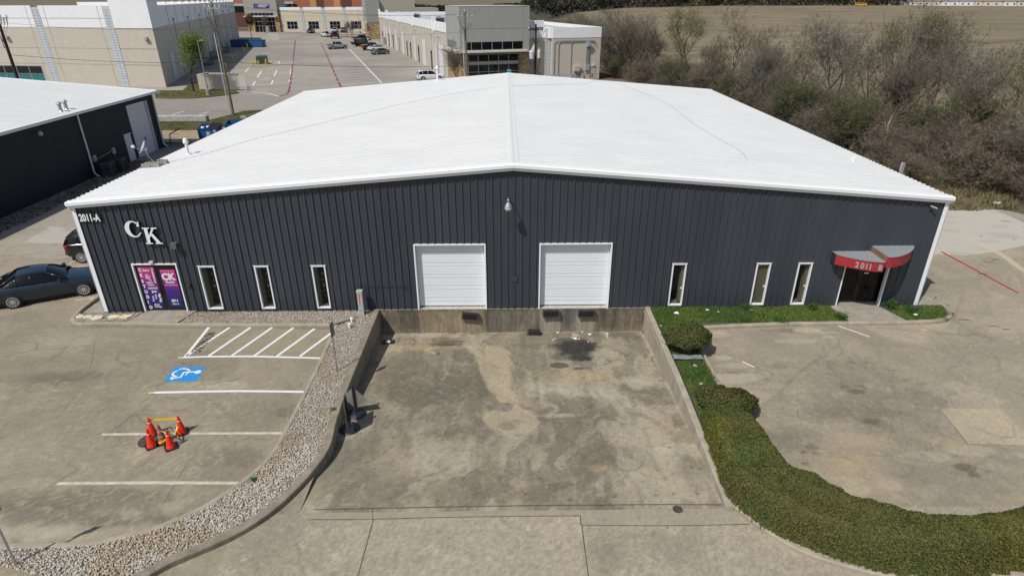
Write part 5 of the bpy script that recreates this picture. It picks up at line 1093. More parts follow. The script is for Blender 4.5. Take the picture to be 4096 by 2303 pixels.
for k, (x, y, r, h, lb) in enumerate([(14.05, -1.2, .30, .3, 'leafy weed clump spilling over the kerb left of the right entrance slab'), (13.2, -.35, .22, .32, 'dark weed clump by the wall left of the right entrance'), (16.75, -.3, .28, .4, 'tall leafy weed right of the suite entrance door'), (17.4, -.6, .22, .22, 'low weed clump between the suite entrance and the building corner'), (10.3, -.3, .22, .3, 'weed growing under the blinded window'), (9.9, -1.25, .3, .16, 'low weed drooping over the kerb edge'), (11.4, -1.3, .32, .14, 'second low weed over the kerb edge, nearer the entrance')]):
    weeds(x, y, 420, r, h, lb, 30+k)
for k, (px, py, lb) in enumerate([(1750, 580, 'small green tuft in the gravel beside the sign stands'), (1330, 945, 'dry green tuft at the gravel kerb bend')]):
    p = V('L', px, py, -.02); weeds(p[0], p[1], 60, .10, .10, lb, 60+k)
# ================================================================== VEHICLES
TYRE = mat('tyre_rubber', (.015, .015, .015), .85); RIM = mat('alloy_rim', (.50, .51, .52), .4, .3); RIMW = mat('white_rim', (.6, .6, .6), .5); CARG = mat('car_glass', (.006, .007, .009), .06, spec=.35)
LAMPW = mat('headlamp_glass', (.45, .46, .47), .15, spec=.8); LAMPR = mat('tail_lamp_red', (.55, .015, .02), .25, spec=.7); AMB = mat('amber_lamp', (.6, .14, .02), .3); CHR = mat('chrome_trim', (.5, .5, .5), .25, .9)
def carpaint(name, c, r=.28, metal=.3):
    m_ = mat('car_paint_'+name, c, r, metal, spec=.6); m_.node_tree.nodes['Principled BSDF'].inputs['Coat Weight'].default_value = .6; m_.node_tree.nodes['Principled BSDF'].inputs['Coat Roughness'].default_value = .05; return m_
def resample(T, k=4, keep=()):          # smooth a station table
    T = [np.array(t, float) for t in T]; out = []
    for i in range(len(T)-1):
        p0, p1, p2, p3 = T[max(i-1, 0)], T[i], T[i+1], T[min(i+2, len(T)-1)]; lin = abs(p2[0]-p1[0]) < .12
        for j in range(1 if lin else k):
            u = j/k; m1, m2 = (p2-p0)/max(abs(p2[0]-p0[0]), 1e-6)*abs(p2[0]-p1[0]), (p3-p1)/max(abs(p3[0]-p1[0]), 1e-6)*abs(p2[0]-p1[0])
            q = (2*u**3-3*u**2+1)*p1+(u**3-2*u**2+u)*m1*.8+(-2*u**3+3*u**2)*p2+(u**3-u**2)*m2*.8; q[0] = p1[0]+(p2[0]-p1[0])*u; out.append(tuple(q))
    out.append(tuple(T[-1])); return out
# profile tables: body stations (x, z_bottom, z_shoulder, half_width), cabin stations (x, z, half_width_top)
CAR = {
 'sedan': dict(L=4.7, W=1.80, wb=(1.42, -1.28), wr=.33, body=[(2.33, .42, .52, .52), (2.28, .26, .66, .74), (2.0, .20, .76, .86), (1.4, .19, .86, .89), (.85, .19, .94, .90), (0, .19, .96, .91), (-.9, .19, .98, .91), (-1.5, .20, 1.0, .90), (-2.0, .24, 1.0, .86), (-2.28, .30, .94, .76), (-2.36, .44, .72, .60)],
               cab=[(.95, .93, .80), (.20, 1.36, .60), (-.35, 1.44, .59), (-.95, 1.40, .58), (-1.78, 1.02, .72)], pil=[.2, -.42, -.98], glass_r=2),
 'suv': dict(L=4.75, W=1.86, wb=(1.42, -1.35), wr=.37, body=[(2.36, .48, .66, .60), (2.30, .30, .86, .80), (2.0, .24, .98, .89), (1.4, .23, 1.04, .92), (.85, .23, 1.08, .93), (0, .23, 1.10, .93), (-.9, .23, 1.12, .93), (-1.6, .24, 1.12, .92), (-2.1, .28, 1.12, .90), (-2.32, .36, 1.06, .82), (-2.38, .50, .80, .70)],
             cab=[(1.05, 1.06, .83), (.45, 1.58, .66), (-.2, 1.68, .66), (-1.4, 1.66, .65), (-2.02, 1.50, .64), (-2.28, 1.10, .78)], pil=[.42, -.45, -1.35, -1.98], glass_r=4),
 'hatch': dict(L=4.14, W=1.80, wb=(1.25, -1.28), wr=.33, body=[(2.05, .44, .60, .56), (2.0, .28, .82, .78), (1.75, .22, .96, .87), (1.2, .22, 1.02, .90), (.7, .22, 1.06, .90), (0, .22, 1.07, .90), (-.9, .22, 1.08, .90), (-1.5, .24, 1.08, .89), (-1.85, .28, 1.06, .86), (-2.02, .36, .98, .80), (-2.07, .50, .74, .70)],
               cab=[(1.0, 1.03, .80), (.45, 1.50, .66), (-.3, 1.61, .66), (-1.4, 1.58, .66), (-1.8, 1.45, .66), (-2.0, 1.06, .78)], pil=[.4, -.45, -1.3, -1.78], glass_r=4),
 'pickup': dict(L=5.8, W=2.0, wb=(1.85, -1.75), wr=.42, body=[(2.86, .55, .80, .78), (2.80, .42, 1.08, .92), (2.5, .38, 1.16, .97), (1.9, .36, 1.20, .99), (1.25, .36, 1.24, 1.0), (.3, .36, 1.24, 1.0), (-.85, .36, 1.24, 1.0), (-.9, .36, 1.24, 1.0), (-1.8, .38, 1.24, 1.0), (-2.7, .42, 1.24, .98), (-2.84, .5, 1.20, .96)],
                cab=[(1.35, 1.20, .90), (.72, 1.80, .72), (.1, 1.90, .72), (-.66, 1.87, .72), (-.84, 1.24, .88)], pil=[.7, -.05, -.64], glass_r=3),
}
def car(kind, name, label, paint, p, heading, z=ZL, group='parked vehicles', cat='car', rim=None, tyre_scale=1.0, trim=None, detail=True, lift=0.0):
    D = CAR[kind]; t = thing(name, label, cat, (p[0], p[1], z), heading, group); rim = rim or RIM; B = D['body']; B0 = B
    hd = lift; vs = []; n = 0; BR2 = resample(B, 3) if detail else B
    for x, zb, zs, w in BR2:                     # closed ring of 14 points
        zb += hd; zs += hd
        ring = [(0, zb), (w*.80, zb), (w*.95, zb+.06), (w*.985, zb+(zs-zb)*.35), (w, zb+(zs-zb)*.62), (w*.975, zs-.09), (w*.90, zs-.015), (w*.55, zs+.02), (0, zs+.035)]
        full = ring+[(-a, b) for a, b in ring[-2:0:-1]]; n = len(full); vs += [(x, a, b) for a, b in full]
    m = MB(); fs = [(i*n+j, i*n+(j+1) % n, (i+1)*n+(j+1) % n, (i+1)*n+j) for i in range(len(BR2)-1) for j in range(n)]+[tuple(range(n))[::-1], tuple((len(BR2)-1)*n+j for j in range(n))]
    if kind == 'pickup': fs = [q for q in fs if not (len(q) == 4 and all(vs[k][0] <= -.89 and vs[k][2] > 1.24+hd-.02 and abs(vs[k][1]) < .93 for k in q))]
    m.add(vs, fs); body = m.build('body', paint, t, smooth=True)
    body.modifiers.new('soft', 'SUBSURF').render_levels = 1; body.modifiers['soft'].levels = 0
    if kind == 'pickup':
        m = MB(); m.box((-2.74, -.86, .62+hd), (-.95, .86, .66+hd)); m.box((-2.74, .84, .66+hd), (-.95, .90, 1.26+hd)); m.box((-2.74, -.90, .66+hd), (-.95, -.84, 1.26+hd)); m.box((-.98, -.9, .66+hd), (-.93, .9, 1.26+hd)); m.box((-2.80, -.9, .66+hd), (-2.74, .9, 1.26+hd)); m.build('cargo_bed', trim or DARKM, t)
    # cabin
    C_ = resample(D['cab'], 4) if detail else D['cab']; C0 = D['cab']; m = MB(); zbelt = lambda x: float(np.interp(-x, [-b[0] for b in B], [b[2] for b in B]))+hd; wbelt = lambda x: float(np.interp(-x, [-b[0] for b in B], [b[3] for b in B]))*.90
    vs = []
    for x, zt, wt in C_:
        zt += hd; zb = zbelt(x); wb_ = wbelt(x)
        if zt-zb < .10: wb_ = max(wt, .7)
        vs += [(x, -wb_, zb-.02), (x, -wt-.02*0, max(zt-.05, zb)), (x, -wt*.80, max(zt, zb+.005)), (x, wt*.80, max(zt, zb+.005)), (x, wt, max(zt-.05, zb)), (x, wb_, zb-.02)]
    k = 6; fs = [(i*k+j, i*k+j+1, (i+1)*k+j+1, (i+1)*k+j) for i in range(len(C_)-1) for j in range(k-1)]+[tuple(range(k))[::-1], tuple((len(C_)-1)*k+j for j in range(k))]
    m.add(vs, fs); m.build('window_glass', CARG, t, smooth=detail)
    # painted roof and pillars, proud of the glass
    xa_, xb_ = C0[1][0], C0[-2][0]; m = MB(); rs = [c for c in C_ if xb_-.001 <= c[0] <= xa_+.001]; e = .012
    R_ = [(x, zt+hd, wt) for x, zt, wt in rs]
    for (xa, za, wa), (xb, zb_, wb_) in zip(R_[:-1], R_[1:]):
        for s_ in (1, -1): m.quad((xa, s_*wa*.80, za+e), (xb, s_*wb_*.80, zb_+e), (xb, s_*(wb_+.012), zb_-.06), (xa, s_*(wa+.012), za-.06))
        m.quad((xa, -wa*.80, za+e), (xb, -wb_*.80, zb_+e), (xb, 0, zb_+e+.025), (xa, 0, za+e+.025)); m.quad((xa, 0, za+e+.025), (xb, 0, zb_+e+.025), (xb, wb_*.80, zb_+e), (xa, wa*.80, za+e))
    for (a, b) in ((C0[0], C0[1]), (C0[-1], C0[-2])):
        for s_ in (1, -1):
            m.tube([(a[0], s_*(max(a[2], wbelt(a[0])*.97) if True else 0), zbelt(a[0])), (b[0], s_*(b[2]+.0), b[1]+hd-.03)], .032 if kind != 'pickup' else .045, 6)
    for xp in D['pil'][1:]:
        zt = float(np.interp(-xp, [-c[0] for c in C_], [c[1] for c in C_]))+hd; wt = float(np.interp(-xp, [-c[0] for c in C_], [c[2] for c in C_]))
        for s_ in (1, -1): m.tube([(xp, s_*(wbelt(xp)-.0), zbelt(xp)), (xp-.02, s_*(wt+.004), zt-.06)], .028, 6)
    m.build('roof', paint, t, smooth=detail)
    # wheels
    r = D['wr']*tyre_scale
    for x in D['wb']:
        for s_ in (1, -1):
            y = s_*(D['W']/2-.10); a_ = MB(); a_.lathe([(r*1.16, y+s_*.085), (r*1.16, y+s_*.105)], (x, 0, r+.03), 22, 'y') if False else None
            MB().lathe([(r*1.15, 0), (r*1.15, .012)], (x, s_*(D['W']/2+.004)-(.012 if s_ > 0 else 0), r+.035), 22, 'y').build('wheel_arch', BLACKR if detail else TYRE, t)
            q = MB(); q.lathe([(r*.72, -.11), (r*.93, -.11), (r, -.08), (r, .08), (r*.93, .11), (r*.72, .11)], (x, y+s_*.035, r), 22, 'y'); wh = q.build('wheel', TYRE, t)
            q = MB(); yo = y+s_*.035
            q.lathe([(r*.72, 0), (r*.72, s_*.012), (r*.64, s_*.012), (r*.63, 0)], (x, yo+s_*.111, r), 22, 'y', caps=False)
            if rim is RIMW: q.lathe([(r*.5, -.003), (r*.4, .004), (.01, .006)], (x, yo+s_*.104, r), 16, 'y')
            for a in range(10 if detail else 5):
                an = a*2*math.pi/(10 if detail else 5); c_, s2 = math.cos(an), math.sin(an); hw = .022 if detail else .05
                q.add([(x+c_*.04-s2*hw, yo+s_*.120, r+s2*.04+c_*hw), (x+c_*.04+s2*hw, yo+s_*.120, r+s2*.04-c_*hw), (x+c_*r*.68+s2*hw*.8, yo+s_*.120, r+s2*r*.68-c_*hw*.8), (x+c_*r*.68-s2*hw*.8, yo+s_*.120, r+s2*r*.68+c_*hw*.8)], [(0, 1, 2, 3)])
            q.lathe([(.06, 0), (.045, s_*.02)], (x, yo+s_*.11, r), 10, 'y'); q.build('rim', rim, wh)
    # lamps, mirrors, plates, bumper trims
    f, b = B[0][0], B[-1][0]; zf = B[2][2]+hd; wf = B[1][3]; zr_ = B[-2][2]+hd
    for s_ in (1, -1):
        m = MB(); m.hexa([(f-.22, s_*(wf+.06), zf-.20), (f-.03, s_*(wf-.04), zf-.22), (f-.02, s_*(wf-.32), zf-.20), (f-.3, s_*(wf-.3), zf-.2), (f-.36, s_*(wf+.05), zf-.05), (f-.13, s_*(wf-.05), zf-.08), (f-.10, s_*(wf-.32), zf-.10), (f-.34, s_*(wf-.3), zf-.06)]); m.build('headlight', LAMPW, t)
        m = MB(); wr_ = B[-2][3]
        if kind in ('suv', 'hatch', 'pickup'): m.hexa([(b+.02, s_*(wr_-.10), zr_-.42), (b+.20, s_*(wr_+.06), zr_-.42), (b+.20, s_*(wr_-.1), zr_-.42), (b+.04, s_*(wr_-.2), zr_-.42), (b+.01, s_*(wr_-.06), zr_+.02), (b+.22, s_*(wr_+.075), zr_+.02), (b+.2, s_*(wr_-.1), zr_+.02), (b+.03, s_*(wr_-.2), zr_+.02)])
        else: m.hexa([(b+.0, s_*(wr_-.35), zr_-.18), (b+.0, s_*(wr_-.05), zr_-.18), (b+.25, s_*(wr_+.07), zr_-.15), (b+.2, s_*(wr_-.35), zr_-.18), (b+.02, s_*(wr_-.35), zr_-.03), (b+.03, s_*(wr_-.05), zr_-.03), (b+.28, s_*(wr_+.06), zr_-.0), (b+.2, s_*(wr_-.35), zr_-.03)])
        m.build('tail_light', LAMPR, t)
        xm = C0[0][0]-.28; m = MB(); m.hexa([(xm-.09, s_*(wbelt(xm)+.04), zbelt(xm)+.03), (xm+.08, s_*(wbelt(xm)+.04), zbelt(xm)+.03), (xm+.06, s_*(wbelt(xm)+.26), zbelt(xm)+.05), (xm-.08, s_*(wbelt(xm)+.24), zbelt(xm)+.05), (xm-.09, s_*(wbelt(xm)+.04), zbelt(xm)+.13), (xm+.08, s_*(wbelt(xm)+.04), zbelt(xm)+.13), (xm+.05, s_*(wbelt(xm)+.25), zbelt(xm)+.17), (xm-.08, s_*(wbelt(xm)+.24), zbelt(xm)+.17)]); m.build('side_mirror', trim or paint, t)
        if detail:
            m = MB()
            for xp in ([.05, -.95] if kind == 'sedan' else [.0, -.9]): m.box((xp-.20, s_*(wbelt(xp)/.9+.004)-.012, zbelt(xp)-.20), (xp-.02, s_*(wbelt(xp)/.9+.004)+.012, zbelt(xp)-.165))
            m.build('door_handle', paint, t)
    m = MB(); m.box((f-.10, -wf*.62, zf-.36), (f+.015, wf*.62, zf-.20)); m.box((f-.12, -wf*.7, B[1][1]+hd+.02), (f+.01, wf*.7, B[1][1]+hd+.16)); m.build('grille', BLACKR, t)
    m = MB(); m.box((b-.02 if kind != 'pickup' else b-.10, -.7, B[-2][1]+hd+.06), (b+.14, .7, B[-2][1]+hd+.22)); m.build('rear_bumper', CHR if kind == 'pickup' else BLACKR, t)
    MB().box((b-.03 if kind != 'pickup' else b-.115, -.15, B[-2][1]+hd+.24), (b+.1, .15, B[-2][1]+hd+.38)).build('number_plate', OPW, t)
    m = MB(); m.box((B[-3][0], -.7, .10+hd*.5), (B[2][0], .7, .30+hd)); m.build('chassis', BLACKR, t)
    if kind == 'suv':
        m = MB()
        for s_ in (1, -1): m.tube([(.2, s_*.60, 1.70+hd), (.1, s_*.60, 1.75+hd), (-1.4, s_*.60, 1.75+hd), (-1.5, s_*.60, 1.70+hd)], .018, 6)
        m.build('roof_rail', BLACKR, t)
    return t
def span(view, a, b, z=ZL):        # centre and heading from wheel-contact points (rear, front)
    A = V(view, *a, z); B = V(view, *b, z); return A, B
def place(kind, view, rear, front, side, *args, **kw):     # rear / front ground points of the visible wheels; side = +1 when the left flank faces us
    A = V(view, *rear, ZL)[:2]; B = V(view, *front, ZL)[:2]; D = CAR[kind]; d = (B-A)/np.linalg.norm(B-A); nrm = np.array((-d[1], d[0]))
    mid = (A+B)/2 - nrm*side*(D['W']/2-.05) - d*(D['wb'][0]+D['wb'][1])/2
    return car(kind, args[0], args[1], args[2], mid, math.atan2(d[1], d[0]), **kw)
# left of the building
place('sedan', 'G', (262, 1195), (1215, 1022), -1, 'parked_sedan', 'dark teal sedan parked in front beside the left corner of the warehouse', carpaint('teal', (.013, .030, .045), .25, .35), z=ZL, group=None)
A = V('G', 1215, 545, ZL)[:2]; h_ = R(10); d = np.array((math.cos(h_), math.sin(h_))); nrm = np.array((-d[1], d[0])); mid = A + nrm*.86 + d*1.28
car('hatch', 'parked_hatchback', 'black boxy hatchback with red tail lamps half hidden behind the warehouse corner', carpaint('black', (.008, .009, .011), .2, .1), mid, h_, group=None)
# back lot
GB_ = 'vehicles parked in the far lot'
place('pickup', 'D', (905, 992), (1332, 968), -1, 'pickup_truck', 'silver crew-cab pickup alone at the end of the long white line', carpaint('silver', (.42, .45, .49), .3, .5), group=GB_, cat='pickup truck', detail=False)
place('sedan', 'D', (2510, 1128), (2160, 1148), 1, 'parked_sedan', 'grey sedan, frontmost car in the right-hand row', carpaint('grey', (.10, .105, .11), .3, .4), group=GB_, detail=False, rim=RIMW)
place('sedan', 'D', (2060, 1040), (2420, 1020), -1, 'parked_sedan', 'white sedan just behind the grey sedan', carpaint('white', (.70, .71, .73), .3, .0), group=GB_, detail=False)
place('pickup', 'D', (1880, 1022), (2330, 1000), -1, 'pickup_truck', 'black pickup behind the white sedan in the right-hand row', carpaint('black', (.008, .009, .011), .2, .1), group=GB_, cat='pickup truck', detail=False, tyre_scale=1.08)
# flatbed work truck
A = V('D', 1640, 912, ZL)[:2]; B = V('D', 2240, 880, ZL)[:2]; d = (B-A)/np.linalg.norm(B-A); nrm = np.array((-d[1], d[0])); mid = (A+B)/2+nrm*.95
t = thing('flatbed_truck', 'long black-bedded work truck with a white cab behind the silver pickup', 'truck', (mid[0], mid[1], ZL), math.atan2(d[1], d[0]), GB_)
WP_ = carpaint('white', (.70, .71, .73), .3, .0)
m = MB(); m.hexa([(1.2, -1.0, .6), (3.3, -1.0, .6), (3.3, 1.0, .6), (1.2, 1.0, .6), (1.2, -1.0, 1.45), (3.25, -.95, 1.35), (3.25, .95, 1.35), (1.2, 1.0, 1.45)]); m.hexa([(.1, -1.0, .6), (1.2, -1.0, .6), (1.2, 1.0, .6), (.1, 1.0, .6), (.1, -1.0, 1.45), (1.2, -1.0, 1.45), (1.2, 1.0, 1.45), (.1, 1.0, 1.45)]); m.hexa([(.1, -.98, 1.45), (1.5, -.98, 1.45), (1.5, .98, 1.45), (.1, .98, 1.45), (.2, -.82, 2.1), (.95, -.82, 2.1), (.95, .82, 2.1), (.2, .82, 2.1)]); m.build('cab', WP_, t)
m = MB(); m.hexa([(.35, -.985, 1.5), (1.4, -.985, 1.5), (1.4, .985, 1.5), (.35, .985, 1.5), (.42, -.85, 2.0), (.98, -.85, 2.0), (.98, .85, 2.0), (.42, .85, 2.0)]); m.build('window_glass', CARG, t)
m = MB(); m.box((-4.4, -1.15, .85), (0, 1.15, 1.0)); m.box((-4.4, -1.15, 1.0), (-3.9, 1.15, 1.25)); m.box((-.4, -1.1, 1.0), (-.1, 1.1, 2.15)); m.box((-4.4, -.5, .5), (2.5, .5, .85)); m.build('flatbed', BLACKR, t)
m = MB(); m.hexa([(-3.4, -.9, 1.0), (-.6, -.9, 1.0), (-.6, .9, 1.0), (-3.4, .9, 1.0), (-3.3, -.8, 2.0), (-1.2, -.8, 2.05), (-1.2, .8, 2.05), (-3.3, .8, 2.0)]); m.build('loaded_tank', carpaint('black', (.008, .009, .011), .2, .1), t)
for x in (-2.6, 2.35):
    for s_ in (1, -1): q = MB(); q.lathe([(.25, -.14), (.42, -.13), (.42, .13), (.25, .14)], (x, s_*.92, .42), 18, 'y'); wh = q.build('wheel', TYRE, t); MB().lathe([(.25, 0), (.18, .02), (.01, .03)], (x, s_*(1.06), .42), 14, 'y').build('rim', RIMW, wh)
# other back-lot vehicles
def place_end(kind, view, px, facing, *args, **kw):     # point under the near bumper
    A = V(view, *px, ZL)[:2]; d = np.array((math.cos(facing), math.sin(facing))); back = np.array((0, 1.0)); L = CAR[kind]['L']/2
    mid = A+back*L*abs(d[1]) ; return car(kind, args[0], args[1], args[2], mid, facing, **kw)
place_end('pickup', 'D', (260, 535), R(92), 'pickup_truck', 'dark grey pickup seen from behind in front of the far beige windows', carpaint('darkgrey', (.055, .06, .065), .3, .4), group=GB_, cat='pickup truck', detail=False, tyre_scale=1.1)
place_end('pickup', 'D', (960, 515), R(-88), 'pickup_truck', 'white-fronted pickup facing the camera by the far wall', carpaint('bluewhite', (.5, .52, .60), .3, .2), group=GB_, cat='pickup truck', detail=False)
place_end('suv', 'D', (1215, 520), R(-88), 'lifted_truck', 'tall rusty red off-road vehicle facing the camera by the far wall', carpaint('rust', (.16, .055, .04), .5, .1), group=GB_, cat='truck', detail=False, tyre_scale=1.25, lift=.35)
place('pickup', 'D', (775, 645), (590, 628), 1, 'pickup_truck', 'white work pickup turned away from the far wall, towing a black trailer', WP_, group=GB_, cat='pickup truck', detail=False)
A = V('D', 990, 690, ZL); t = thing('trailer', 'black dump trailer hitched behind the white work pickup', 'trailer', (A[0]-.3, A[1]+2.0, ZL), R(-65), GB_)
m = MB(); m.box((-2.2, -1.1, .7), (2.0, 1.1, .8)); m.box((-2.2, -1.1, .8), (2.0, -1.05, 1.75)); m.box((-2.2, 1.05, .8), (2.0, 1.1, 1.75)); m.box((-2.2, -1.05, .8), (-2.15, 1.05, 1.75)); m.box((1.95, -1.05, .8), (2.0, 1.05, 1.4)); m.build('box', BLACKR, t)
m = MB(); m.tube([(-2.2, .4, .65), (-3.4, 0, .55), (-2.2, -.4, .65)], .06, 6); m.build('tow_bar', DARKM, t)
for x in (-.5, .5):
    for s_ in (1, -1): MB().lathe([(.2, -.1), (.38, -.1), (.38, .1), (.2, .1)], (x, s_*1.2, .38), 16, 'y').build('wheel', TYRE, t)
place_end('suv', 'D', (1900, 510), R(-92), 'parked_suv', 'dark blue SUV at the far right end of the lot', carpaint('navy', (.015, .02, .035), .3, .3), group=GB_, detail=False)
place_end('suv', 'D', (1880, 575), R(-90), 'parked_suv', 'white off-road SUV in front of the dark blue SUV', WP_, group=GB_, detail=False)
place('pickup', 'D', (1560, 765), (2060, 740), -1, 'pickup_truck', 'black pickup mostly hidden behind the loaded flatbed', carpaint('black', (.008, .009, .011), .2, .1), group=GB_, cat='pickup truck', detail=False)
place('suv', 'A', (265, 1052), (545, 1040), -1, 'parked_suv', 'white SUV with roof rails just beyond the warehouse ridge', WP_, group=None, detail=True)
# ================================================================== BACKGROUND BUILDINGS (grid of the far estate turned 17 degrees)
TH = math.atan2(.289, .957)                        # b axis
def fr(o):                                         # thing-local x = b (to the right), y = a (away)
    return o
STUC = mat('beige_tilt_wall', (.50, .455, .385), .9, var=.05, scale=1.2, bump=.15, bscale=30); STUCW = mat('white_tilt_wall', (.76, .77, .78), .85, var=.03, scale=1.0, bump=.12, bscale=30)
CREAM = mat('cream_tilt_wall', (.58, .51, .385), .9, var=.05, scale=.8); GREYW = mat('grey_tower_render', (.31, .312, .285), .9, var=.06, scale=.7, bump=.2, bscale=25); JOINT = mat('wall_joint', (.20, .19, .17), .9)
def tilemat(name, c, sc=1.0):
    m_ = bpy.data.materials.new(name); t, b = nodes(m_); tc = t.nodes.new('ShaderNodeTexCoord'); mp = t.nodes.new('ShaderNodeMapping'); mp.inputs['Rotation'].default_value = (R(90), 0, 0); br = t.nodes.new('ShaderNodeTexBrick')
    t.links.new(tc.outputs['Object'], mp.inputs[0]); t.links.new(mp.outputs[0], br.inputs['Vector']); br.offset = 0
    br.inputs['Color1'].default_value = (*c, 1); br.inputs['Color2'].default_value = (*[q*1.12 for q in c], 1); br.inputs['Mortar'].default_value = (*[q*.45 for q in c], 1); br.inputs['Scale'].default_value = sc; br.inputs['Mortar Size'].default_value = .03
    br.inputs['Brick Width'].default_value = .7; br.inputs['Row Height'].default_value = .38; t.links.new(br.outputs['Color'], b.inputs['Base Color']); b.inputs['Roughness'].default_value = .7; return m_
TILE = tilemat('blue_grey_tile', (.45, .49, .525))
def stonemat():
    m_ = bpy.data.materials.new('tan_stone_veneer'); t, b = nodes(m_); tc = t.nodes.new('ShaderNodeTexCoord'); v = t.nodes.new('ShaderNodeTexVoronoi'); v.inputs['Scale'].default_value = 2.6; v.feature = 'F1'
    mp = t.nodes.new('ShaderNodeMapping'); mp.inputs['Scale'].default_value = (1, 1, 2.2); t.links.new(tc.outputs['Object'], mp.inputs[0]); t.links.new(mp.outputs[0], v.inputs['Vector'])
    rp = t.nodes.new('ShaderNodeValToRGB'); el = rp.color_ramp.elements; el[0].color = (.20, .115, .05, 1); el[1].color = (.52, .40, .24, 1); e = el.new(.5); e.color = (.38, .25, .12, 1)
    sp_ = t.nodes.new('ShaderNodeSeparateColor'); t.links.new(v.outputs['Color'], sp_.inputs[0]); t.links.new(sp_.outputs[0], rp.inputs[0]); t.links.new(rp.outputs[0], b.inputs['Base Color']); b.inputs['Roughness'].default_value = .9
    bp = t.nodes.new('ShaderNodeBump'); bp.inputs['Strength'].default_value = .8; bp.inputs['Distance'].default_value = .05; t.links.new(v.outputs['Distance'], bp.inputs['Height']); t.links.new(bp.outputs[0], b.inputs['Normal']); return m_
STONE = stonemat()
GLS = mat('storefront_glass', (.006, .007, .009), .08, spec=.5); ALU = mat('aluminium_mullion', (.42, .43, .44), .4, .5); ROOFG = mat('grey_membrane_roof', (.42, .42, .42), .9, var=.08, scale=.4)
def window_grid(parent, x0, x1, z0, z1, cols, rows, y, glass=GLS, fw=.06, name='window'):
    m = MB(); m.box((x0-fw, y-.05, z0-fw), (x1+fw, y-.01, z0)); m.box((x0-fw, y-.05, z1), (x1+fw, y-.01, z1+fw)); m.box((x0-fw, y-.05, z0), (x0, y-.01, z1)); m.box((x1, y-.05, z0), (x1+fw, y-.01, z1))
    for k in range(1, cols): x = x0+(x1-x0)*k/cols; m.box((x-fw/2, y-.045, z0), (x+fw/2, y-.011, z1))
    for k in (rows if isinstance(rows, list) else [z0+(z1-z0)*q/rows for q in range(1, rows)]): m.box((x0, y-.043, k-fw/2), (x1, y-.012, k+fw/2))
    w_ = m.build(name, ALU, parent); g = MB(); g.box((x0, y-.02, z0), (x1, y-.004, z1)); g.build('pane', glass, w_); return w_
# ---------- big beige warehouse on the left
OL = (-53.65, 76.4)
b1 = thing('beige_warehouse', 'big beige and white concrete warehouse at the upper left with blue tile strips', 'warehouse', (OL[0], OL[1], ZL), TH)
LEN = 133
m = MB(); m.box((-60, 0, 0), (-6.42, LEN, 8.58)); m.box((-6.42, .02, 0), (0, LEN, 8.58)); m.build('lower_wall', STUC, b1)
m = MB(); m.box((-60, .01, 8.58), (-20.17, .35, 11.7)); m.box((-18.83, .01, 8.58), (-7.74, .35, 11.7)); m.box((-6.42, -.06, 8.55), (.06, 7.5, 14.2)); m.box((-.32, 7.5, 8.58), (-.0, LEN, 11.65)); m.box((-60, LEN-.3, 8.58), (0, LEN, 11.6))
for s in [14.2+7.9*k for k in range(16)]: m.box((-.5, s-.22, 8.4), (.14, s+.22, 12.15))
m.build('upper_wall', STUCW, b1)
m = MB(); m.box((-60, .35, 10.3), (-.35, LEN-.3, 10.4)); m.build('flat_roof', ROOFG, b1)
for xa in (-7.73, -20.16): 
    m = MB(); m.box((xa, -.035, 0), (xa+1.3, .0, 11.3)); m.build('tile_strip', TILE, b1)
m = MB()
for z in (3.25, 5.6, 9.9): m.box((-60, -.012, z), (-.0, .0, z+.04))
for x in (-8.57, -17.9, -21.06, -36): m.box((x, -.014, 0), (x+.04, -.001, 11.6))
m.box((-60, -.013, 8.55), (0, .0, 8.6)); m.build('joint_line', JOINT, b1)
for x in (-1.5, -26.1): q = MB(); q.box((x-.28, -.5, 6.95), (x+.28, 0, 7.35)); q.build('wall_pack_light', mat('light_grey_fixture', (.38, .38, .36), .5), b1)
TEAL = mat('teal_glass', (.02, .16, .17), .12, spec=.6)
w_ = window_grid(b1, -33.2, -21.55, 1.75, 2.85, 5, 1, 0, GLS, .09); w2 = window_grid(b1, -33.2, -21.55, -.0, 1.65, 5, 1, 0, TEAL, .09)
# side face: downspouts, doors
for s in [14.2+7.9*k for k in range(16)]: MB().box((0, s-.03, .2), (.012, s+.03, 8.5)).build('wall_joint', JOINT, b1)
DWN = mat('downspout_grey', (.38, .38, .37), .6)
for s in [18+15.8*k for k in range(7)]:
    q = MB(); q.tube([(.15, s, .3), (.15, s, 9.2)], .07, 6); q.box((.02, s-.2, 9.1), (.32, s+.2, 9.5)); q.build('downspout', DWN, b1)
RDOOR = mat('pale_roller_door', (.55, .56, .57), .6, var=.04)
for s0, s1, z0, z1 in [(8.0, 11.5, .4, 4.3)]+[(56+k*8.2, 59+k*8.2, 1.2, 4.3) for k in range(9)]:
    q = MB(); q.box((.0, s0, z0), (.05, s1, z1)); q.box((0, s0-.12, z0), (.10, s0, z1+.12)); q.box((0, s1, z0), (.10, s1+.12, z1+.12)); q.box((0, s0, z1), (.10, s1, z1+.12)); q.build('roller_door', RDOOR, b1)
SHD = mat('dark_steel', (.06, .065, .075), .6, .3)
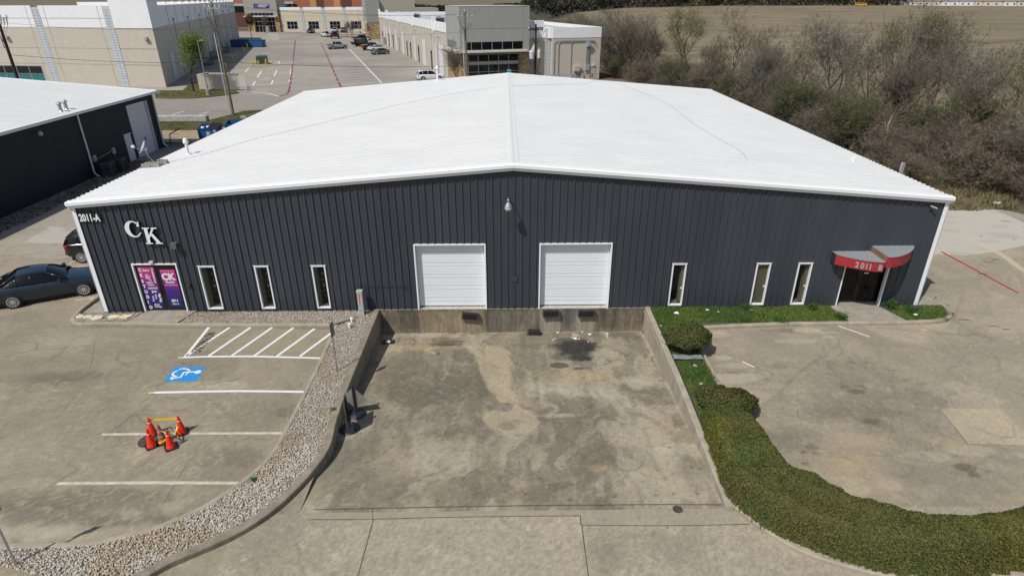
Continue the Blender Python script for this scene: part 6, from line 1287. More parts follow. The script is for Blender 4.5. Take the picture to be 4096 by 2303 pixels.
for s in (60, 76, 92):      # dock stairs
    q = thing('dock_stairs', {60: 'dark steel dock stairs nearest the small green tree, in the warehouse shade', 76: 'dark steel dock stairs in the middle of the shaded dock row', 92: 'dark steel dock stairs next to the long blue container'}[s], 'stairs', tuple(np.array(OL)+np.array((.957, .289))*2.2+np.array((-.289, .957))*(s-22))+(ZL,), TH, 'steel stairs along the shaded docks')
    m = MB(); m.box((-2.2, 0, 1.15), (.2, 2.2, 1.25))
    for k in range(7): m.box((-1.2, -.28*(k+1), 1.1-.16*k-.14), (.2, -.28*k, 1.1-.16*k-.09))
    m.build('platform', SHD, q)
    m = MB()
    for x in (-1.2, .2):
        m.tube([(x, 2.2, 1.25), (x, 2.2, 2.25), (x, 0, 2.25), (x, -2.1, 1.0), (x, -2.1, 0)], .035, 6); m.tube([(x, 0, 1.25), (x, 0, 2.25)], .03, 6); m.tube([(x, -1, .6), (x, -1, 1.6)], .03, 6); m.tube([(x, 2.2, 1.75), (x, 0, 1.75), (x, -2.1, .5)], .025, 6)
    m.build('handrail', SHD, q)
    m = MB()
    for x, y in ((-2.1, .1), (.1, .1), (-2.1, 2.1), (.1, 2.1)): m.box((x-.05, y-.05, 0), (x+.05, y+.05, 1.15))
    m.build('leg', SHD, q)
# the front of this building is not square to its side: shear its local frame
def shear_tree(root, bx, ax):
    root.rotation_euler = (0, 0, 0)
    for ch in [o for o in COL.objects if o.parent == root or (o.parent and o.parent.parent == root)]:
        me = ch.data; v = np.array([p.co[:] for p in me.vertices]); n = v.copy(); n[:, 0] = v[:, 0]*bx[0]+v[:, 1]*ax[0]; n[:, 1] = v[:, 0]*bx[1]+v[:, 1]*ax[1]; me.vertices.foreach_set('co', n.reshape(-1)); me.update()
shear_tree(b1, (math.cos(R(10)), -math.sin(R(10))), (-.289, .957))
# ---------- right-hand warehouse with grey entrance tower
OT = np.array((-7.25, 77.9)); ax_a = np.array((-.289, .957)); ax_b = np.array((.957, .289))
b2 = thing('estate_warehouse', 'beige warehouse with white parapet and grey entrance tower behind the white roof', 'warehouse', (OT[0], OT[1], ZL), TH)
WX = 0.0; L2 = 112; o2 = 10.6
m = MB(); m.box((.05, 10.4, 0), (24.0, L2, 7.2)); m.box((11.46, 2.2, 0), (15.0, 10.4, 6.6)); m.box((15.47, 0, 0), (24.1, 10.4, 6.6)); m.box((14.9, 1.0, 0), (15.47, 10.4, 6.6)); m.build('lower_wall', STUC, b2)
m = MB()
m.box((0.0, 10.2, 7.2), (.3, L2, 8.75)); m.box((23.8, 0.3, 6.6), (24.1, L2, 8.2)); m.box((0, L2-.3, 7.2), (24, L2, 8.6)); m.box((15.45, -.02, 6.6), (24.12, .3, 8.2)); m.box((11.46, 2.18, 6.6), (14.75, 2.5, 9.25)); m.box((15.15, .3, 6.6), (15.47, 6, 8.2)); m.box((14.75, .8, 6.6), (15.15, 6, 8.15))
for s in (10.28, 35.3, 56.6, 81.0, 100.3): m.box((-.28, s+11.0-.45, 7.0), (.34, s+11.0+.45, 9.5))
m.build('upper_wall', STUCW, b2)
m = MB(); 
for s in (10.28, 35.3, 56.6, 81.0, 100.3): m.box((-.22, s+11.0-.4, 0), (.05, s+11.0+.4, 7.0))
m.build('pilaster', STUC, b2)
m = MB(); m.box((.3, 10.4, 7.5), (23.8, L2-.3, 7.62)); m.box((15.5, .3, 7.3), (23.8, 10.4, 7.4)); m.build('flat_roof', ROOFG, b2)
m = MB(); m.box((14.6, .93, 0), (15.44, .985, 8.1)); m.build('tile_strip', TILE, b2)
m = MB()
for s in [12+3.2*k for k in range(31)]: m.box((-.012, s, 0), (0.0, s+.05, 8.7))
m.box((-.012, 10.2, 7.18), (0, L2, 7.22)); m.box((12.9, 2.165, 0), (12.94, 2.18, 9.2)); m.box((11.46, 2.165, 8.2), (14.75, 2.18, 8.24)); m.box((15.47, -.03, 6.57), (24.1, -.01, 6.61)); m.box((15.47, -.012, .85), (24.1, .0, .89)); m.box((.0-.0, -.012, 8.2), (11.44, -.0, 8.24)); m.box((10.38, -.012, 5.1), (10.42, 0, 11.4)); m.box((1.0, -.012, 6.4), (1.04, 0, 11.4)); m.build('joint_line', JOINT, b2)
# tower
m = MB(); m.box((0, 0, 4.75), (11.45, 10.2, 11.4)); m.build('entrance_tower', GREYW, b2)
m = MB(); m.box((-.03, -.03, 11.4), (11.48, 10.23, 11.46)); m.build('tower_coping', mat('pale_coping', (.45, .45, .42), .8), b2)
MB().box((.06, .25, 0), (1.3, 9.8, 4.75)).build('stone_pier', STONE, b2); MB().box((9.95, .3, 0), (11.4, 9.8, 4.75)).build('stone_pier', STONE, b2)
m = MB(); m.box((-.9, -1.15, 4.80), (10.9, -.0, 5.06)); m.box((-1.0, -1.2, 4.80), (0.0, 9.6, 5.06)); m.build('canopy_slab', mat('cream_canopy', (.55, .53, .46), .7), b2)
m = MB(); m.box((-.85, -1.05, 4.5), (10.85, .0, 4.795)); m.box((-.95, -1.1, 4.5), (-.02, 9.5, 4.795)); m.build('canopy_beam', mat('dark_canopy_beam', (.10, .105, .10), .7), b2)
window_grid(b2, 1.08, 10.3, 5.14, 6.3, 1, 1, 0); 
m = MB()
for x in (1.8, 3.5, 5.2, 6.9, 8.6): m.box((x-.035, -.05, 5.14), (x+.035, -.01, 6.3))
m.build('mullion', ALU, b2)
m = MB(); m.box((1.3, .9, 0), (9.95, 1.0, 4.75)); m.build('recess_glass', GLS, b2)
m = MB(); m.box((1.3, .80, 2.85), (9.95, .9, 3.35)); m.box((1.3, .84, 1.72), (9.95, .9, 1.80)); m.box((1.3, .84, 4.5), (9.95, .9, 4.6))
for x in (1.45, 3.1, 4.8, 6.5, 8.2, 9.85): m.box((x-.04, .83, 0), (x+.04, .9, 4.6))
m.build('window_frame', ALU, b2)
q = MB()                                              # side windows of the tower
for k in range(7): q.box((-.05, 2.4+k*1.12, 5.14), (-.01, 2.46+k*1.12, 6.3))
q.box((-.05, 2.4, 6.3), (-.01, 9.2, 6.36)); q.box((-.05, 2.4, 5.08), (-.01, 9.2, 5.14)); sw = q.build('side_window', ALU, b2); MB().box((-.03, 2.42, 5.14), (-.004, 9.18, 6.3)).build('pane', mat('greenish_glass', (.12, .16, .14), .1), sw)
for s, z in ((4.2, 6.65), (17, 6.1), (24, 6.1), (43, 6.1), (58, 6.1), (77, 6.1)): q = MB(); q.box((-.42, s-.15, z), (-.0, s+.15, z+.25)); q.build('wall_light', mat('light_grey_fixture', (.38, .38, .36), .5), b2)
for s in (13.8, 19.6, 31.3, 43.5, 61.6, 73.6, 85.9, 93, 99): q = MB(); q.box((-.05, s-.2, 0), (0, s+2.9, 4.95)); q.box((-.10, s-.35, 0), (-.002, s-.2, 5.1)); q.box((-.10, s+2.9, 0), (-.002, s+3.05, 5.1)); q.build('roller_door', mat('white_roller_door', (.62, .63, .64), .6, var=.04), b2)
for s in (24.6, 39.5, 50.5, 56.0, 69.3, 81.4, 90.5, 106): q = MB(); q.box((-.06, s, 0), (0, s+1.2, 3.4)); q.build('tall_window', GLS, b2)
m = MB(); m.box((-.7, 98.5, 0), (-.05, 101.5, 2.0)); m.build('grey_enclosure', mat('grey_enclosure', (.25, .25, .25), .7), b2)
# conduits and boxes on the right front
m = MB(); 
for k, (x, z, xe) in enumerate([(15.75, 6.25, 22.3), (16.5, 6.13, 22.1)]): m.tube([(x, -.12, .3), (x, -.12, z-.3), (x+.3, -.12, z), (xe, -.12, z), (xe+.6, -.12, z-.1), (xe+1.1, -.12, z-.9)], .05, 6)
m.tube([(18.75, -.12, .3), (18.75, -.12, 5.9), (19.0, -.12, 6.15)], .05, 6); m.tube([(13.9, 2.05, .3), (13.9, 2.05, 4.5)], .03, 6); m.tube([(13.0, 2.05, .3), (13.0, 2.05, 4.2)], .03, 6); m.build('conduit', mat('conduit_grey', (.30, .29, .27), .6), b2)
m = MB(); m.box((21.45, -.28, 2.2), (21.9, -.01, 5.3)); m.build('cable_duct', mat('duct_grey', (.22, .225, .23), .5), b2)
m = MB(); m.box((21.45, -.5, 5.25), (22.0, -.01, 6.05)); m.box((22.1, -.35, 5.1), (22.6, -.01, 5.45)); m.box((21.4, -.3, 1.5), (22.1, -.01, 2.5)); m.build('junction_box', mat('box_blue_grey', (.30, .36, .40), .5), b2)
m = MB(); m.box((19.3, -.6, 1.45), (20.25, -.01, 2.3)); m.box((20.4, -.35, 1.55), (20.75, -.01, 2.1)); m.box((20.5, -.3, .2), (21.1, -.01, 1.1)); m.box((19.95, -.25, .2), (20.3, -.01, .95)); m.build('utility_cabinet', mat('beige_cabinet', (.46, .42, .33), .7), b2)
for x in (15.35, 15.9, 16.5, 18.85, 19.25, 19.65): q = MB(); q.box((x-.17, -.35, .25), (x+.17, -.01, 1.05)); q.build('meter_box', mat('box_blue_grey', (.30, .36, .40), .5), b2)
for x in (12.9, 14.0): q = MB(); q.box((x-.17, 1.9, .4), (x+.17, 2.15, 1.1)); q.build('meter_box', mat('box_blue_grey', (.30, .36, .40), .5), b2)
m = MB(); m.box((22.0, -.06, 0), (23.35, -.005, 1.95)); sd = m.build('service_door', mat('beige_door', (.44, .41, .35), .6), b2); MB().box((21.98, -.10, 1.95), (23.45, -.005, 2.05)).build('door_hood', JOINT, sd)
q = MB(); q.box((22.35, -.075, .35), (22.95, -.062, .95)); q = q.build('red_sign', REDP, sd)
text_mesh('FIRE\nSPRINKLER\nRISER\nROOM', .11, 0, .002, .8, 'CENTER', 'lettering', LW, sd, Matrix.Translation((22.65, -.085, .80)) @ Matrix.Rotation(R(90), 4, 'X'), world=False)
q = MB(); q.lathe([(.12, -.1), (.12, .1), (.02, .12)], (22.9, -.15, 2.35), 10, 'z'); q.build('alarm_bell', OPW, b2)
def rtu(x, y, z, sx_, sy_, sz_, lb):
    p = OT+ax_b*x+ax_a*y; t = thing('rooftop_unit', lb, 'rooftop unit', (p[0], p[1], ZL+z), TH, 'rooftop air conditioning units')
    m = MB(); m.box((-sx_/2, -sy_/2, .25), (sx_/2, sy_/2, sz_)); m.build('housing', mat('rtu_grey', (.36, .38, .39), .6), t); m = MB(); m.box((-sx_/2-.02, -sy_*.3, .45), (-sx_/2, sy_*.3, sz_-.2)); m.box((-sx_*.3, -sy_/2-.02, .45), (sx_*.3, -sy_/2, sz_-.2)); m.build('louvre', DARKM, t); m = MB(); m.box((-sx_/2+.1, -sy_/2+.1, 0), (sx_/2-.1, sy_/2-.1, .25)); m.lathe([(.35, sz_), (.35, sz_+.08)], n=14); m.build('curb', DARKM, t)
rtu(3.4, 33, 7.62, 2.6, 2.0, 1.5, 'grey air conditioning unit on the flat roof left of the grey tower'); rtu(5.0, 72, 7.62, 2.4, 1.8, 1.3, 'distant pale air conditioning unit farther back on the flat roof')
# far tower of the same estate
b3 = thing('far_tower_block', 'distant grey entrance block with tan stone base at the far end of the right warehouse', 'building', (-46.6, 197.0, ZL), TH)
m = MB(); m.box((0.4, 0, 5.2), (5.0, 12, 12.3)); m.build('entrance_tower', GREYW, b3); m = MB(); m.box((.6, .1, 0), (4.9, 11.5, 5.2)); m.build('stone_pier', STONE, b3); m = MB(); m.box((-1.2, -.8, 5.0), (.4, 3, 5.3)); m.build('canopy_slab', mat('cream_canopy', (.55, .53, .46), .7), b3); m = MB(); m.box((5.0, 1.0, 0), (25, 12, 9.5)); m.box((5.0, 1, 9.5), (17, 1.4, 12.2)); m.build('wall', mat('tan_far_wall', (.40, .36, .29), .9), b3); m = MB(); m.box((.38, 2, 6), (.40, 6, 10)); m.build('window', GLS, b3)
# ---------- far cream row
b4 = thing('cream_office_row', 'long low cream office row across the far end of the lot with four dark windows', 'building', (-92.6, 249.3, ZL), 0)
m = MB(); m.box((0, .5, 0), (36, 25, 8.15)); m.build('lower_wall', CREAM, b4); m = MB(); m.box((0, .45, 8.15), (8.6, .8, 9.3)); m.box((9.9, .45, 8.15), (17.3, .8, 9.3)); m.box((18.7, .45, 8.15), (26, .8, 9.3)); m.box((27.4, .45, 8.15), (34.8, .8, 9.3)); m.build('upper_wall', STUCW, b4)
for x in (8.65, 17.35, 26.05, 34.85): q = MB(); q.box((x, .40, 0), (x+1.2, .5, 9.1)); q.build('tile_strip', TILE, b4)
for x in (2.6, 11.4, 20.2, 28.9): window_grid(b4, x, x+4.1, 1.2, 3.9, 3, 2, .5, GLS, .12)
m = MB()
for z in (3.95, 6.0): m.box((0, .48, z), (36, .5, z+.06))
m.build('joint_line', JOINT, b4)
m = MB(); m.box((-13.7, -.6, 5.75), (-.4, 10, 13.5)); m.build('entrance_tower', mat('far_grey_render', (.33, .315, .27), .9, var=.04), b4)
m = MB(); m.box((-14.2, -1.6, 5.75), (-.7, .0, 6.1)); m.build('canopy_slab', mat('cream_canopy', (.55, .53, .46), .7), b4)
MB().box((-13.2, -.5, 0), (-10.5, 8, 5.75)).build('stone_pier', STONE, b4); MB().box((-2.0, -.5, 0), (-.2, 8, 5.75)).build('stone_pier', STONE, b4)
window_grid(b4, -11.4, -2.2, 6.3, 7.2, 6, 1, -.6, GLS, .14); window_grid(b4, -10.4, -2.1, .0, 5.3, 6, [2.3, 3.9, 4.1], .3, GLS, .14, 'storefront')
MB().box((-6.5, .05, 0), (-5.2, .2, 2.2)).build('door', ALU, b4)
sgn = MB().box((-9.6, -.72, 9.0), (-3.3, -.6, 10.6)).build('sign', mat('purple_sign', (.055, .03, .22), .5), b4)
text_mesh('IRRIGATION\nSTATION', .62, .01, .02, 1.15, 'LEFT', 'lettering', WHITE, sgn, Matrix.Translation((-7.6, -.78, 9.95)) @ Matrix.Rotation(R(90), 4, 'X'), world=False)
q = MB(); q.lathe([(.42, 0), (.42, .05), (.34, .05), (.34, 0)], (-8.35, -.80, 9.8), 6, 'y'); q.lathe([(.2, 0), (.02, .06)], (-8.35, -.80, 9.8), 8, 'y'); q.build('water_drop_emblem', WHITE, sgn)
# ---------- brick building far behind
BRK = mat('orange_brick', (.33, .12, .065), .9, var=.12, scale=.6); BRK2 = mat('pale_orange_panel', (.50, .24, .10), .9); BRKD = mat('dark_brick', (.11, .045, .035), .9)
b5 = thing('brick_building', 'orange brick building beyond the cream offices at the top of the picture', 'building', (-92, 300, ZL), 0)
m = MB(); m.box((-11, 0, 0), (26, 20, 13.5)); m.build('wall', BRK, b5); m = MB(); m.box((-45, 1, 0), (-10, 20, 6.4)); m.build('wall', BRKD, b5); m = MB(); m.box((-45, 1.0, 9.6), (-10, 20, 13.5)); m.build('wall', BRK, b5)
m = MB(); m.box((-45, 2.2, 6.4), (-10, 19, 9.6)); m.build('window_band', GLS, b5); m = MB(); m.box((-44, .4, 9.3), (-9.5, 1.0, 10.3)); m.box((-18, -.8, 10.2), (-9.8, 0, 11.1)); m.build('cornice', mat('blue_grey_band', (.38, .42, .46), .6), b5)
for x in (-2.0, 9.5): q = MB(); q.box((x, -.15, 0), (x+3.0, 0, 13.5)); q.build('pilaster', BRK2, b5)
MB().box((1.2, -.1, 0), (4.6, -.0, 13.5)).build('dark_panel', BRKD, b5); MB().box((13, -.1, 5), (18, 0, 13.5)).build('dark_panel', BRKD, b5)
for x in (-16, -13, -10.0): q = MB(); q.box((x, -.12, 8), (x+1.6, -.02, 10)); q.build('window', GLS, b5)
q = MB(); q.box((-32.5, -.6, 4.6), (-29.5, .9, 6.6)); q.build('wall_box', mat('pale_box', (.5, .5, .5), .6), b5)
# ---------- near left dark warehouse
b6 = thing('dark_warehouse', 'black-painted warehouse with a white ribbed roof at the left edge', 'warehouse', (-32.5, 34, ZL), 0)
DK = mat('near_black_wall', (.016, .016, .022), .7, var=.15, scale=1.5, bump=.1)
def zr6(x): return 5.05+(-x)*SLOPE
m = MB(); m.add([(0, 0, 0), (0, -60, 0), (-36, -60, 0), (-36, 0, 0), (0, 0, 5.0), (0, -60, 5.0), (-36, -60, 5.0), (-36, 0, 5.0), (-18, 0, 6.4), (-18, -60, 6.4)], [(0, 4, 5, 1), (1, 5, 9, 6, 2), (2, 6, 7, 3), (3, 7, 8, 4, 0)]); m.build('wall', DK, b6)
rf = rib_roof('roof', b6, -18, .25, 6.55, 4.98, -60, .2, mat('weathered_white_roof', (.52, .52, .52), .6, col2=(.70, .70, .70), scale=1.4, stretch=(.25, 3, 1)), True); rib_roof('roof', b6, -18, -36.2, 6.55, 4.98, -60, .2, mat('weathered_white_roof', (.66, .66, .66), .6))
m = MB(); m.box((.20, -60, 4.83), (.40, .28, 5.03)); m.build('gutter', TRIM, b6)
m = MB(); m.box((-.06, .0, 4.75), (.30, .28, 5.06)); m.hexa([(-18, .2, 6.35), (.3, .2, 4.83), (.3, .3, 4.83), (-18, .3, 6.35), (-18, .2, 6.62), (.3, .2, 5.06), (.3, .3, 5.06), (-18, .3, 6.62)]); m.build('rake_trim', TRIM, b6)
for y in (-.35, -11.0): q = MB(); q.tube([(.12, y, 4.85), (.10, y, .45), (.10, y, .3), (.40, y-.0, .05)], .065, 6); q.build('downspout', TRIM, b6)
GD = mat('cool_white_door', (.68, .68, .71), .5, var=.02)  # even cool white for the roller door and side door
q = MB(); q.box((.0, -4.55, 0), (.03, -1.3, 4.4)); frame_box(q, 0, .01, 0, .01, 0, 0, 0, False); dr = q.build('roller_door', GD, b6)
q = MB()
for k in range(1, 9): q.box((.028, -4.5, k*.5), (.036, -1.75, k*.5+.02))
q.box((.028, -1.75, 0), (.10, -1.65, 4.4)); q.box((.03, -1.65, 0), (.05, -1.3, 4.4)); q.build('door_joint', mat('door_joint', (.45, .45, .48), .6), dr); MB().box((.035, -3.1, 1.15), (.05, -2.8, 1.5)).build('sticker', mat('dull_green_sticker', (.2, .27, .24), .6), dr)
q = MB(); q.box((0, -5.95, .0), (.05, -5.05, 2.2)); sdr = q.build('side_door', GD, b6); MB().box((0, -6.0, 2.2), (.12, -5.0, 2.27)).build('door_frame', GD, sdr)
q = MB(); q.tube([(.0, -15.4, 4.35), (.35, -15.6, 4.35)], .03); lp = q.build('wall_lamp', GALV, b6); MB().lathe([(.05, .1), (.15, 0), (.14, -.15), (.04, -.2)], (.40, -15.62, 4.35), 12).build('lamp_head', mat('greenish_lens', (.35, .50, .42), .3), lp)
q = MB(); q.lathe([(.07, 0), (.07, .3), (.16, .35), (.02, .42)], (.0, 0, 0), 12); 
for y, z in ((-10.45, 1.35), (-7.9, 1.35)): q = MB(); q.box((.0, y-.16, z-.22), (.14, y+.16, z+.24)); q.tube([(.07, y, z-.2), (.08, y+.1, .5), (.1, y+.8, .25)], .02, 5); q.build('disconnect_box', mat('box_grey', (.42, .44, .46), .5), b6)
q = MB(); q.tube([(.05, -10.3, 1.2), (.05, -8.0, 1.42)], .02, 5); q.build('conduit', GALV, b6)
for x, y in ((-.71, -11.4), (-.88, -10.5)):
    z0 = 5.0+SLOPE*(-x); q = MB(); q.lathe([(.17, -.02), (.12, .05), (.11, .5)], (x, y, z0+.05), 12); rv = q.build('roof_vent', GALV, b6); MB().lathe([(.18, .48), (.20, .55), (.05, .68)], (x, y, z0+.05), 12).build('vent_cap', GALV, rv)
# AC condensers against it
ACM = mat('condenser_grey', (.11, .12, .12), .5, .2)
for (x, y, lb) in [(-31.6, 23.6, 'dark air conditioning unit nearest the camera against the black wall'), (-31.45, 24.9, 'dark air conditioning unit behind the nearer one against the black wall')]:
    t = thing('condenser_unit', lb, 'air conditioner', (x, y, ZL), .1, 'condenser units against the black wall')
    m = MB(); m.prism([(-.42, -.36), (-.36, -.42), (.36, -.42), (.42, -.36), (.42, .36), (.36, .42), (-.36, .42), (-.42, .36)], .06, 1.02); m.build('housing', ACM, t)
    m = MB()
    for k in range(12): m.box((-.36+k*.063, -.435, .12), (-.33+k*.063, -.421, .95)); m.box((.421, -.36+k*.063, .12), (.435, -.33+k*.063, .95))
    m.build('louvre', DARKM, t); m = MB(); m.lathe([(.38, 1.02), (.36, 1.07), (.05, 1.09)], n=18); m.build('fan_guard', DARKM, t)
    m = MB()
    for sx_ in (-.5, .5):
        for sy_ in (-.5, .5): m.tube([(sx_, sy_, 0), (sx_, sy_, 1.15)], .02, 5)
    for z in (.6, 1.15): m.tube([(-.5, -.5, z), (.5, -.5, z), (.5, .5, z), (-.5, .5, z), (-.5, -.5, z)], .018, 5)
    m.build('cage', BLACKR, t)
# dark stones bed beside it
rng = np.random.default_rng(8); n = 2600; X = rng.uniform(-32.4, -30.4, n); Y = rng.uniform(-2, 31, n); ok = (X < -30.6+.8*fbm(Y*.3, Y*0, 4, 3)-.4) & ~((Y > 28.4)); X, Y = X[ok], Y[ok]
v, f, c = scatter_stones(np.stack([X, Y, np.full(len(X), ZL+.02)], -1), rng.uniform(.05, .11, len(X)), np.array((.20, .145, .11))*rng.uniform(.4, 1.5, (len(X), 1)), rng)
tag(raw('rock_bed', v, f, attr_mat('river_gravel', .85), quad=3, attr=c), 'dark rubble strip along the foot of the black warehouse', 'gravel', kind='stuff')
# ================================================================== YARD FURNITURE BEHIND
def bollard(p, lb, grp='yellow bollards in the far lot'):
    t = thing('bollard', lb, 'bollard', (p[0], p[1], ZL), 0, grp); MB().lathe([(.11, 0), (.11, 1.2), (.07, 1.28), (.01, 1.3)], n=12).build('post', YEL, t); MB().lathe([(.18, 0), (.18, .03)], n=12).build('foot', CONC, t)
lbs = ['yellow bollard nearest the wooden utility pole, first in the shaded dock row', 'yellow bollard second in the shaded dock row', 'yellow bollard third in the shaded dock row', 'yellow bollard fourth in the shaded dock row', 'yellow bollard last in the shaded dock row, by the blue container', 'front left bollard of the green box guard', 'left rear bollard of the green box guard', 'bollard directly in front of the green box', 'right front bollard of the green box guard', 'right rear bollard of the green box guard', 'lone yellow bollard standing to the right of the green box']
for (x, y), lb in zip([(1108, 665), (1212, 540), (1262, 490), (1372, 405), (1415, 345), (1480, 612), (1495, 590), (1580, 610), (1685, 602), (1690, 570), (1782, 597)], lbs): bollard(V('B', x, y), lb)
for k, (x, y) in enumerate([(1095, 640), (1200, 520), (1250, 470), (1360, 390), (1405, 330)]): bollard(V('B', x, y), ['twin bollard just behind the first of the shaded dock row', 'twin bollard just behind the second of the shaded dock row', 'twin bollard just behind the third of the shaded dock row', 'twin bollard just behind the fourth of the shaded dock row', 'twin bollard just behind the last of the shaded dock row'][k])
p = V('B', 1612, 572); t = thing('electrical_transformer', 'dark green electrical transformer box guarded by yellow bollards', 'transformer', (p[0], p[1]+.8, ZL), .1)
m = MB(); m.hexa([(-1.0, -.8, .12), (1.0, -.8, .12), (1.0, .8, .12), (-1.0, .8, .12), (-1.0, -.75, 1.5), (1.0, -.75, 1.5), (1.0, .8, 1.65), (-1.0, .8, 1.65)]); m.build('cabinet', mat('dark_green_paint', (.03, .065, .045), .5), t); m = MB(); m.box((-1.3, -1.1, 0), (1.3, 1.1, .12)); m.build('pad', CONC, t); m = MB(); m.box((-.02, -.815, .2), (.02, -.79, 1.4)); m.build('door_seam', BLACKR, t)
A = V('2', 550, 700); t = thing('roll_off_container', 'long blue open roll-off waste container at the end of the shaded docks', 'container', (A[0], A[1], ZL), R(172))
BLU = mat('blue_container', (.02, .10, .24), .55, var=.1, scale=2); m = MB(); m.box((0, -2.4, .15), (9.5, -2.3, 1.95)); m.box((0, -.1, .15), (9.5, 0, 1.95)); m.box((0, -2.3, .15), (.1, -.1, 1.95)); m.box((9.4, -2.3, .15), (9.5, -.1, 1.95)); m.box((0, -2.3, .15), (9.5, -.1, .25)); m.build('box', BLU, t)
m = MB()
for k in range(14): m.box((.3+k*.68, -.0, .2), (.4+k*.68, .08, 1.9))
m.box((0, -.02, 1.9), (9.5, .1, 2.02)); m.build('rib', BLU, t); m = MB(); m.box((-.02, -2.2, .5), (-.0, -1.3, 1.5)); m.build('panel', mat('light_blue_panel', (.08, .33, .55), .5), t)
m = MB(); m.box((.2, -1.9, 0), (9.3, -1.6, .15)); m.box((.2, -.7, 0), (9.3, -.4, .15)); m.build('skid', DARKM, t)
# dumpster enclosures
ENC = mat('enclosure_beige', (.46, .42, .35), .9, var=.05)
def enclosure(P0, P1, hgt, lb, gate_len, depth=6.0):
    d = (P1-P0)/np.linalg.norm(P1-P0); L = float(np.linalg.norm(P1-P0)); t = thing('dumpster_enclosure', lb, 'enclosure', (P0[0], P0[1], ZL), math.atan2(d[1], d[0]))
    m = MB(); m.box((0, 0, 0), (L, .25, hgt)); m.box((0, .25, 0), (.25, depth, hgt)); m.box((.25, depth-.25, 0), (L, depth, hgt)); m.build('wall', ENC, t); m = MB(); m.box((-.03, -.03, hgt), (L+.03, .28, hgt+.06)); m.box((-.03, .28, hgt), (.28, depth, hgt+.06)); m.box((.0, -.012, .9), (L, .0, .95)); m.build('coping', mat('coping_cream', (.55, .52, .44), .8), t)
    g = MB(); ang = R(-58); 
    n_ = int(gate_len/.19)
    for k in range(n_): x = L+.1+k*.19; g.box((x, -.02+0, .12), (x+.11, .03, hgt-.1))
    g.box((L+.05, .03, .2), (L+gate_len, .09, .3)); g.box((L+.05, .03, hgt-.3), (L+gate_len, .09, hgt-.2)); g.box((L+.02, -.05, 0), (L+.10, .1, hgt)); g.build('gate', mat('cream_gate', (.58, .56, .50), .7), t); return t
enclosure(np.array((-46.9, 73.1)), np.array((-41.95, 72.7)), 2.2, 'beige walled dumpster enclosure with slatted gate beside the small tree', 2.5, 3.0)
enclosure(V('C', 950, 1065)[:2], V('C', 1145, 1065)[:2], 2.4, 'distant beige dumpster enclosure near the far offices', 3.4, 5)
# kerb islands, grass
m = MB(); isl = smooth_pl([V('B', x, y)[:2] for x, y in [(75, 1062), (300, 1070), (600, 1066), (860, 1045), (1130, 1015), (1250, 1000), (1290, 985)]], 2); kerb(m, isl, -.18 if False else .18, -.3, 0.0)
isl2 = [V('B', x, y)[:2] for x, y in [(80, 1066), (300, 1072), (600, 1068), (860, 1048), (1130, 1018), (1285, 985), (1230, 965), (760, 905), (730, 850), (600, 845), (475, 960), (235, 960), (60, 965)]]
m.prism(isl2[::1], -.3, -.045); tag(m.build('grass_island', mat('lawn_soil', (.15, .14, .05), .95, col2=(.10, .12, .035), scale=1.2)), kind='structure')
LAWN = [(.12, .13, .035), (.20, .17, .07), (.32, .26, .14), .25]
bb = lambda P: (min(p[0] for p in P), max(p[0] for p in P), min(p[1] for p in P), max(p[1] for p in P))
grass('lawn', lambda X, Y: inpoly(X, Y, isl2), bb(isl2), 16000, .07, 'dry green lawn island around the small tree and hydrant', LAWN, -.04, 7, wd=.03)
wal = MB(); wal.box((-46, 46.6, -.3), (-34.2, 47.4, .45)); 
t = thing('low_wall', 'peeling white low concrete wall behind the grass verge', 'wall', (-40, 47, ZL)); wal.build('wall', mat('peeling_white_wall', (.50, .51, .50), .85, col2=(.30, .29, .27), scale=2.5, detail=8), t, world=True)
g3 = [V('B', x, y)[:2] for x, y in [(150, 1448), (930, 1385), (1130, 1275), (1500, 1245), (1560, 1262), (1300, 1380), (1260, 1448), (1200, 1500), (150, 1700)]]
m = MB(); m.prism([(-41, 46.6), (-34.2, 46.6), (-33.9, 48.2), (-32.6, 53.4), (-29.5, 54.4), (-28.6, 53.0), (-31.2, 46.0), (-31.5, 41.5), (-41, 41.5)], -.3, -.10); tag(m.build('grass_verge', mat('lawn_soil', (.15, .14, .05), .95)), kind='structure')
gv = [(-41, 46.6), (-34.2, 46.6), (-33.9, 48.2), (-32.6, 53.4), (-29.5, 54.4), (-28.6, 53.0), (-31.2, 46.0), (-31.5, 41.5), (-41, 41.5)]
grass('lawn', lambda X, Y: inpoly(X, Y, gv), bb(gv), 16000, .08, 'dry green grass verge around the wooden utility pole and dumpsters', LAWN, -.10, 9, wd=.03)
m = MB(); m.prism([(-41, 41.5), (-31.5, 41.5), (-30.2, 38.5), (-30.0, 35.5), (-41, 36.0)], -.3, -.125); tag(m.build('sandy_ground', mat('sandy_earth', (.36, .29, .19), .95, col2=(.24, .19, .12), scale=1.2)), kind='structure')
t = thing('concrete_trough', 'open concrete drainage channel beside the pole at the roof edge', 'channel', (-29.5, 50, ZL), R(-28)); m = MB(); m.box((-.5, -2.2, -.1), (-.35, 4.5, .35)); m.box((.35, -2.2, -.1), (.5, 4.5, .35)); m.box((-.35, -2.2, -.1), (.35, -2.05, .35)); m.build('wall', CONC, t)
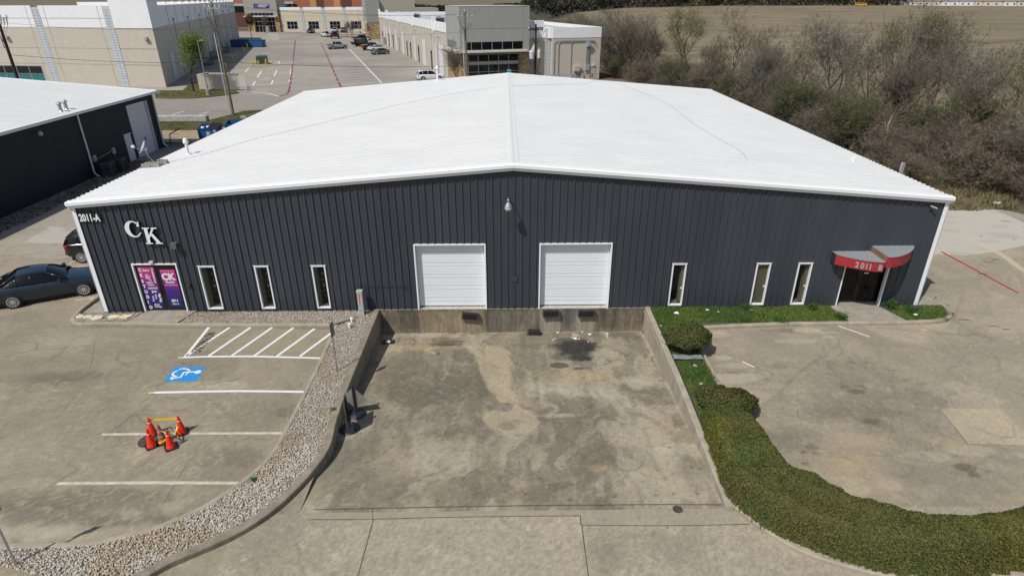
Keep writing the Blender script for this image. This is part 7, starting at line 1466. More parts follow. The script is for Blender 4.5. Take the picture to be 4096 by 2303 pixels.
# dumpsters
def dumpster(p, rz, lb, lidded):
    t = thing('dumpster', lb, 'dumpster', (p[0], p[1], ZL), rz, 'blue dumpsters behind the warehouse'); BD = mat('dumpster_blue', (.012, .085, .27), .5, var=.1, scale=2)
    m = MB(); w, dp, h0, h1 = 1.85, 1.4, 1.15, 1.42; e = .05
    def slab(P, th): m.add([p for p in P]+[(p[0]+th[0], p[1]+th[1], p[2]+th[2]) for p in P], [(0, 1, 2, 3), (7, 6, 5, 4), (0, 4, 5, 1), (1, 5, 6, 2), (2, 6, 7, 3), (3, 7, 4, 0)])
    slab([(0, 0, .1), (w, 0, .1), (w, 0, h0), (0, 0, h0)], (0, e, 0)); slab([(0, dp, .1), (w, dp, .1), (w, dp, h1), (0, dp, h1)], (0, -e, 0)); slab([(0, e, .1), (0, dp-e, .1), (0, dp-e, h1), (0, e, h0)], (e, 0, 0)); slab([(w, e, .1), (w, dp-e, .1), (w, dp-e, h1), (w, e, h0)], (-e, 0, 0)); m.box((e, e, .1), (w-e, dp-e, .16)); m.box((-.05, -.05, h0-.06), (w+.05, 0, h0+.02)); m.build('bin', BD, t)
    m = MB(); m.box((-.10, .3, .5), (0, .9, .62)); m.box((w, .3, .5), (w+.1, .9, .62)); m.box((.1, .1, 0), (.2, 1.3, .1)); m.box((w-.2, .1, 0), (w-.1, 1.3, .1)); m.build('fork_pocket', DARKM, t)
    if lidded:
        m = MB(); m.hexa([(w*.52, -.06, h0+.02), (w+.04, -.06, h0+.02), (w+.04, dp, h1+.02), (w*.52, dp, h1+.02), (w*.52, -.06, h0+.07), (w+.04, -.06, h0+.07), (w+.04, dp, h1+.07), (w*.52, dp, h1+.07)])
        for k in range(7): x = w*.55+k*.115; m.hexa([(x, -.02, h0+.07), (x+.05, -.02, h0+.07), (x+.05, dp, h1+.07), (x, dp, h1+.07), (x, -.02, h0+.10), (x+.05, -.02, h0+.10), (x+.05, dp, h1+.10), (x, dp, h1+.10)])
        m.hexa([(0, dp+.0, h1), (w*.5, dp+.0, h1), (w*.5, dp+.12, h1-.6), (0, dp+.12, h1-.6), (0, dp+.05, h1+.02), (w*.5, dp+.05, h1+.02), (w*.5, dp+.17, h1-.6), (0, dp+.17, h1-.6)]); m.build('lid', BLACKR, t)
        m = MB()
        for k in range(5): a = R(90+72*k); c0 = (.95+.13*math.cos(a), .72+.13*math.sin(a)); m.prism([(c0[0]+.085*math.cos(q), c0[1]+.085*math.sin(q)) for q in np.linspace(0, 6.28, 11)[:-1]], .001*k, .004+.001*k)
        m.v = [(x, -z-.001, y) for x, y, z in m.v]; m.build('flower_emblem', mat('pink_grey_emblem', (.48, .30, .34), .6), t)
        m = MB(); m.prism([(.95+(.10 if k % 2 == 0 else .045)*math.cos(R(90+36*k)), .72+(.10 if k % 2 == 0 else .045)*math.sin(R(90+36*k))) for k in range(10)], .01, .014); m.v = [(x, -z-.001, y) for x, y, z in m.v]; m.build('star_emblem', WHITE, t)
        MB().box((1.5, -.008, .85), (1.7, -.001, 1.08)).build('sticker', mat('pale_yellow_sticker', (.6, .55, .3), .6), t)
        m = MB(); m.box((.72, -.006, .43), (1.18, -.001, .47)); m.box((.80, -.006, .37), (1.10, -.001, .39)); m.box((.78, -.006, .22), (1.2, -.001, .25)); m.build('small_print', WHITE, t)
        for k, (x, y) in enumerate([(.35, .5), (.75, .8)]): vv, ff = ico(); raw('rubbish_bag', vv*np.array((.2, .2, .17))+np.array((x, y, 1.17)), ff, OPW, t)
    else:
        MB().lathe([(.22, 0), (.22, .004)], (.5, -.004, .8), 16, 'y').build('red_sticker', REDP, t)
    return t
dumpster(K(500+.5, 352)[:2]+np.array((-.05, .2)), R(3), 'blue dumpster with flower emblem and half-closed black lid at the roof edge', True)
p = K(563, 345)[:2]; dumpster((p[0]-.2, p[1]+1.1), R(5), 'second blue dumpster, lidless with red sticker, mostly hidden by the roof', False)
# hydrant
p = V('B', 155, 1035); t = thing('fire_hydrant', 'silver and blue fire hydrant on the lawn at the corner of the dark warehouse', 'fire hydrant', (p[0], p[1], -.05))
MB().lathe([(.16, 0), (.16, .05), (.11, .06), (.11, .5), (.14, .52), (.14, .56)], n=12).build('barrel', GALV, t); MB().lathe([(.13, .56), (.10, .68), (.03, .74), (.03, .78)], n=12).build('bonnet', mat('hydrant_blue', (.10, .2, .42), .5), t); q = MB(); q.tube([(-.22, 0, .42), (.22, 0, .42)], .055); q.tube([(0, -.22, .38), (0, 0, .38)], .07); q.build('nozzle', GALV, t)
t = thing('black_post_rail', 'short black slanted pipe at the back corner of the dark warehouse', 'pipe', (-32.3, 34.6, ZL)); MB().tube([(0, 0, 0), (.1, .1, 1.0), (.6, 1.2, 1.3)], .05).build('pipe', BLACKR, t)
# street lamp
def lamp_post(p, h, lb, ang, base_r=.32, base_h=.8):
    t = thing('street_lamp', lb, 'street lamp', (p[0], p[1], -.1), 0, 'street lamps'); MB().lathe([(base_r, 0), (base_r, base_h), (base_r*.9, base_h+.02)], n=18).build('concrete_base', CONC, t)
    m = MB(); m.tube([(0, 0, base_h), (0, 0, h)], [.09, .06], 8); m.tube([(0, 0, h-.02), (.35*math.cos(ang), .35*math.sin(ang), h+.05)], .04, 6); m.build('pole', mat('lamp_pole_grey', (.25, .27, .28), .5, .4), t)
    c, s = math.cos(ang), math.sin(ang); m = MB(); m.box((.3, -.14, h), (.85, .14, h+.1)); m.v = [(x*c-y*s, x*s+y*c, z) for x, y, z in m.v]; m.build('lamp_head', mat('lamp_head_grey', (.38, .39, .4), .4), t)
lamp_post(V('B', 855, 1030), 7.3, 'grey street lamp on a round concrete base beside the small tree', R(15)); lamp_post(OT+ax_a*(-6)+ax_b*1.2-np.array((1.0, -8.0)), 6.2, 'grey street lamp beside the bare tree at the grey tower', R(0), .3, .7)
lamp_post(V('2', 1993, 505), 8.5, 'thin distant street lamp in front of the far right window', R(90), .3, .6)
# utility poles
WOOD = mat('weathered_pole_wood', (.17, .15, .095), .9, var=.2, scale=2, stretch=(4, 4, .5)); WOODD = mat('dark_creosote_wood', (.035, .022, .016), .85, var=.2)
def insul(m, p, h=.28): m.lathe([(.03, 0), (.09, .05), (.05, .09), (.09, .14), (.05, .18), (.08, .23), (.03, h)], p, 8)
def upole(p, h, lb, wood, rz, riser=True, cans=False, r0=.17):
    t = thing('utility_pole', lb, 'utility pole', (p[0], p[1], ZL), rz, 'utility poles'); MB().tube([(0, 0, 0), (0, 0, h)], [r0, r0*.62], 12).build('pole', wood, t)
    m = MB(); m.box((-1.1, -.08, h-.75), (1.1, .06, h-.62)); 
    if cans: m.box((-1.0, -.25, h-.55), (1.0, -.12, h-.42))
    m.build('crossarm', wood if cans else GALV, t)
    m = MB()
    for x in (-1.0, -.4, .4, 1.0): insul(m, (x, 0, h-.62))
    insul(m, (0, 0, h)); m.build('insulator', mat('porcelain_white', (.6, .6, .62), .3), t)
    m = MB()
    for x in (.45, .75, 1.05): m.tube([(x, -.25, h-1.3), (x+.12, -.35, h-.7)], .05, 8); m.tube([(x+.12, -.35, h-.7), (x+.2, -.3, h-.95)], .025, 6)
    m.build('fuse_cutout', mat('fuse_grey', (.38, .38, .37), .5), t)
    m = MB()
    for k, x in enumerate((.45, .75, 1.05)): m.tube([(x, -.25, h-1.3), (x*.5, -.3, h-1.9-.2*k), (.12, -.2, h-2.4)], .015, 5)
    m.tube([(-1, 0, h-.4), (-.7, -.3, h-1.6), (-.15, -.22, h-2.3), (-.12, -.2, h-3.6)], .03, 5); m.tube([(-.2, -.25, h-2), (.0, -.25, h-3.0)], .03, 5); m.build('drop_wire', BLACKR, t)
    if riser: m = MB(); m.tube([(-.36, -.12, 0), (-.34, -.10, h*.74)], .055, 8); m.box((-.36, -.05, 1.8), (-.02, .0, 1.85)); m.box((-.36, -.05, 4.2), (-.02, 0, 4.25)); m.build('riser_pipe', mat('pale_riser', (.52, .53, .54), .5), t)
    if cans:
        for x, z in ((-.75, h-4.4), (.38, h-4.35), (-.1, h-3.9)):
            r = .36 if x < -.5 else .26; q = MB(); q.lathe([(r*.9, 0), (r, .05), (r, .95), (r*.8, 1.08), (.02, 1.12)], (x, -.38 if x != -.1 else .35, z), 16); q = q.build('transformer_can', mat('transformer_grey', (.50, .52, .54), .4), t); w2 = MB(); insul(w2, (x, -.38 if x != -.1 else .35, z+1.1)); w2.build('bushing', mat('porcelain_white', (.6, .6, .62), .3), q)
        m = MB(); m.tube([(-1.1, -.4, h-3.6), (-1.15, -.5, h-4.6), (-.6, -.5, h-5.6), (0, -.3, h-5.8)], .04, 6); m.tube([(.6, -.4, h-4.4), (.3, -.4, h-5.4), (.1, -.25, h-5.9), (1.6, -1.0, h-7.5), (2.6, -1.5, h-8.6)], .045, 6); m.build('service_cable', BLACKR, t)
    return t
pA = V('B', 1210, 1322)[:2]; upole(pA, 12.3, 'weathered wooden utility pole standing on the grass verge by the dumpsters', WOOD, R(-17))
# pole near tower: nearer than the facade, base hidden by our roof
pB = CAM[:2]+(V('A', 860, 985, ZL)[:2]-CAM[:2])*.80; upole(pB, 10.9, 'wooden utility pole with a pale riser in front of the grey tower', WOOD, R(10))
pC = CAM[:2]+(V('A', 1740, 985, ZL)[:2]-CAM[:2])*.80; upole(pC, 9.3, 'dark utility pole carrying three grey transformers', WOODD, R(20), False, True, .2)
pD = K(45, 200, 4.9)[:2]; pD = CAM[:2]+(pD-CAM[:2])*1.04; upole(pD, 11.5, 'dark leaning-looking utility pole at the far left edge behind the white roof', WOODD, R(0), False, False, .2)
def wire(pts, r, lb):
    m = MB(); P = []
    for (a, b, sag) in pts:
        for k in range(13): t_ = k/12; P.append(tuple(a[i]*(1-t_)+b[i]*t_ - (sag*4*t_*(1-t_) if i == 2 else 0) for i in range(3)))
    m.tube(P, r, 5, False); tag(m.build('overhead_wire', BLACKR), lb, 'wire', 'overhead wires')
wire([((pD[0], pD[1], 7.1), (pA[0], pA[1], 5.9), .35), ((pA[0], pA[1], 5.9), (pC[0], pC[1], 4.2), .55)], .022, 'thick black cable from the left pole past the wooden pole to the transformer pole')
wire([((pD[0], pD[1], 10.3), (pA[0], pA[1], 9.6), .5), ((pA[0], pA[1], 9.6), (pB[0], pB[1], 8.2), .6)], .012, 'thin high wire between the left pole and the grey tower pole')
wire([((pB[0], pB[1], 6.3), (pC[0], pC[1], 4.3), .1)], .015, 'thin wire slanting between the two poles in front of the grey tower')
wire([((pA[0]-.8, pA[1], 11.8), (pB[0]-.8, pB[1], 10.4), .5)], .012, 'top left conductor between the wooden poles'); wire([((pA[0]+.8, pA[1], 11.8), (pB[0]+.8, pB[1], 10.4), .5)], .012, 'top right conductor between the wooden poles')
# ---------- far lot markings
m = MB()
line_strip(m, [V('2', 1825, 720)[:2], V('2', 2305, 1222)[:2]], .20, z2+.005)
for k in range(15):
    t_ = k/14; a = V('2', 1510+(1715-1510)*t_**1.0, 825+(1250-825)*t_**1.25); b_ = V('2', 1890+(2300-1890)*t_, 805+(1200-805)*t_**1.25); line_strip(m, [a[:2], b_[:2]], .13, z2+.004)
for a, b_ in [((475, 1140), (535, 1045)), ((725, 1120), (762, 1032)), ((405, 1258), (445, 1198)), ((680, 1238), (708, 1182)), ((785, 940), (803, 903)), ((295, 1065), (352, 1000)), ((345, 1262), (950, 1218)), ((340, 1100), (960, 1060)), ((720, 942), (990, 930)), ((570, 1148), (690, 1142)), ((520, 1175), (660, 1166)), ((600, 1008), (750, 1000)), ((960, 1105), (975, 1020)), ((945, 1220), (957, 1165)), ((985, 930), (997, 890))]:
    line_strip(m, [V('2', *a)[:2], V('2', *b_)[:2]], .22, z2+.004)
for a, b_ in [((205, 1345), (495, 1242)), ((580, 1352), (855, 1255))]: line_strip(m, [V('B', *a)[:2], V('B', *b_)[:2]], .12, z2+.004)
line_strip(m, [V('2', 400, 1358)[:2], V('2', 620, 1372)[:2], V('2', 800, 1420)[:2]], .2, z2+.004)
tag(m.build('painted_lines', MARKW), kind='structure')
m = MB()
for PL in ([(1035, 590), (1010, 820), (985, 1050), (950, 1290), (935, 1360), (905, 1385), (800, 1420)], [(1412, 630), (1500, 825), (1580, 1005), (1650, 1165), (1705, 1285)]): line_strip(m, [V('2', x, y)[:2] for x, y in PL], .30, z2+.006)
line_strip(m, [V('B', 130, 1230)[:2], V('B', 1150, 1262)[:2]], .10, z2+.006)
tag(m.build('fire_lane_line', MARKR), kind='structure')
m = MB()                                             # broken white stencil along the red lines
for PL in ([(1010, 820), (985, 1050), (945, 1330)], [(1412, 630), (1500, 825), (1580, 1005), (1650, 1165), (1705, 1285)]):
    Q = [V('2', x, y)[:2] for x, y in PL]
    for a, b_ in zip(Q[:-1], Q[1:]):
        L = np.linalg.norm(b_-a)
        for k in range(int(L/6)): c0 = a+(b_-a)*(k+.5)*6/L; c1_ = c0+(b_-a)/L*.9; line_strip(m, [c0, c1_], .26, z2+.009)
tag(m.build('fire_lane_stencil', mat('faint_stencil', (.55, .42, .40), .8)), kind='structure')
# far island with red kerb
m = MB(); c0 = V('2', 1790, 560); pl_ = [(c0[0]+5.5*math.cos(t)-1, c0[1]+5+3.2*math.sin(t)) for t in np.linspace(0, 6.28, 20)[:-1]]; m.prism(pl_, -.3, 0.0); tag(m.build('kerb_island', mat('red_kerb', (.35, .09, .07), .8)), kind='structure'); m = MB(); m.prism([(c0[0]+5.2*math.cos(t)-1, c0[1]+5+2.95*math.sin(t)) for t in np.linspace(0, 6.28, 20)[:-1]], -.2, .02); tag(m.build('grass_island', mat('lawn_soil', (.15, .14, .05), .95)), kind='structure')
# small disabled-bay signs
for v_, x, y, h, lb in [('2', 980, 478, 2.6, 'small sign post in front of the leftmost far window'), ('2', 1968, 470, 2.6, 'small sign post in front of the rightmost far window')]:
    p = V(v_, x, y); signpost((p[0], p[1]), h, (0, 0), lb, (.5, .9), 0, ZL)['group'] = 'small far sign posts'
p = V('A', 1405, 1100, ZL); p = CAM[:2]+(p[:2]-CAM[:2])*1.0; t = thing('sign_post', 'blue and green parking sign peeking over the roof ridge', 'sign post', (p[0], p[1], ZL)); MB().tube([(0, 0, 0), (0, 0, 2.35)], .03).build('post', GALV, t); MB().box((-.3, -.06, 1.85), (.3, -.03, 2.4)).build('green_panel', mat('green_sign', (.10, .40, .33), .5), t); MB().box((-.22, -.07, 1.95), (.22, -.062, 2.2)).build('blue_panel', mat('blue_sign', (.03, .15, .5), .5), t)
# fence near the far brick building
t = thing('black_fence', 'low dark railing fence beyond the far left end of the cream offices', 'fence', (-125, 262, ZL)); m = MB(); m.box((-15, 0, 1.4), (18, .08, 1.5)); m.box((-15, 0, .3), (18, .08, .4))
for k in range(45): m.box((-15+k*.75, .01, 0), (-14.92+k*.75, .06, 1.55))
m.build('railing', BLACKR, t)
# yellow machine at the far field edge, far houses
def fz(p): return float(field_z(np.array([p[0]]), np.array([p[1]]))[0])
def far_at(x, y, dist):           # a point on the field along a view ray, at a given range
    d = ray(x*K_, y*K_); d = d/np.linalg.norm(d[:2]); p = CAM[:2]+d[:2]*dist; return p, fz(p)
# ================================================================== FAR EDGE OF THE FIELD
HCREAM = mat('far_house_cream', (.55, .50, .42), .9); HWHT = mat('far_house_white', (.62, .63, .64), .9); HROOF = mat('far_house_roof', (.22, .20, .18), .9)
p, z = far_at(2157+10, 8, 760); t = thing('yellow_bus', 'small yellow bus parked at the far edge of the field', 'bus', (p[0], p[1], z), R(-25))
m = MB(); m.box((-5.5, -1.2, .8), (4.4, 1.2, 2.9)); m.box((4.4, -1.1, .8), (5.6, 1.1, 1.9)); m.build('body', mat('bus_yellow', (.62, .30, .02), .5), t); m = MB(); m.box((-5.2, -1.23, 1.9), (4.2, -1.2, 2.5)); m.build('window', GLS, t)
for x in (-3.5, 3.4): MB().lathe([(.5, -.15), (.5, .15)], (x, -1.15, .5), 12, 'y').build('wheel', TYRE, t)
hs = [(2262, 26, 0), (2300, 22, 1), (2335, 26, 0), (2372, 20, 0), (2405, 34, 1), (2440, 22, 1), (2478, 20, 0), (2510, 30, 0), (2555, 24, 1), (2590, 24, 0)]
hl = ['cream house behind bare trees at the left end of the far row', 'pale house second from the left in the far row', 'cream house third in the far row', 'low cream house fourth in the far row', 'wide white building fifth in the far row', 'white building sixth in the far row', 'cream house seventh in the far row beside a dark tree', 'wide cream house third from the right of the far row', 'white house second from the right of the far row', 'last cream house at the right edge of the far row']
for (x, wd, c_), lb in zip(hs, hl):
    p, z = far_at(x, 12, 800); t = thing('far_house', lb, 'house', (p[0], p[1]+4, z), R(-22), 'houses beyond the field')
    m = MB(); m.box((-wd*.36, -5, -1), (wd*.36, 5, 4.2)); m.build('wall', (HCREAM, HWHT)[c_], t); m = MB(); m.hexa([(-wd*.38, -5.6, 4.2), (wd*.38, -5.6, 4.2), (wd*.38, 5.6, 4.2), (-wd*.38, 5.6, 4.2), (-wd*.3, -.2, 7.2), (wd*.3, -.2, 7.2), (wd*.3, .2, 7.2), (-wd*.3, .2, 7.2)]); m.build('roof', HROOF, t)
    m = MB()
    for k in (-.5, 0, .5): m.box((k*wd*.45-.7, -5.05, 1), (k*wd*.45+.7, -5.0, 2.4)); 
    m.build('window', GLS, t)
# ================================================================== TREES
BARK = attr_mat('bark_and_twigs', .9, spec=.2); TLEAF = attr_mat('spring_leaves', .6, spec=.2, transl=.3)
def seg_tubes(P0, P1, R0, R1, C_, k=3):
    n = len(P0); d = P1-P0; L = np.linalg.norm(d, axis=1)[:, None]+1e-9; d = d/L; ref = np.where(np.abs(d[:, 2:3]) > .9, np.array((1., 0, 0)), np.array((0, 0, 1.))); a = np.cross(d, ref); a /= np.linalg.norm(a, axis=1)[:, None]; b = np.cross(d, a)
    vs = np.zeros((n, 2*k, 3))
    for i in range(k):
        t = 2*math.pi*i/k; o = a*math.cos(t)+b*math.sin(t); vs[:, i] = P0+o*R0[:, None]; vs[:, k+i] = P1+o*R1[:, None]
    f = np.array([(i, (i+1) % k, k+(i+1) % k, k+i) for i in range(k)]); F = f[None]+(np.arange(n)*2*k)[:, None, None]
    return vs.reshape(-1, 3), F.reshape(-1, 4), np.repeat(C_, 2*k, 0)
def grow(seed, H, spread, trunk_r, nbr=(5, 5, 5), lean=0, up=.5, multi=1, twigs=7, tang=.35, gnarl=.25, minr=.016):
    rg = np.random.default_rng(seed); S0, S1, Q0, Q1, LV = [], [], [], [], []; tips = []
    def branch(p, d, L, r, lv):
        n = 5 if lv < 2 else 4; q = p.copy(); dd = d.copy(); pts = [q.copy()]
        for i in range(n):
            dd = dd+rg.normal(0, gnarl, 3)+np.array((0, 0, up*.12)); dd /= np.linalg.norm(dd); q2 = q+dd*L/n; ra, rb = r*(1-.75*i/n), r*(1-.75*(i+1)/n)
            S0.append(q.copy()); S1.append(q2.copy()); Q0.append(max(ra, minr*.6)); Q1.append(max(rb, minr*.5)); LV.append(lv); q = q2; pts.append(q.copy())
        if lv < 3:
            nb = nbr[lv]+rg.integers(-1, 2)
            for k in range(max(nb, 2)):
                t = rg.uniform(.28 if lv else .35, 1.0); i = min(int(t*n), n-1); b = pts[i]+(pts[i+1]-pts[i])*(t*n-i); az = rg.uniform(0, 6.28); e = rg.uniform(.35, 1.0)
                sd = np.array((math.cos(az), math.sin(az), 0.0))*spread; nd = dd*.55+sd*e+np.array((0, 0, up*rg.uniform(.2, 1))); nd /= np.linalg.norm(nd)
                branch(b, nd, L*rg.uniform(.42, .72), r*.48*(1-.35*t), lv+1)
        else: tips.append((q, dd))
    for mth in range(multi):
        az = rg.uniform(0, 6.28); d = np.array((math.cos(az)*(.28 if multi > 1 else .05)+lean, math.sin(az)*(.28 if multi > 1 else .05), 1.)); d /= np.linalg.norm(d); branch(np.array((math.cos(az)*.1, math.sin(az)*.1, -.15)), d, H*.62*rg.uniform(.85, 1.1), trunk_r*(1 if multi == 1 else .7), 0)
    T = np.array([t[0] for t in tips]); TD = np.array([t[1] for t in tips])
    # fine twigs
    tw = np.repeat(T, twigs, 0); td = np.repeat(TD, twigs, 0)+rg.normal(0, .7, (len(T)*twigs, 3)); td /= np.linalg.norm(td, axis=1)[:, None]; L = rg.uniform(.25, .85, len(tw))*H/9
    e1 = tw+td*L[:, None]; a = (np.array(S0), np.array(S1), np.array(Q0), np.array(Q1))
    P0 = np.vstack([a[0], tw-td*.05]); P1 = np.vstack([a[1], e1]); R0 = np.concatenate([a[2], np.full(len(tw), minr*.62)]); R1 = np.concatenate([a[3], np.full(len(tw), minr*.3)]); lv = np.concatenate([np.array(LV), np.full(len(tw), 4)])
    return P0, P1, R0, R1, lv, e1
def bark_cols(lv, rg, base, tip):
    t = (lv/4.)[:, None]; return (np.array(base)*(1-t)+np.array(tip)*t)*rg.uniform(.5, 1.55, (len(lv), 1))
def make_tree(name, seed, base, tip, leafc=None, nleaf=0, leafsize=.06, **kw):
    P0, P1, R0, R1, lv, tips = grow(seed, **kw); rg = np.random.default_rng(seed+50); lo = lv <= 1
    c = bark_cols(lv, rg, base, tip); res = {}
    v, f, cc = seg_tubes(P0[lo], P1[lo], R0[lo], R1[lo], c[lo], 6); tr = (v, f, cc); hi = ~lo; v, f, cc = seg_tubes(P0[hi], P1[hi], R0[hi], R1[hi], c[hi], 3); br = (v, f, cc); lf = None
    if nleaf:
        k = rg.integers(0, len(tips), nleaf); m_ = fbm(tips[k][:, 0]*.6, tips[k][:, 1]*.6+tips[k][:, 2]*.7, seed, 3); k = k[m_ > .40]; P = tips[k]+rg.normal(0, .22, (len(k), 3)); cl = np.array(leafc)*rg.uniform(.6, 1.4, (len(k), 1)); lf = leaf_cards(P, rg.normal(0, 1, P.shape), rg.uniform(.5, 1.2, len(k))*leafsize, cl, rg)
    return name, tr, br, lf
def inst(tree, p, rz, sc, label, cat, group, keep={}):
    name, tr, br, lf = tree; t = thing(name, label, cat, p, rz, group); t.scale = (sc, sc, sc*1.0); key = id(tree)
    if key not in keep:
        a = raw('trunk', *tr[:2], BARK, t, quad=4, attr=tr[2]); b = raw('crown', *br[:2], BARK, t, quad=4, attr=br[2]); ch = [a, b]
        if lf is not None: ch.append(raw('leaves', *lf[:2], TLEAF, t, quad=4, attr=lf[2]))
        keep[key] = [(o.name.split('.')[0], o.data) for o in ch]
    else:
        for nm, me in keep[key]: o = bpy.data.objects.new(nm, me); COL.objects.link(o); o.parent = t
    return t
BR_, TP_ = (.085, .072, .054), (.185, .152, .115); GR_, GT_ = (.13, .12, .10), (.22, .20, .165)
T_bare = [make_tree('bare_tree', s, BR_, TP_, H=8.2, spread=.95, trunk_r=.21, nbr=(7, 6, 5), twigs=9, gnarl=.24, multi=2) for s in (1, 2)]
T_grey = [make_tree('bare_tree', s, GR_, GT_, (.13, .15, .05), 4200, .045, H=8.0, spread=1.0, trunk_r=.19, nbr=(7, 6, 5), twigs=9, multi=3, gnarl=.2) for s in (11, 12)]
T_green = [make_tree('budding_tree', s, BR_, TP_, (.16, .19, .045), 9000, .05, H=8.5, spread=.85, trunk_r=.20, nbr=(7, 6, 5), twigs=8, multi=1, gnarl=.2, up=.7) for s in (21, 22)]
T_scrub = [make_tree('scrub_bush', s, (.092, .074, .054), (.185, .148, .108), H=4.2, spread=1.2, trunk_r=.06, nbr=(7, 6, 4), twigs=9, multi=5, gnarl=.35, up=.25) for s in (31, 32, 33)]
T_vine = [make_tree('olive_bush', s, (.08, .075, .05), (.125, .12, .075), (.10, .125, .038), 6500, .045, H=4.0, spread=1.1, trunk_r=.06, nbr=(7, 6, 4), twigs=7, multi=4, gnarl=.3, up=.3) for s in (41, 42)]
rg = np.random.default_rng(77); GT = 'trees of the scrub belt right of the warehouse'
PT = [  # x, y, proto list, scale, label
 (27.5, 73, T_green, 1.12, 'tall forked tree with yellow-green buds rising above the roof edge beside the estate warehouse'),
 (21.5, 84, T_bare, 1.05, 'dark crooked bare tree just right of the estate warehouse corner'), (19.8, 92, T_grey, 1.0, 'greyish tree behind the right wall of the estate warehouse'), (24, 88, T_bare, .95, 'bare brown tree second from the estate warehouse'),
 (31, 66, T_bare, .95, 'bare tree with pale broken limb right of the budding forked tree'), (35, 60, T_bare, .82, 'bare tree bending right above the white roof corner'), (38, 70, T_bare, .75, 'thin bare tree behind the bending one at the field side'),
 (39.5, 51, T_grey, 1.05, 'wide grey-green tree in the middle of the belt'), (42, 46.5, T_green, 1.12, 'tallest green-tinged tree in the middle of the belt, right of the grey-green one'), (44.5, 42, T_grey, 1.1, 'spreading grey tree right of the tallest green one'),
 (38, 40, T_bare, .92, 'dark many-stemmed tree at the roof side of the belt middle'), (45, 37, T_grey, .85, 'open airy tree leaning toward the field'), (36.2, 34.5, T_bare, .88, 'tangled dark tree with thick trunks above the deadwood pile'),
 (41.2, 30.5, T_bare, .74, 'twisted bare tree on the field side of the deadwood pile'), (44.5, 25, T_green, .95, 'leafy budding tree near the right picture edge'), (40.2, 22.4, T_bare, .95, 'dark twisting trunk near the right edge above the pale concrete'),
 (47.5, 22, T_grey, .9, 'grey tree cut by the right picture edge, farther back'), (38.5, 16.6, T_grey, .82, 'olive tree at the lower right edge beside the pale concrete'), (41.8, 15, T_bare, .9, 'dark tree at the right edge nearest the pale concrete'), (50, 30, T_grey, .75, 'small grey tree beyond the leafy budding tree'),
 (33.4, 49, T_bare, .72, 'short bare tree close behind the roof edge, belt middle'), (31.5, 56, T_grey, .75, 'short greyish tree close behind the roof corner')]
for k, (x, y, pr, sc, lb) in enumerate(PT):
    inst(pr[k % len(pr)], (x, y, -.15), rg.uniform(0, 6.28), sc*1.18, lb, 'tree', GT)
GS = 'scrub bushes under the trees'
SB = [(30.6, 20.5), (31.8, 24.6), (33.4, 28.2), (30.9, 31.0), (33, 33.8), (30.4, 36.5), (32.5, 39.3), (30.3, 42.2), (32.9, 45), (30.4, 47.6), (29.8, 51.5), (28.6, 55.5), (29.5, 60), (27.3, 63.5), (27.8, 68), (24.8, 70.5), (25.5, 76), (22.7, 77.5), (21.5, 81), (18.6, 86.6), (35.6, 25.5), (36.5, 21.3), (35.2, 18.2), (36.6, 29.6), (35.9, 37.2), (36.2, 43.5), (34.9, 53), (33, 62), (30.5, 70), (39, 26), (39.5, 35), (40.2, 19.2), (34.9, 15.9), (37.7, 13.9), (43, 20), (43.5, 33)]
wordk = ['brown', 'tangled', 'low', 'dense', 'reddish-brown', 'wispy']
for k, (x, y) in enumerate(SB):
    pr = T_vine if k % 4 == 3 else T_scrub; sc = rg.uniform(.78, 1.15)*(.8 if x < 31.5 and y < 30 else 1)
    dist = 'near the pale concrete' if y < 19 else 'around the deadwood pile' if y < 30 else 'behind the middle of the roof edge' if y < 48 else 'behind the far roof corner' if y < 66 else 'close to the estate warehouse'
    inst(pr[k % len(pr)], (x+rg.uniform(-.5, .5), y+rg.uniform(-.5, .5), -.15), rg.uniform(0, 6.28), sc*1.12, ('olive leafy bush' if k % 4 == 3 else 'brown leafless bush')+' '+dist+' in the scrub belt', 'bush', GS)
# continuous undergrowth: fine brush, dead stalks (uncountable)
n = 52000; rg = np.random.default_rng(9); Yb = rg.uniform(13, 92, n); xc = np.interp(Yb, [13, 20, 30, 45, 60, 75, 92], [36.5, 36, 36, 35, 31.5, 26, 19.5]); wdt = np.interp(Yb, [13, 20, 30, 60, 92], [4.5, 7, 7.5, 6, 3.2]); Xb = xc+rg.normal(0, .55, n)*wdt
ok = (Xb > np.interp(Yb, [13, 18, 24, 30, 92], [32.8, 31.8, 31.2, 29.0, 17.5])) & ~((Xb < 34.5) & (Yb < 23.0)); Xb, Yb = Xb[ok], Yb[ok]; n = len(Xb)
z0 = np.abs(rg.normal(0, 1.0, n))*1.3-.1; P0 = np.stack([Xb, Yb, z0], -1); d = rg.normal(0, 1, (n, 3)); d[:, 2] = np.abs(d[:, 2])*.9+.15; d /= np.linalg.norm(d, axis=1)[:, None]; L = rg.uniform(.4, 1.5, n)
m1 = fbm(Xb*.3, Yb*.3, 5, 3)[:, None]; C_ = (np.array((.11, .092, .07))*(1-m1)+np.array((.17, .155, .122))*m1)*rg.uniform(.5, 1.5, (n, 1)); kk = rg.random(n) < .05; C_[kk] = (.30, .24, .16)
v, f, cc = seg_tubes(P0, P0+d*L[:, None], rg.uniform(.006, .013, n), rg.uniform(.002, .006, n), C_, 3)
tag(raw('undergrowth', v, f, BARK, quad=4, attr=cc), 'tangled leafless brush filling the belt under the trees', 'undergrowth', kind='stuff')
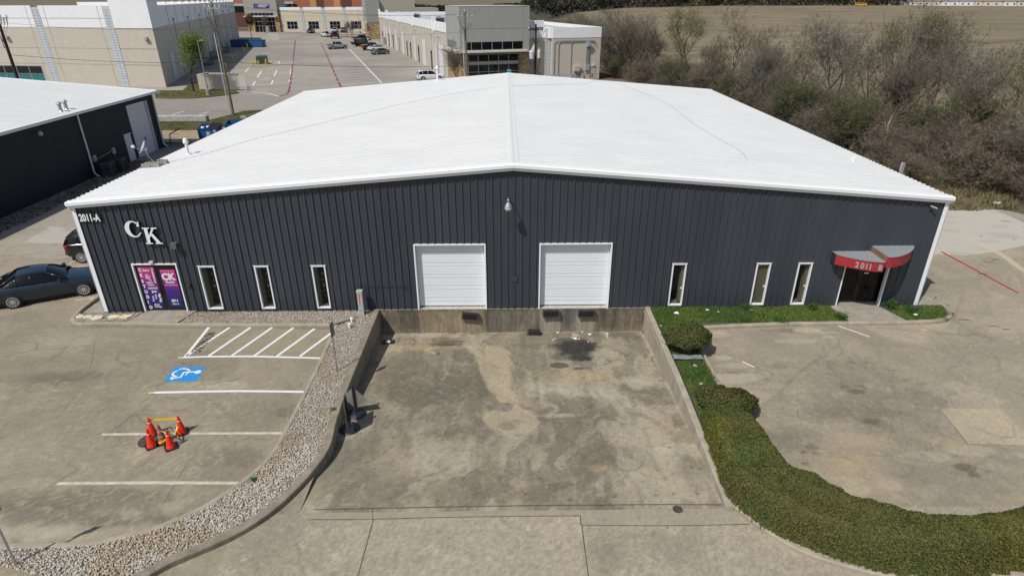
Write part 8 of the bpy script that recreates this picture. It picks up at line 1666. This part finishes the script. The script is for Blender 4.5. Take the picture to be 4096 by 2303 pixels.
# grass, weeds and straw beside the right wall
rgx = lambda X, Y: (X > 18.6) & (X < 33.5-.0*Y) & (Y > 13.2+.8*fbm(X*.5, Y*.5, 3, 3)) & (Y < 60) & (fbm(X*.35, Y*.35, 44, 4) > .44)
grass('grass', rgx, (18.6, 33.5, 13, 60), 42000, .28, 'rough green and straw grass between the right wall and the scrub belt', [(.06, .14, .02), (.12, .15, .05), (.32, .26, .15), .25], -.2, 17, wd=.022)
rgf = lambda X, Y: (X > 24) & (np.hypot(X-30, Y-20.5) < 7) & (fbm(X*.6, Y*.6, 46, 4) > .42)
grass('dry_grass', rgf, (22, 38, 13, 28), 20000, .40, 'dry straw-coloured weeds around the deadwood pile', [(.26, .21, .12), (.16, .15, .06), (.40, .32, .2), .3], -.2, 18, wd=.02)
# deadwood pile
p0 = at(3200+1300/2.873, 400+655/2.873, .1); GW_ = 'dead logs in the pile'
rgl = np.random.default_rng(2); DEADW = mat('dead_wood', (.30, .26, .21), .9, var=.3, scale=4); DEADD = mat('dead_wood_dark', (.14, .115, .09), .9, var=.3, scale=4)
lgs = ['longest pale log lying across the front of the deadwood pile', 'short grey log end pointing at the camera in the deadwood pile', 'dark curved log at the left of the deadwood pile', 'forked pale branch propped on the deadwood pile', 'flat grey log at the right end of the deadwood pile', 'thin bleached branch behind the deadwood pile', 'dark broken log at the back of the deadwood pile']
for k, lb in enumerate(lgs):
    c0 = p0+np.array((rgl.uniform(-2.0, 2.4), rgl.uniform(-1.0, 1.2), 0)); a = rgl.uniform(0, 3.1); L = (2.6, .9, 1.8, 2.2, 1.6, 2.4, 1.3)[k]; r = (.11, .15, .12, .07, .12, .04, .13)[k]; m = MB(); d = np.array((math.cos(a), math.sin(a), rgl.uniform(-.05, .3)))
    m.tube([c0-d*L/2+np.array((0, 0, .1)), c0+np.array((0, 0, .28)), c0+d*L/2+np.array((rgl.uniform(-.2, .2), 0, .12))], [r, r*.9, r*.5], 8)
    if k == 3: m.tube([c0+np.array((0, 0, .25)), c0+np.array((.5, .2, .9))], [.05, .02], 6)
    tag(m.build('dead_log', DEADD if k in (2, 6) else DEADW), lb, 'log', GW_)
# pale dead trunks
for x, y, h, lb in [(3200+920/2.873, 400+655/2.873, 3.6, 'pale dead standing trunk left of the deadwood pile'), (3200+590/2.873, 400+555/2.873, 1.9, 'broken grey stump behind the roof edge'), (3200+1570/2.873, 400+470/2.873, 1.8, 'white broken trunk wrapped in vines right of the deadwood pile')]:
    p = at(x, y, -.1); t = thing('dead_tree', lb, 'dead tree', (p[0], p[1], -.15), 0, 'dead trunks in the scrub'); m = MB(); m.tube([(0, 0, 0), (.08, 0, h*.5), (.02, .05, h*.8), (.18, .05, h)], [.15, .12, .08, .02], 8); m.tube([(.06, 0, h*.55), (-.35, .1, h*.85)], [.06, .02], 6); m.build('trunk', DEADW, t)
p = at(3200+235/2.873, 400+175/2.873, 1.5); scrap((p[0], p[1], 1.9), .16, 'white plastic bag snagged in the scrub above the roof edge', OPW, None, 'plastic_bag', 'litter', 91, .8)
p = at(3200+2250/2.873, 400+1205/2.873, -.1); scrap(p, .28, 'tan rubble chunk under the tree at the edge of the pale concrete', mat('rubble_t', (.42, .36, .25), .95), None, 'rubble_lump', 'rubble', 92, .5)
p = at(3200+2290/2.873, 400+1188/2.873, 0); scrap(p, .14, 'white scrap beside the tan rubble at the edge of the pale concrete', OPW, None, 'paper_scrap', 'litter', 93, .5)
sk_ = MB()
for x, y, a, L in [(2370, 225, -.5, .55), (2180, 645, -.7, .5), (2450, 410, .5, .25), (2110, 378, .2, .25), (1945, 1245, -.3, .5), (2240, 1310, -.3, .4), (2375, 1342, -.1, .3), (2260, 620, .1, .4), (2130, 770, -.2, .5)]:
    L *= .55; p = V('F', x+20, y, z2); sk_.tube([(p[0]-L*math.cos(a), p[1]-L*math.sin(a)*.6, z2+.03), (p[0], p[1], z2+.05), (p[0]+L*math.cos(a), p[1]+L*math.sin(a)*.6, z2+.02)], [.008, .014, .005], 5)
tag(sk_.build('fallen_twigs', DEADD), 'scattered dark twigs and leaf debris on the right paving', 'twigs', kind='stuff')
# creek trees behind the estate warehouse
GN = 'trees behind the estate warehouse'
for k in range(30):
    s = k/29; y = 95+s*150; x = float(np.interp(y, [95, 130, 180, 245], [22, 14, 8, -6]))+rg.uniform(-1, 9); pr = [T_bare, T_grey, T_green, T_grey][k % 4]
    inst(pr[k % 2], (x, y, -.2), rg.uniform(0, 6.28), rg.uniform(.8, 1.1), ['brown bare', 'greyish', 'green-budded', 'pale grey'][k % 4]+' tree in the creek line '+('just behind the parapet of the estate warehouse' if y < 130 else 'halfway back behind the estate warehouse' if y < 185 else 'far back beyond the grey tower'), 'tree', GN)
# dense brush below them
n = 16000; Yb = rg.uniform(86, 250, n); Xb = np.interp(Yb, [86, 130, 180, 250], [21, 17, 12, 0])+rg.normal(0, 4, n)+1; ok = Xb > np.interp(Yb, [86, 190], [17.5, -12])+2; Xb, Yb = Xb[ok], Yb[ok]; n = len(Xb)
P0 = np.stack([Xb, Yb, np.abs(rg.normal(0, 2, n))], -1); d = rg.normal(0, 1, (n, 3)); d[:, 2] = np.abs(d[:, 2]); d /= np.linalg.norm(d, axis=1)[:, None]; C_ = np.array((.13, .115, .085))*rg.uniform(.5, 1.5, (n, 1))
v, f, cc = seg_tubes(P0, P0+d*rg.uniform(.8, 2.2, n)[:, None], np.full(n, .03), np.full(n, .01), C_, 3); tag(raw('undergrowth', v, f, BARK, quad=4, attr=cc), 'brown creek-side brush behind the estate warehouse', 'undergrowth', kind='stuff')
# far wood: belt of cedars and bare trees that reads as one mass
def wood_belt(name, pts, hgt, n, cols, lb, size, seed, thick=10):
    rg = np.random.default_rng(seed); Q = [np.array(q) for q in pts]; L = np.array([np.linalg.norm(b-a) for a, b in zip(Q[:-1], Q[1:])]); cum = np.concatenate([[0], np.cumsum(L)]); s = rg.uniform(0, cum[-1], n); X = np.interp(s, cum, [q[0] for q in Q]); Y = np.interp(s, cum, [q[1] for q in Q])
    top = hgt*(.55+.75*fbm(s/hgt*.9, s*0, seed, 4)); z = rg.uniform(0, 1, n)**.8*top; sp_ = thick*np.sqrt(np.clip(1-(z/(top+.01))**2, 0, 1)); X = X+rg.normal(0, .3, n)*sp_; Y = Y+rg.normal(0, .5, n)*sp_
    gz = field_z(X, Y); P = np.stack([X, Y, z+gz], -1); kind = fbm(s/hgt*1.1+40, s*0, seed+3, 3)
    c = np.where((kind > .52)[:, None], np.array(cols[0]), np.array(cols[1])); c = np.where((fbm(s/hgt*1.6, s*0+9, seed+8, 3) > .62)[:, None], np.array(cols[2]), c)*rg.uniform(.5, 1.5, (n, 1))
    v, f, cc = leaf_cards(P, rg.normal(0, 1, P.shape), size*rg.uniform(.5, 1.2, n), c, rg); tag(raw(name, v, f, TLEAF, quad=4, attr=cc), lb, 'woodland', kind='stuff')
WC = [(.018, .032, .015), (.085, .075, .062), (.11, .095, .075)]
pa, _ = far_at(1340, 40, 395); 
ed = [(-60, 330), (-20, 318), (10, 300), tuple(pa)] + [tuple(far_at(x, 12, r)[0]) for x, r in [(1420, 520), (1550, 660), (1800, 760), (2100, 790), (2240, 800), (2600, 860)]]
wood_belt('far_wood', ed[3:], 15, 60000, WC, 'dark distant wood along the far edge of the field', 1.1, 4, 14)
wood_belt('far_wood', [(-64, 300), (-40, 292), (-15, 285), (10, 290), tuple(pa)], 11, 34000, [(.022, .040, .016), (.075, .07, .055), (.10, .095, .06)], 'dark cedar wood behind the far end of the estate warehouse', .6, 5, 9)
# individual trees in the lots
lt = make_tree('green_tree', 61, (.07, .06, .05), (.10, .09, .06), (.20, .25, .045), 6500, .09, H=6.6, spread=1.05, trunk_r=.11, nbr=(12, 7, 5), twigs=5, multi=1, gnarl=.12, up=.9, minr=.012)
p = V('B', 652, 972); inst(lt, (p[0], p[1], -.1), 1.0, 1.12, 'young bright green tree on the lawn island beside the street lamp', 'tree', None)
bt = make_tree('bare_tree', 62, (.10, .085, .07), (.16, .135, .11), H=5.2, spread=.8, trunk_r=.10, nbr=(9, 7, 5), twigs=7, multi=1, gnarl=.12, up=.7)
p = CAM[:2]+(V('A', 770, 985, ZL)[:2]-CAM[:2])*.83; inst(bt, (p[0], p[1], -.1), 0, 1.05, 'bare winter tree in front of the grey entrance tower beside the street lamp', 'tree', None)
for v_, x, y, s, lb, tt in [('2', 1795, 540, .85, 'small bare tree on the far red-kerbed island, left one', bt), ('2', 1858, 580, .9, 'small bare tree on the far red-kerbed island, right one', bt), ('2', 585, 480, 1.1, 'bare tree in front of the far purple-sign tower', bt)]:
    p = V(v_, x, y); inst(tt, (p[0], p[1], -.1), s*3, s, lb, 'tree', 'small trees in the far lot')
ot = make_tree('oak_tree', 63, (.09, .07, .05), (.12, .09, .06), (.24, .17, .07), 6000, .12, H=5.6, spread=.5, trunk_r=.10, nbr=(10, 7, 5), twigs=5, multi=1, gnarl=.1, up=1.0)
p = V('2', 405, 570); inst(ot, (p[0], p[1], -.1), 0, 1.15, 'young tree with brown retained leaves in front of the far offices', 'tree', 'small trees in the far lot')
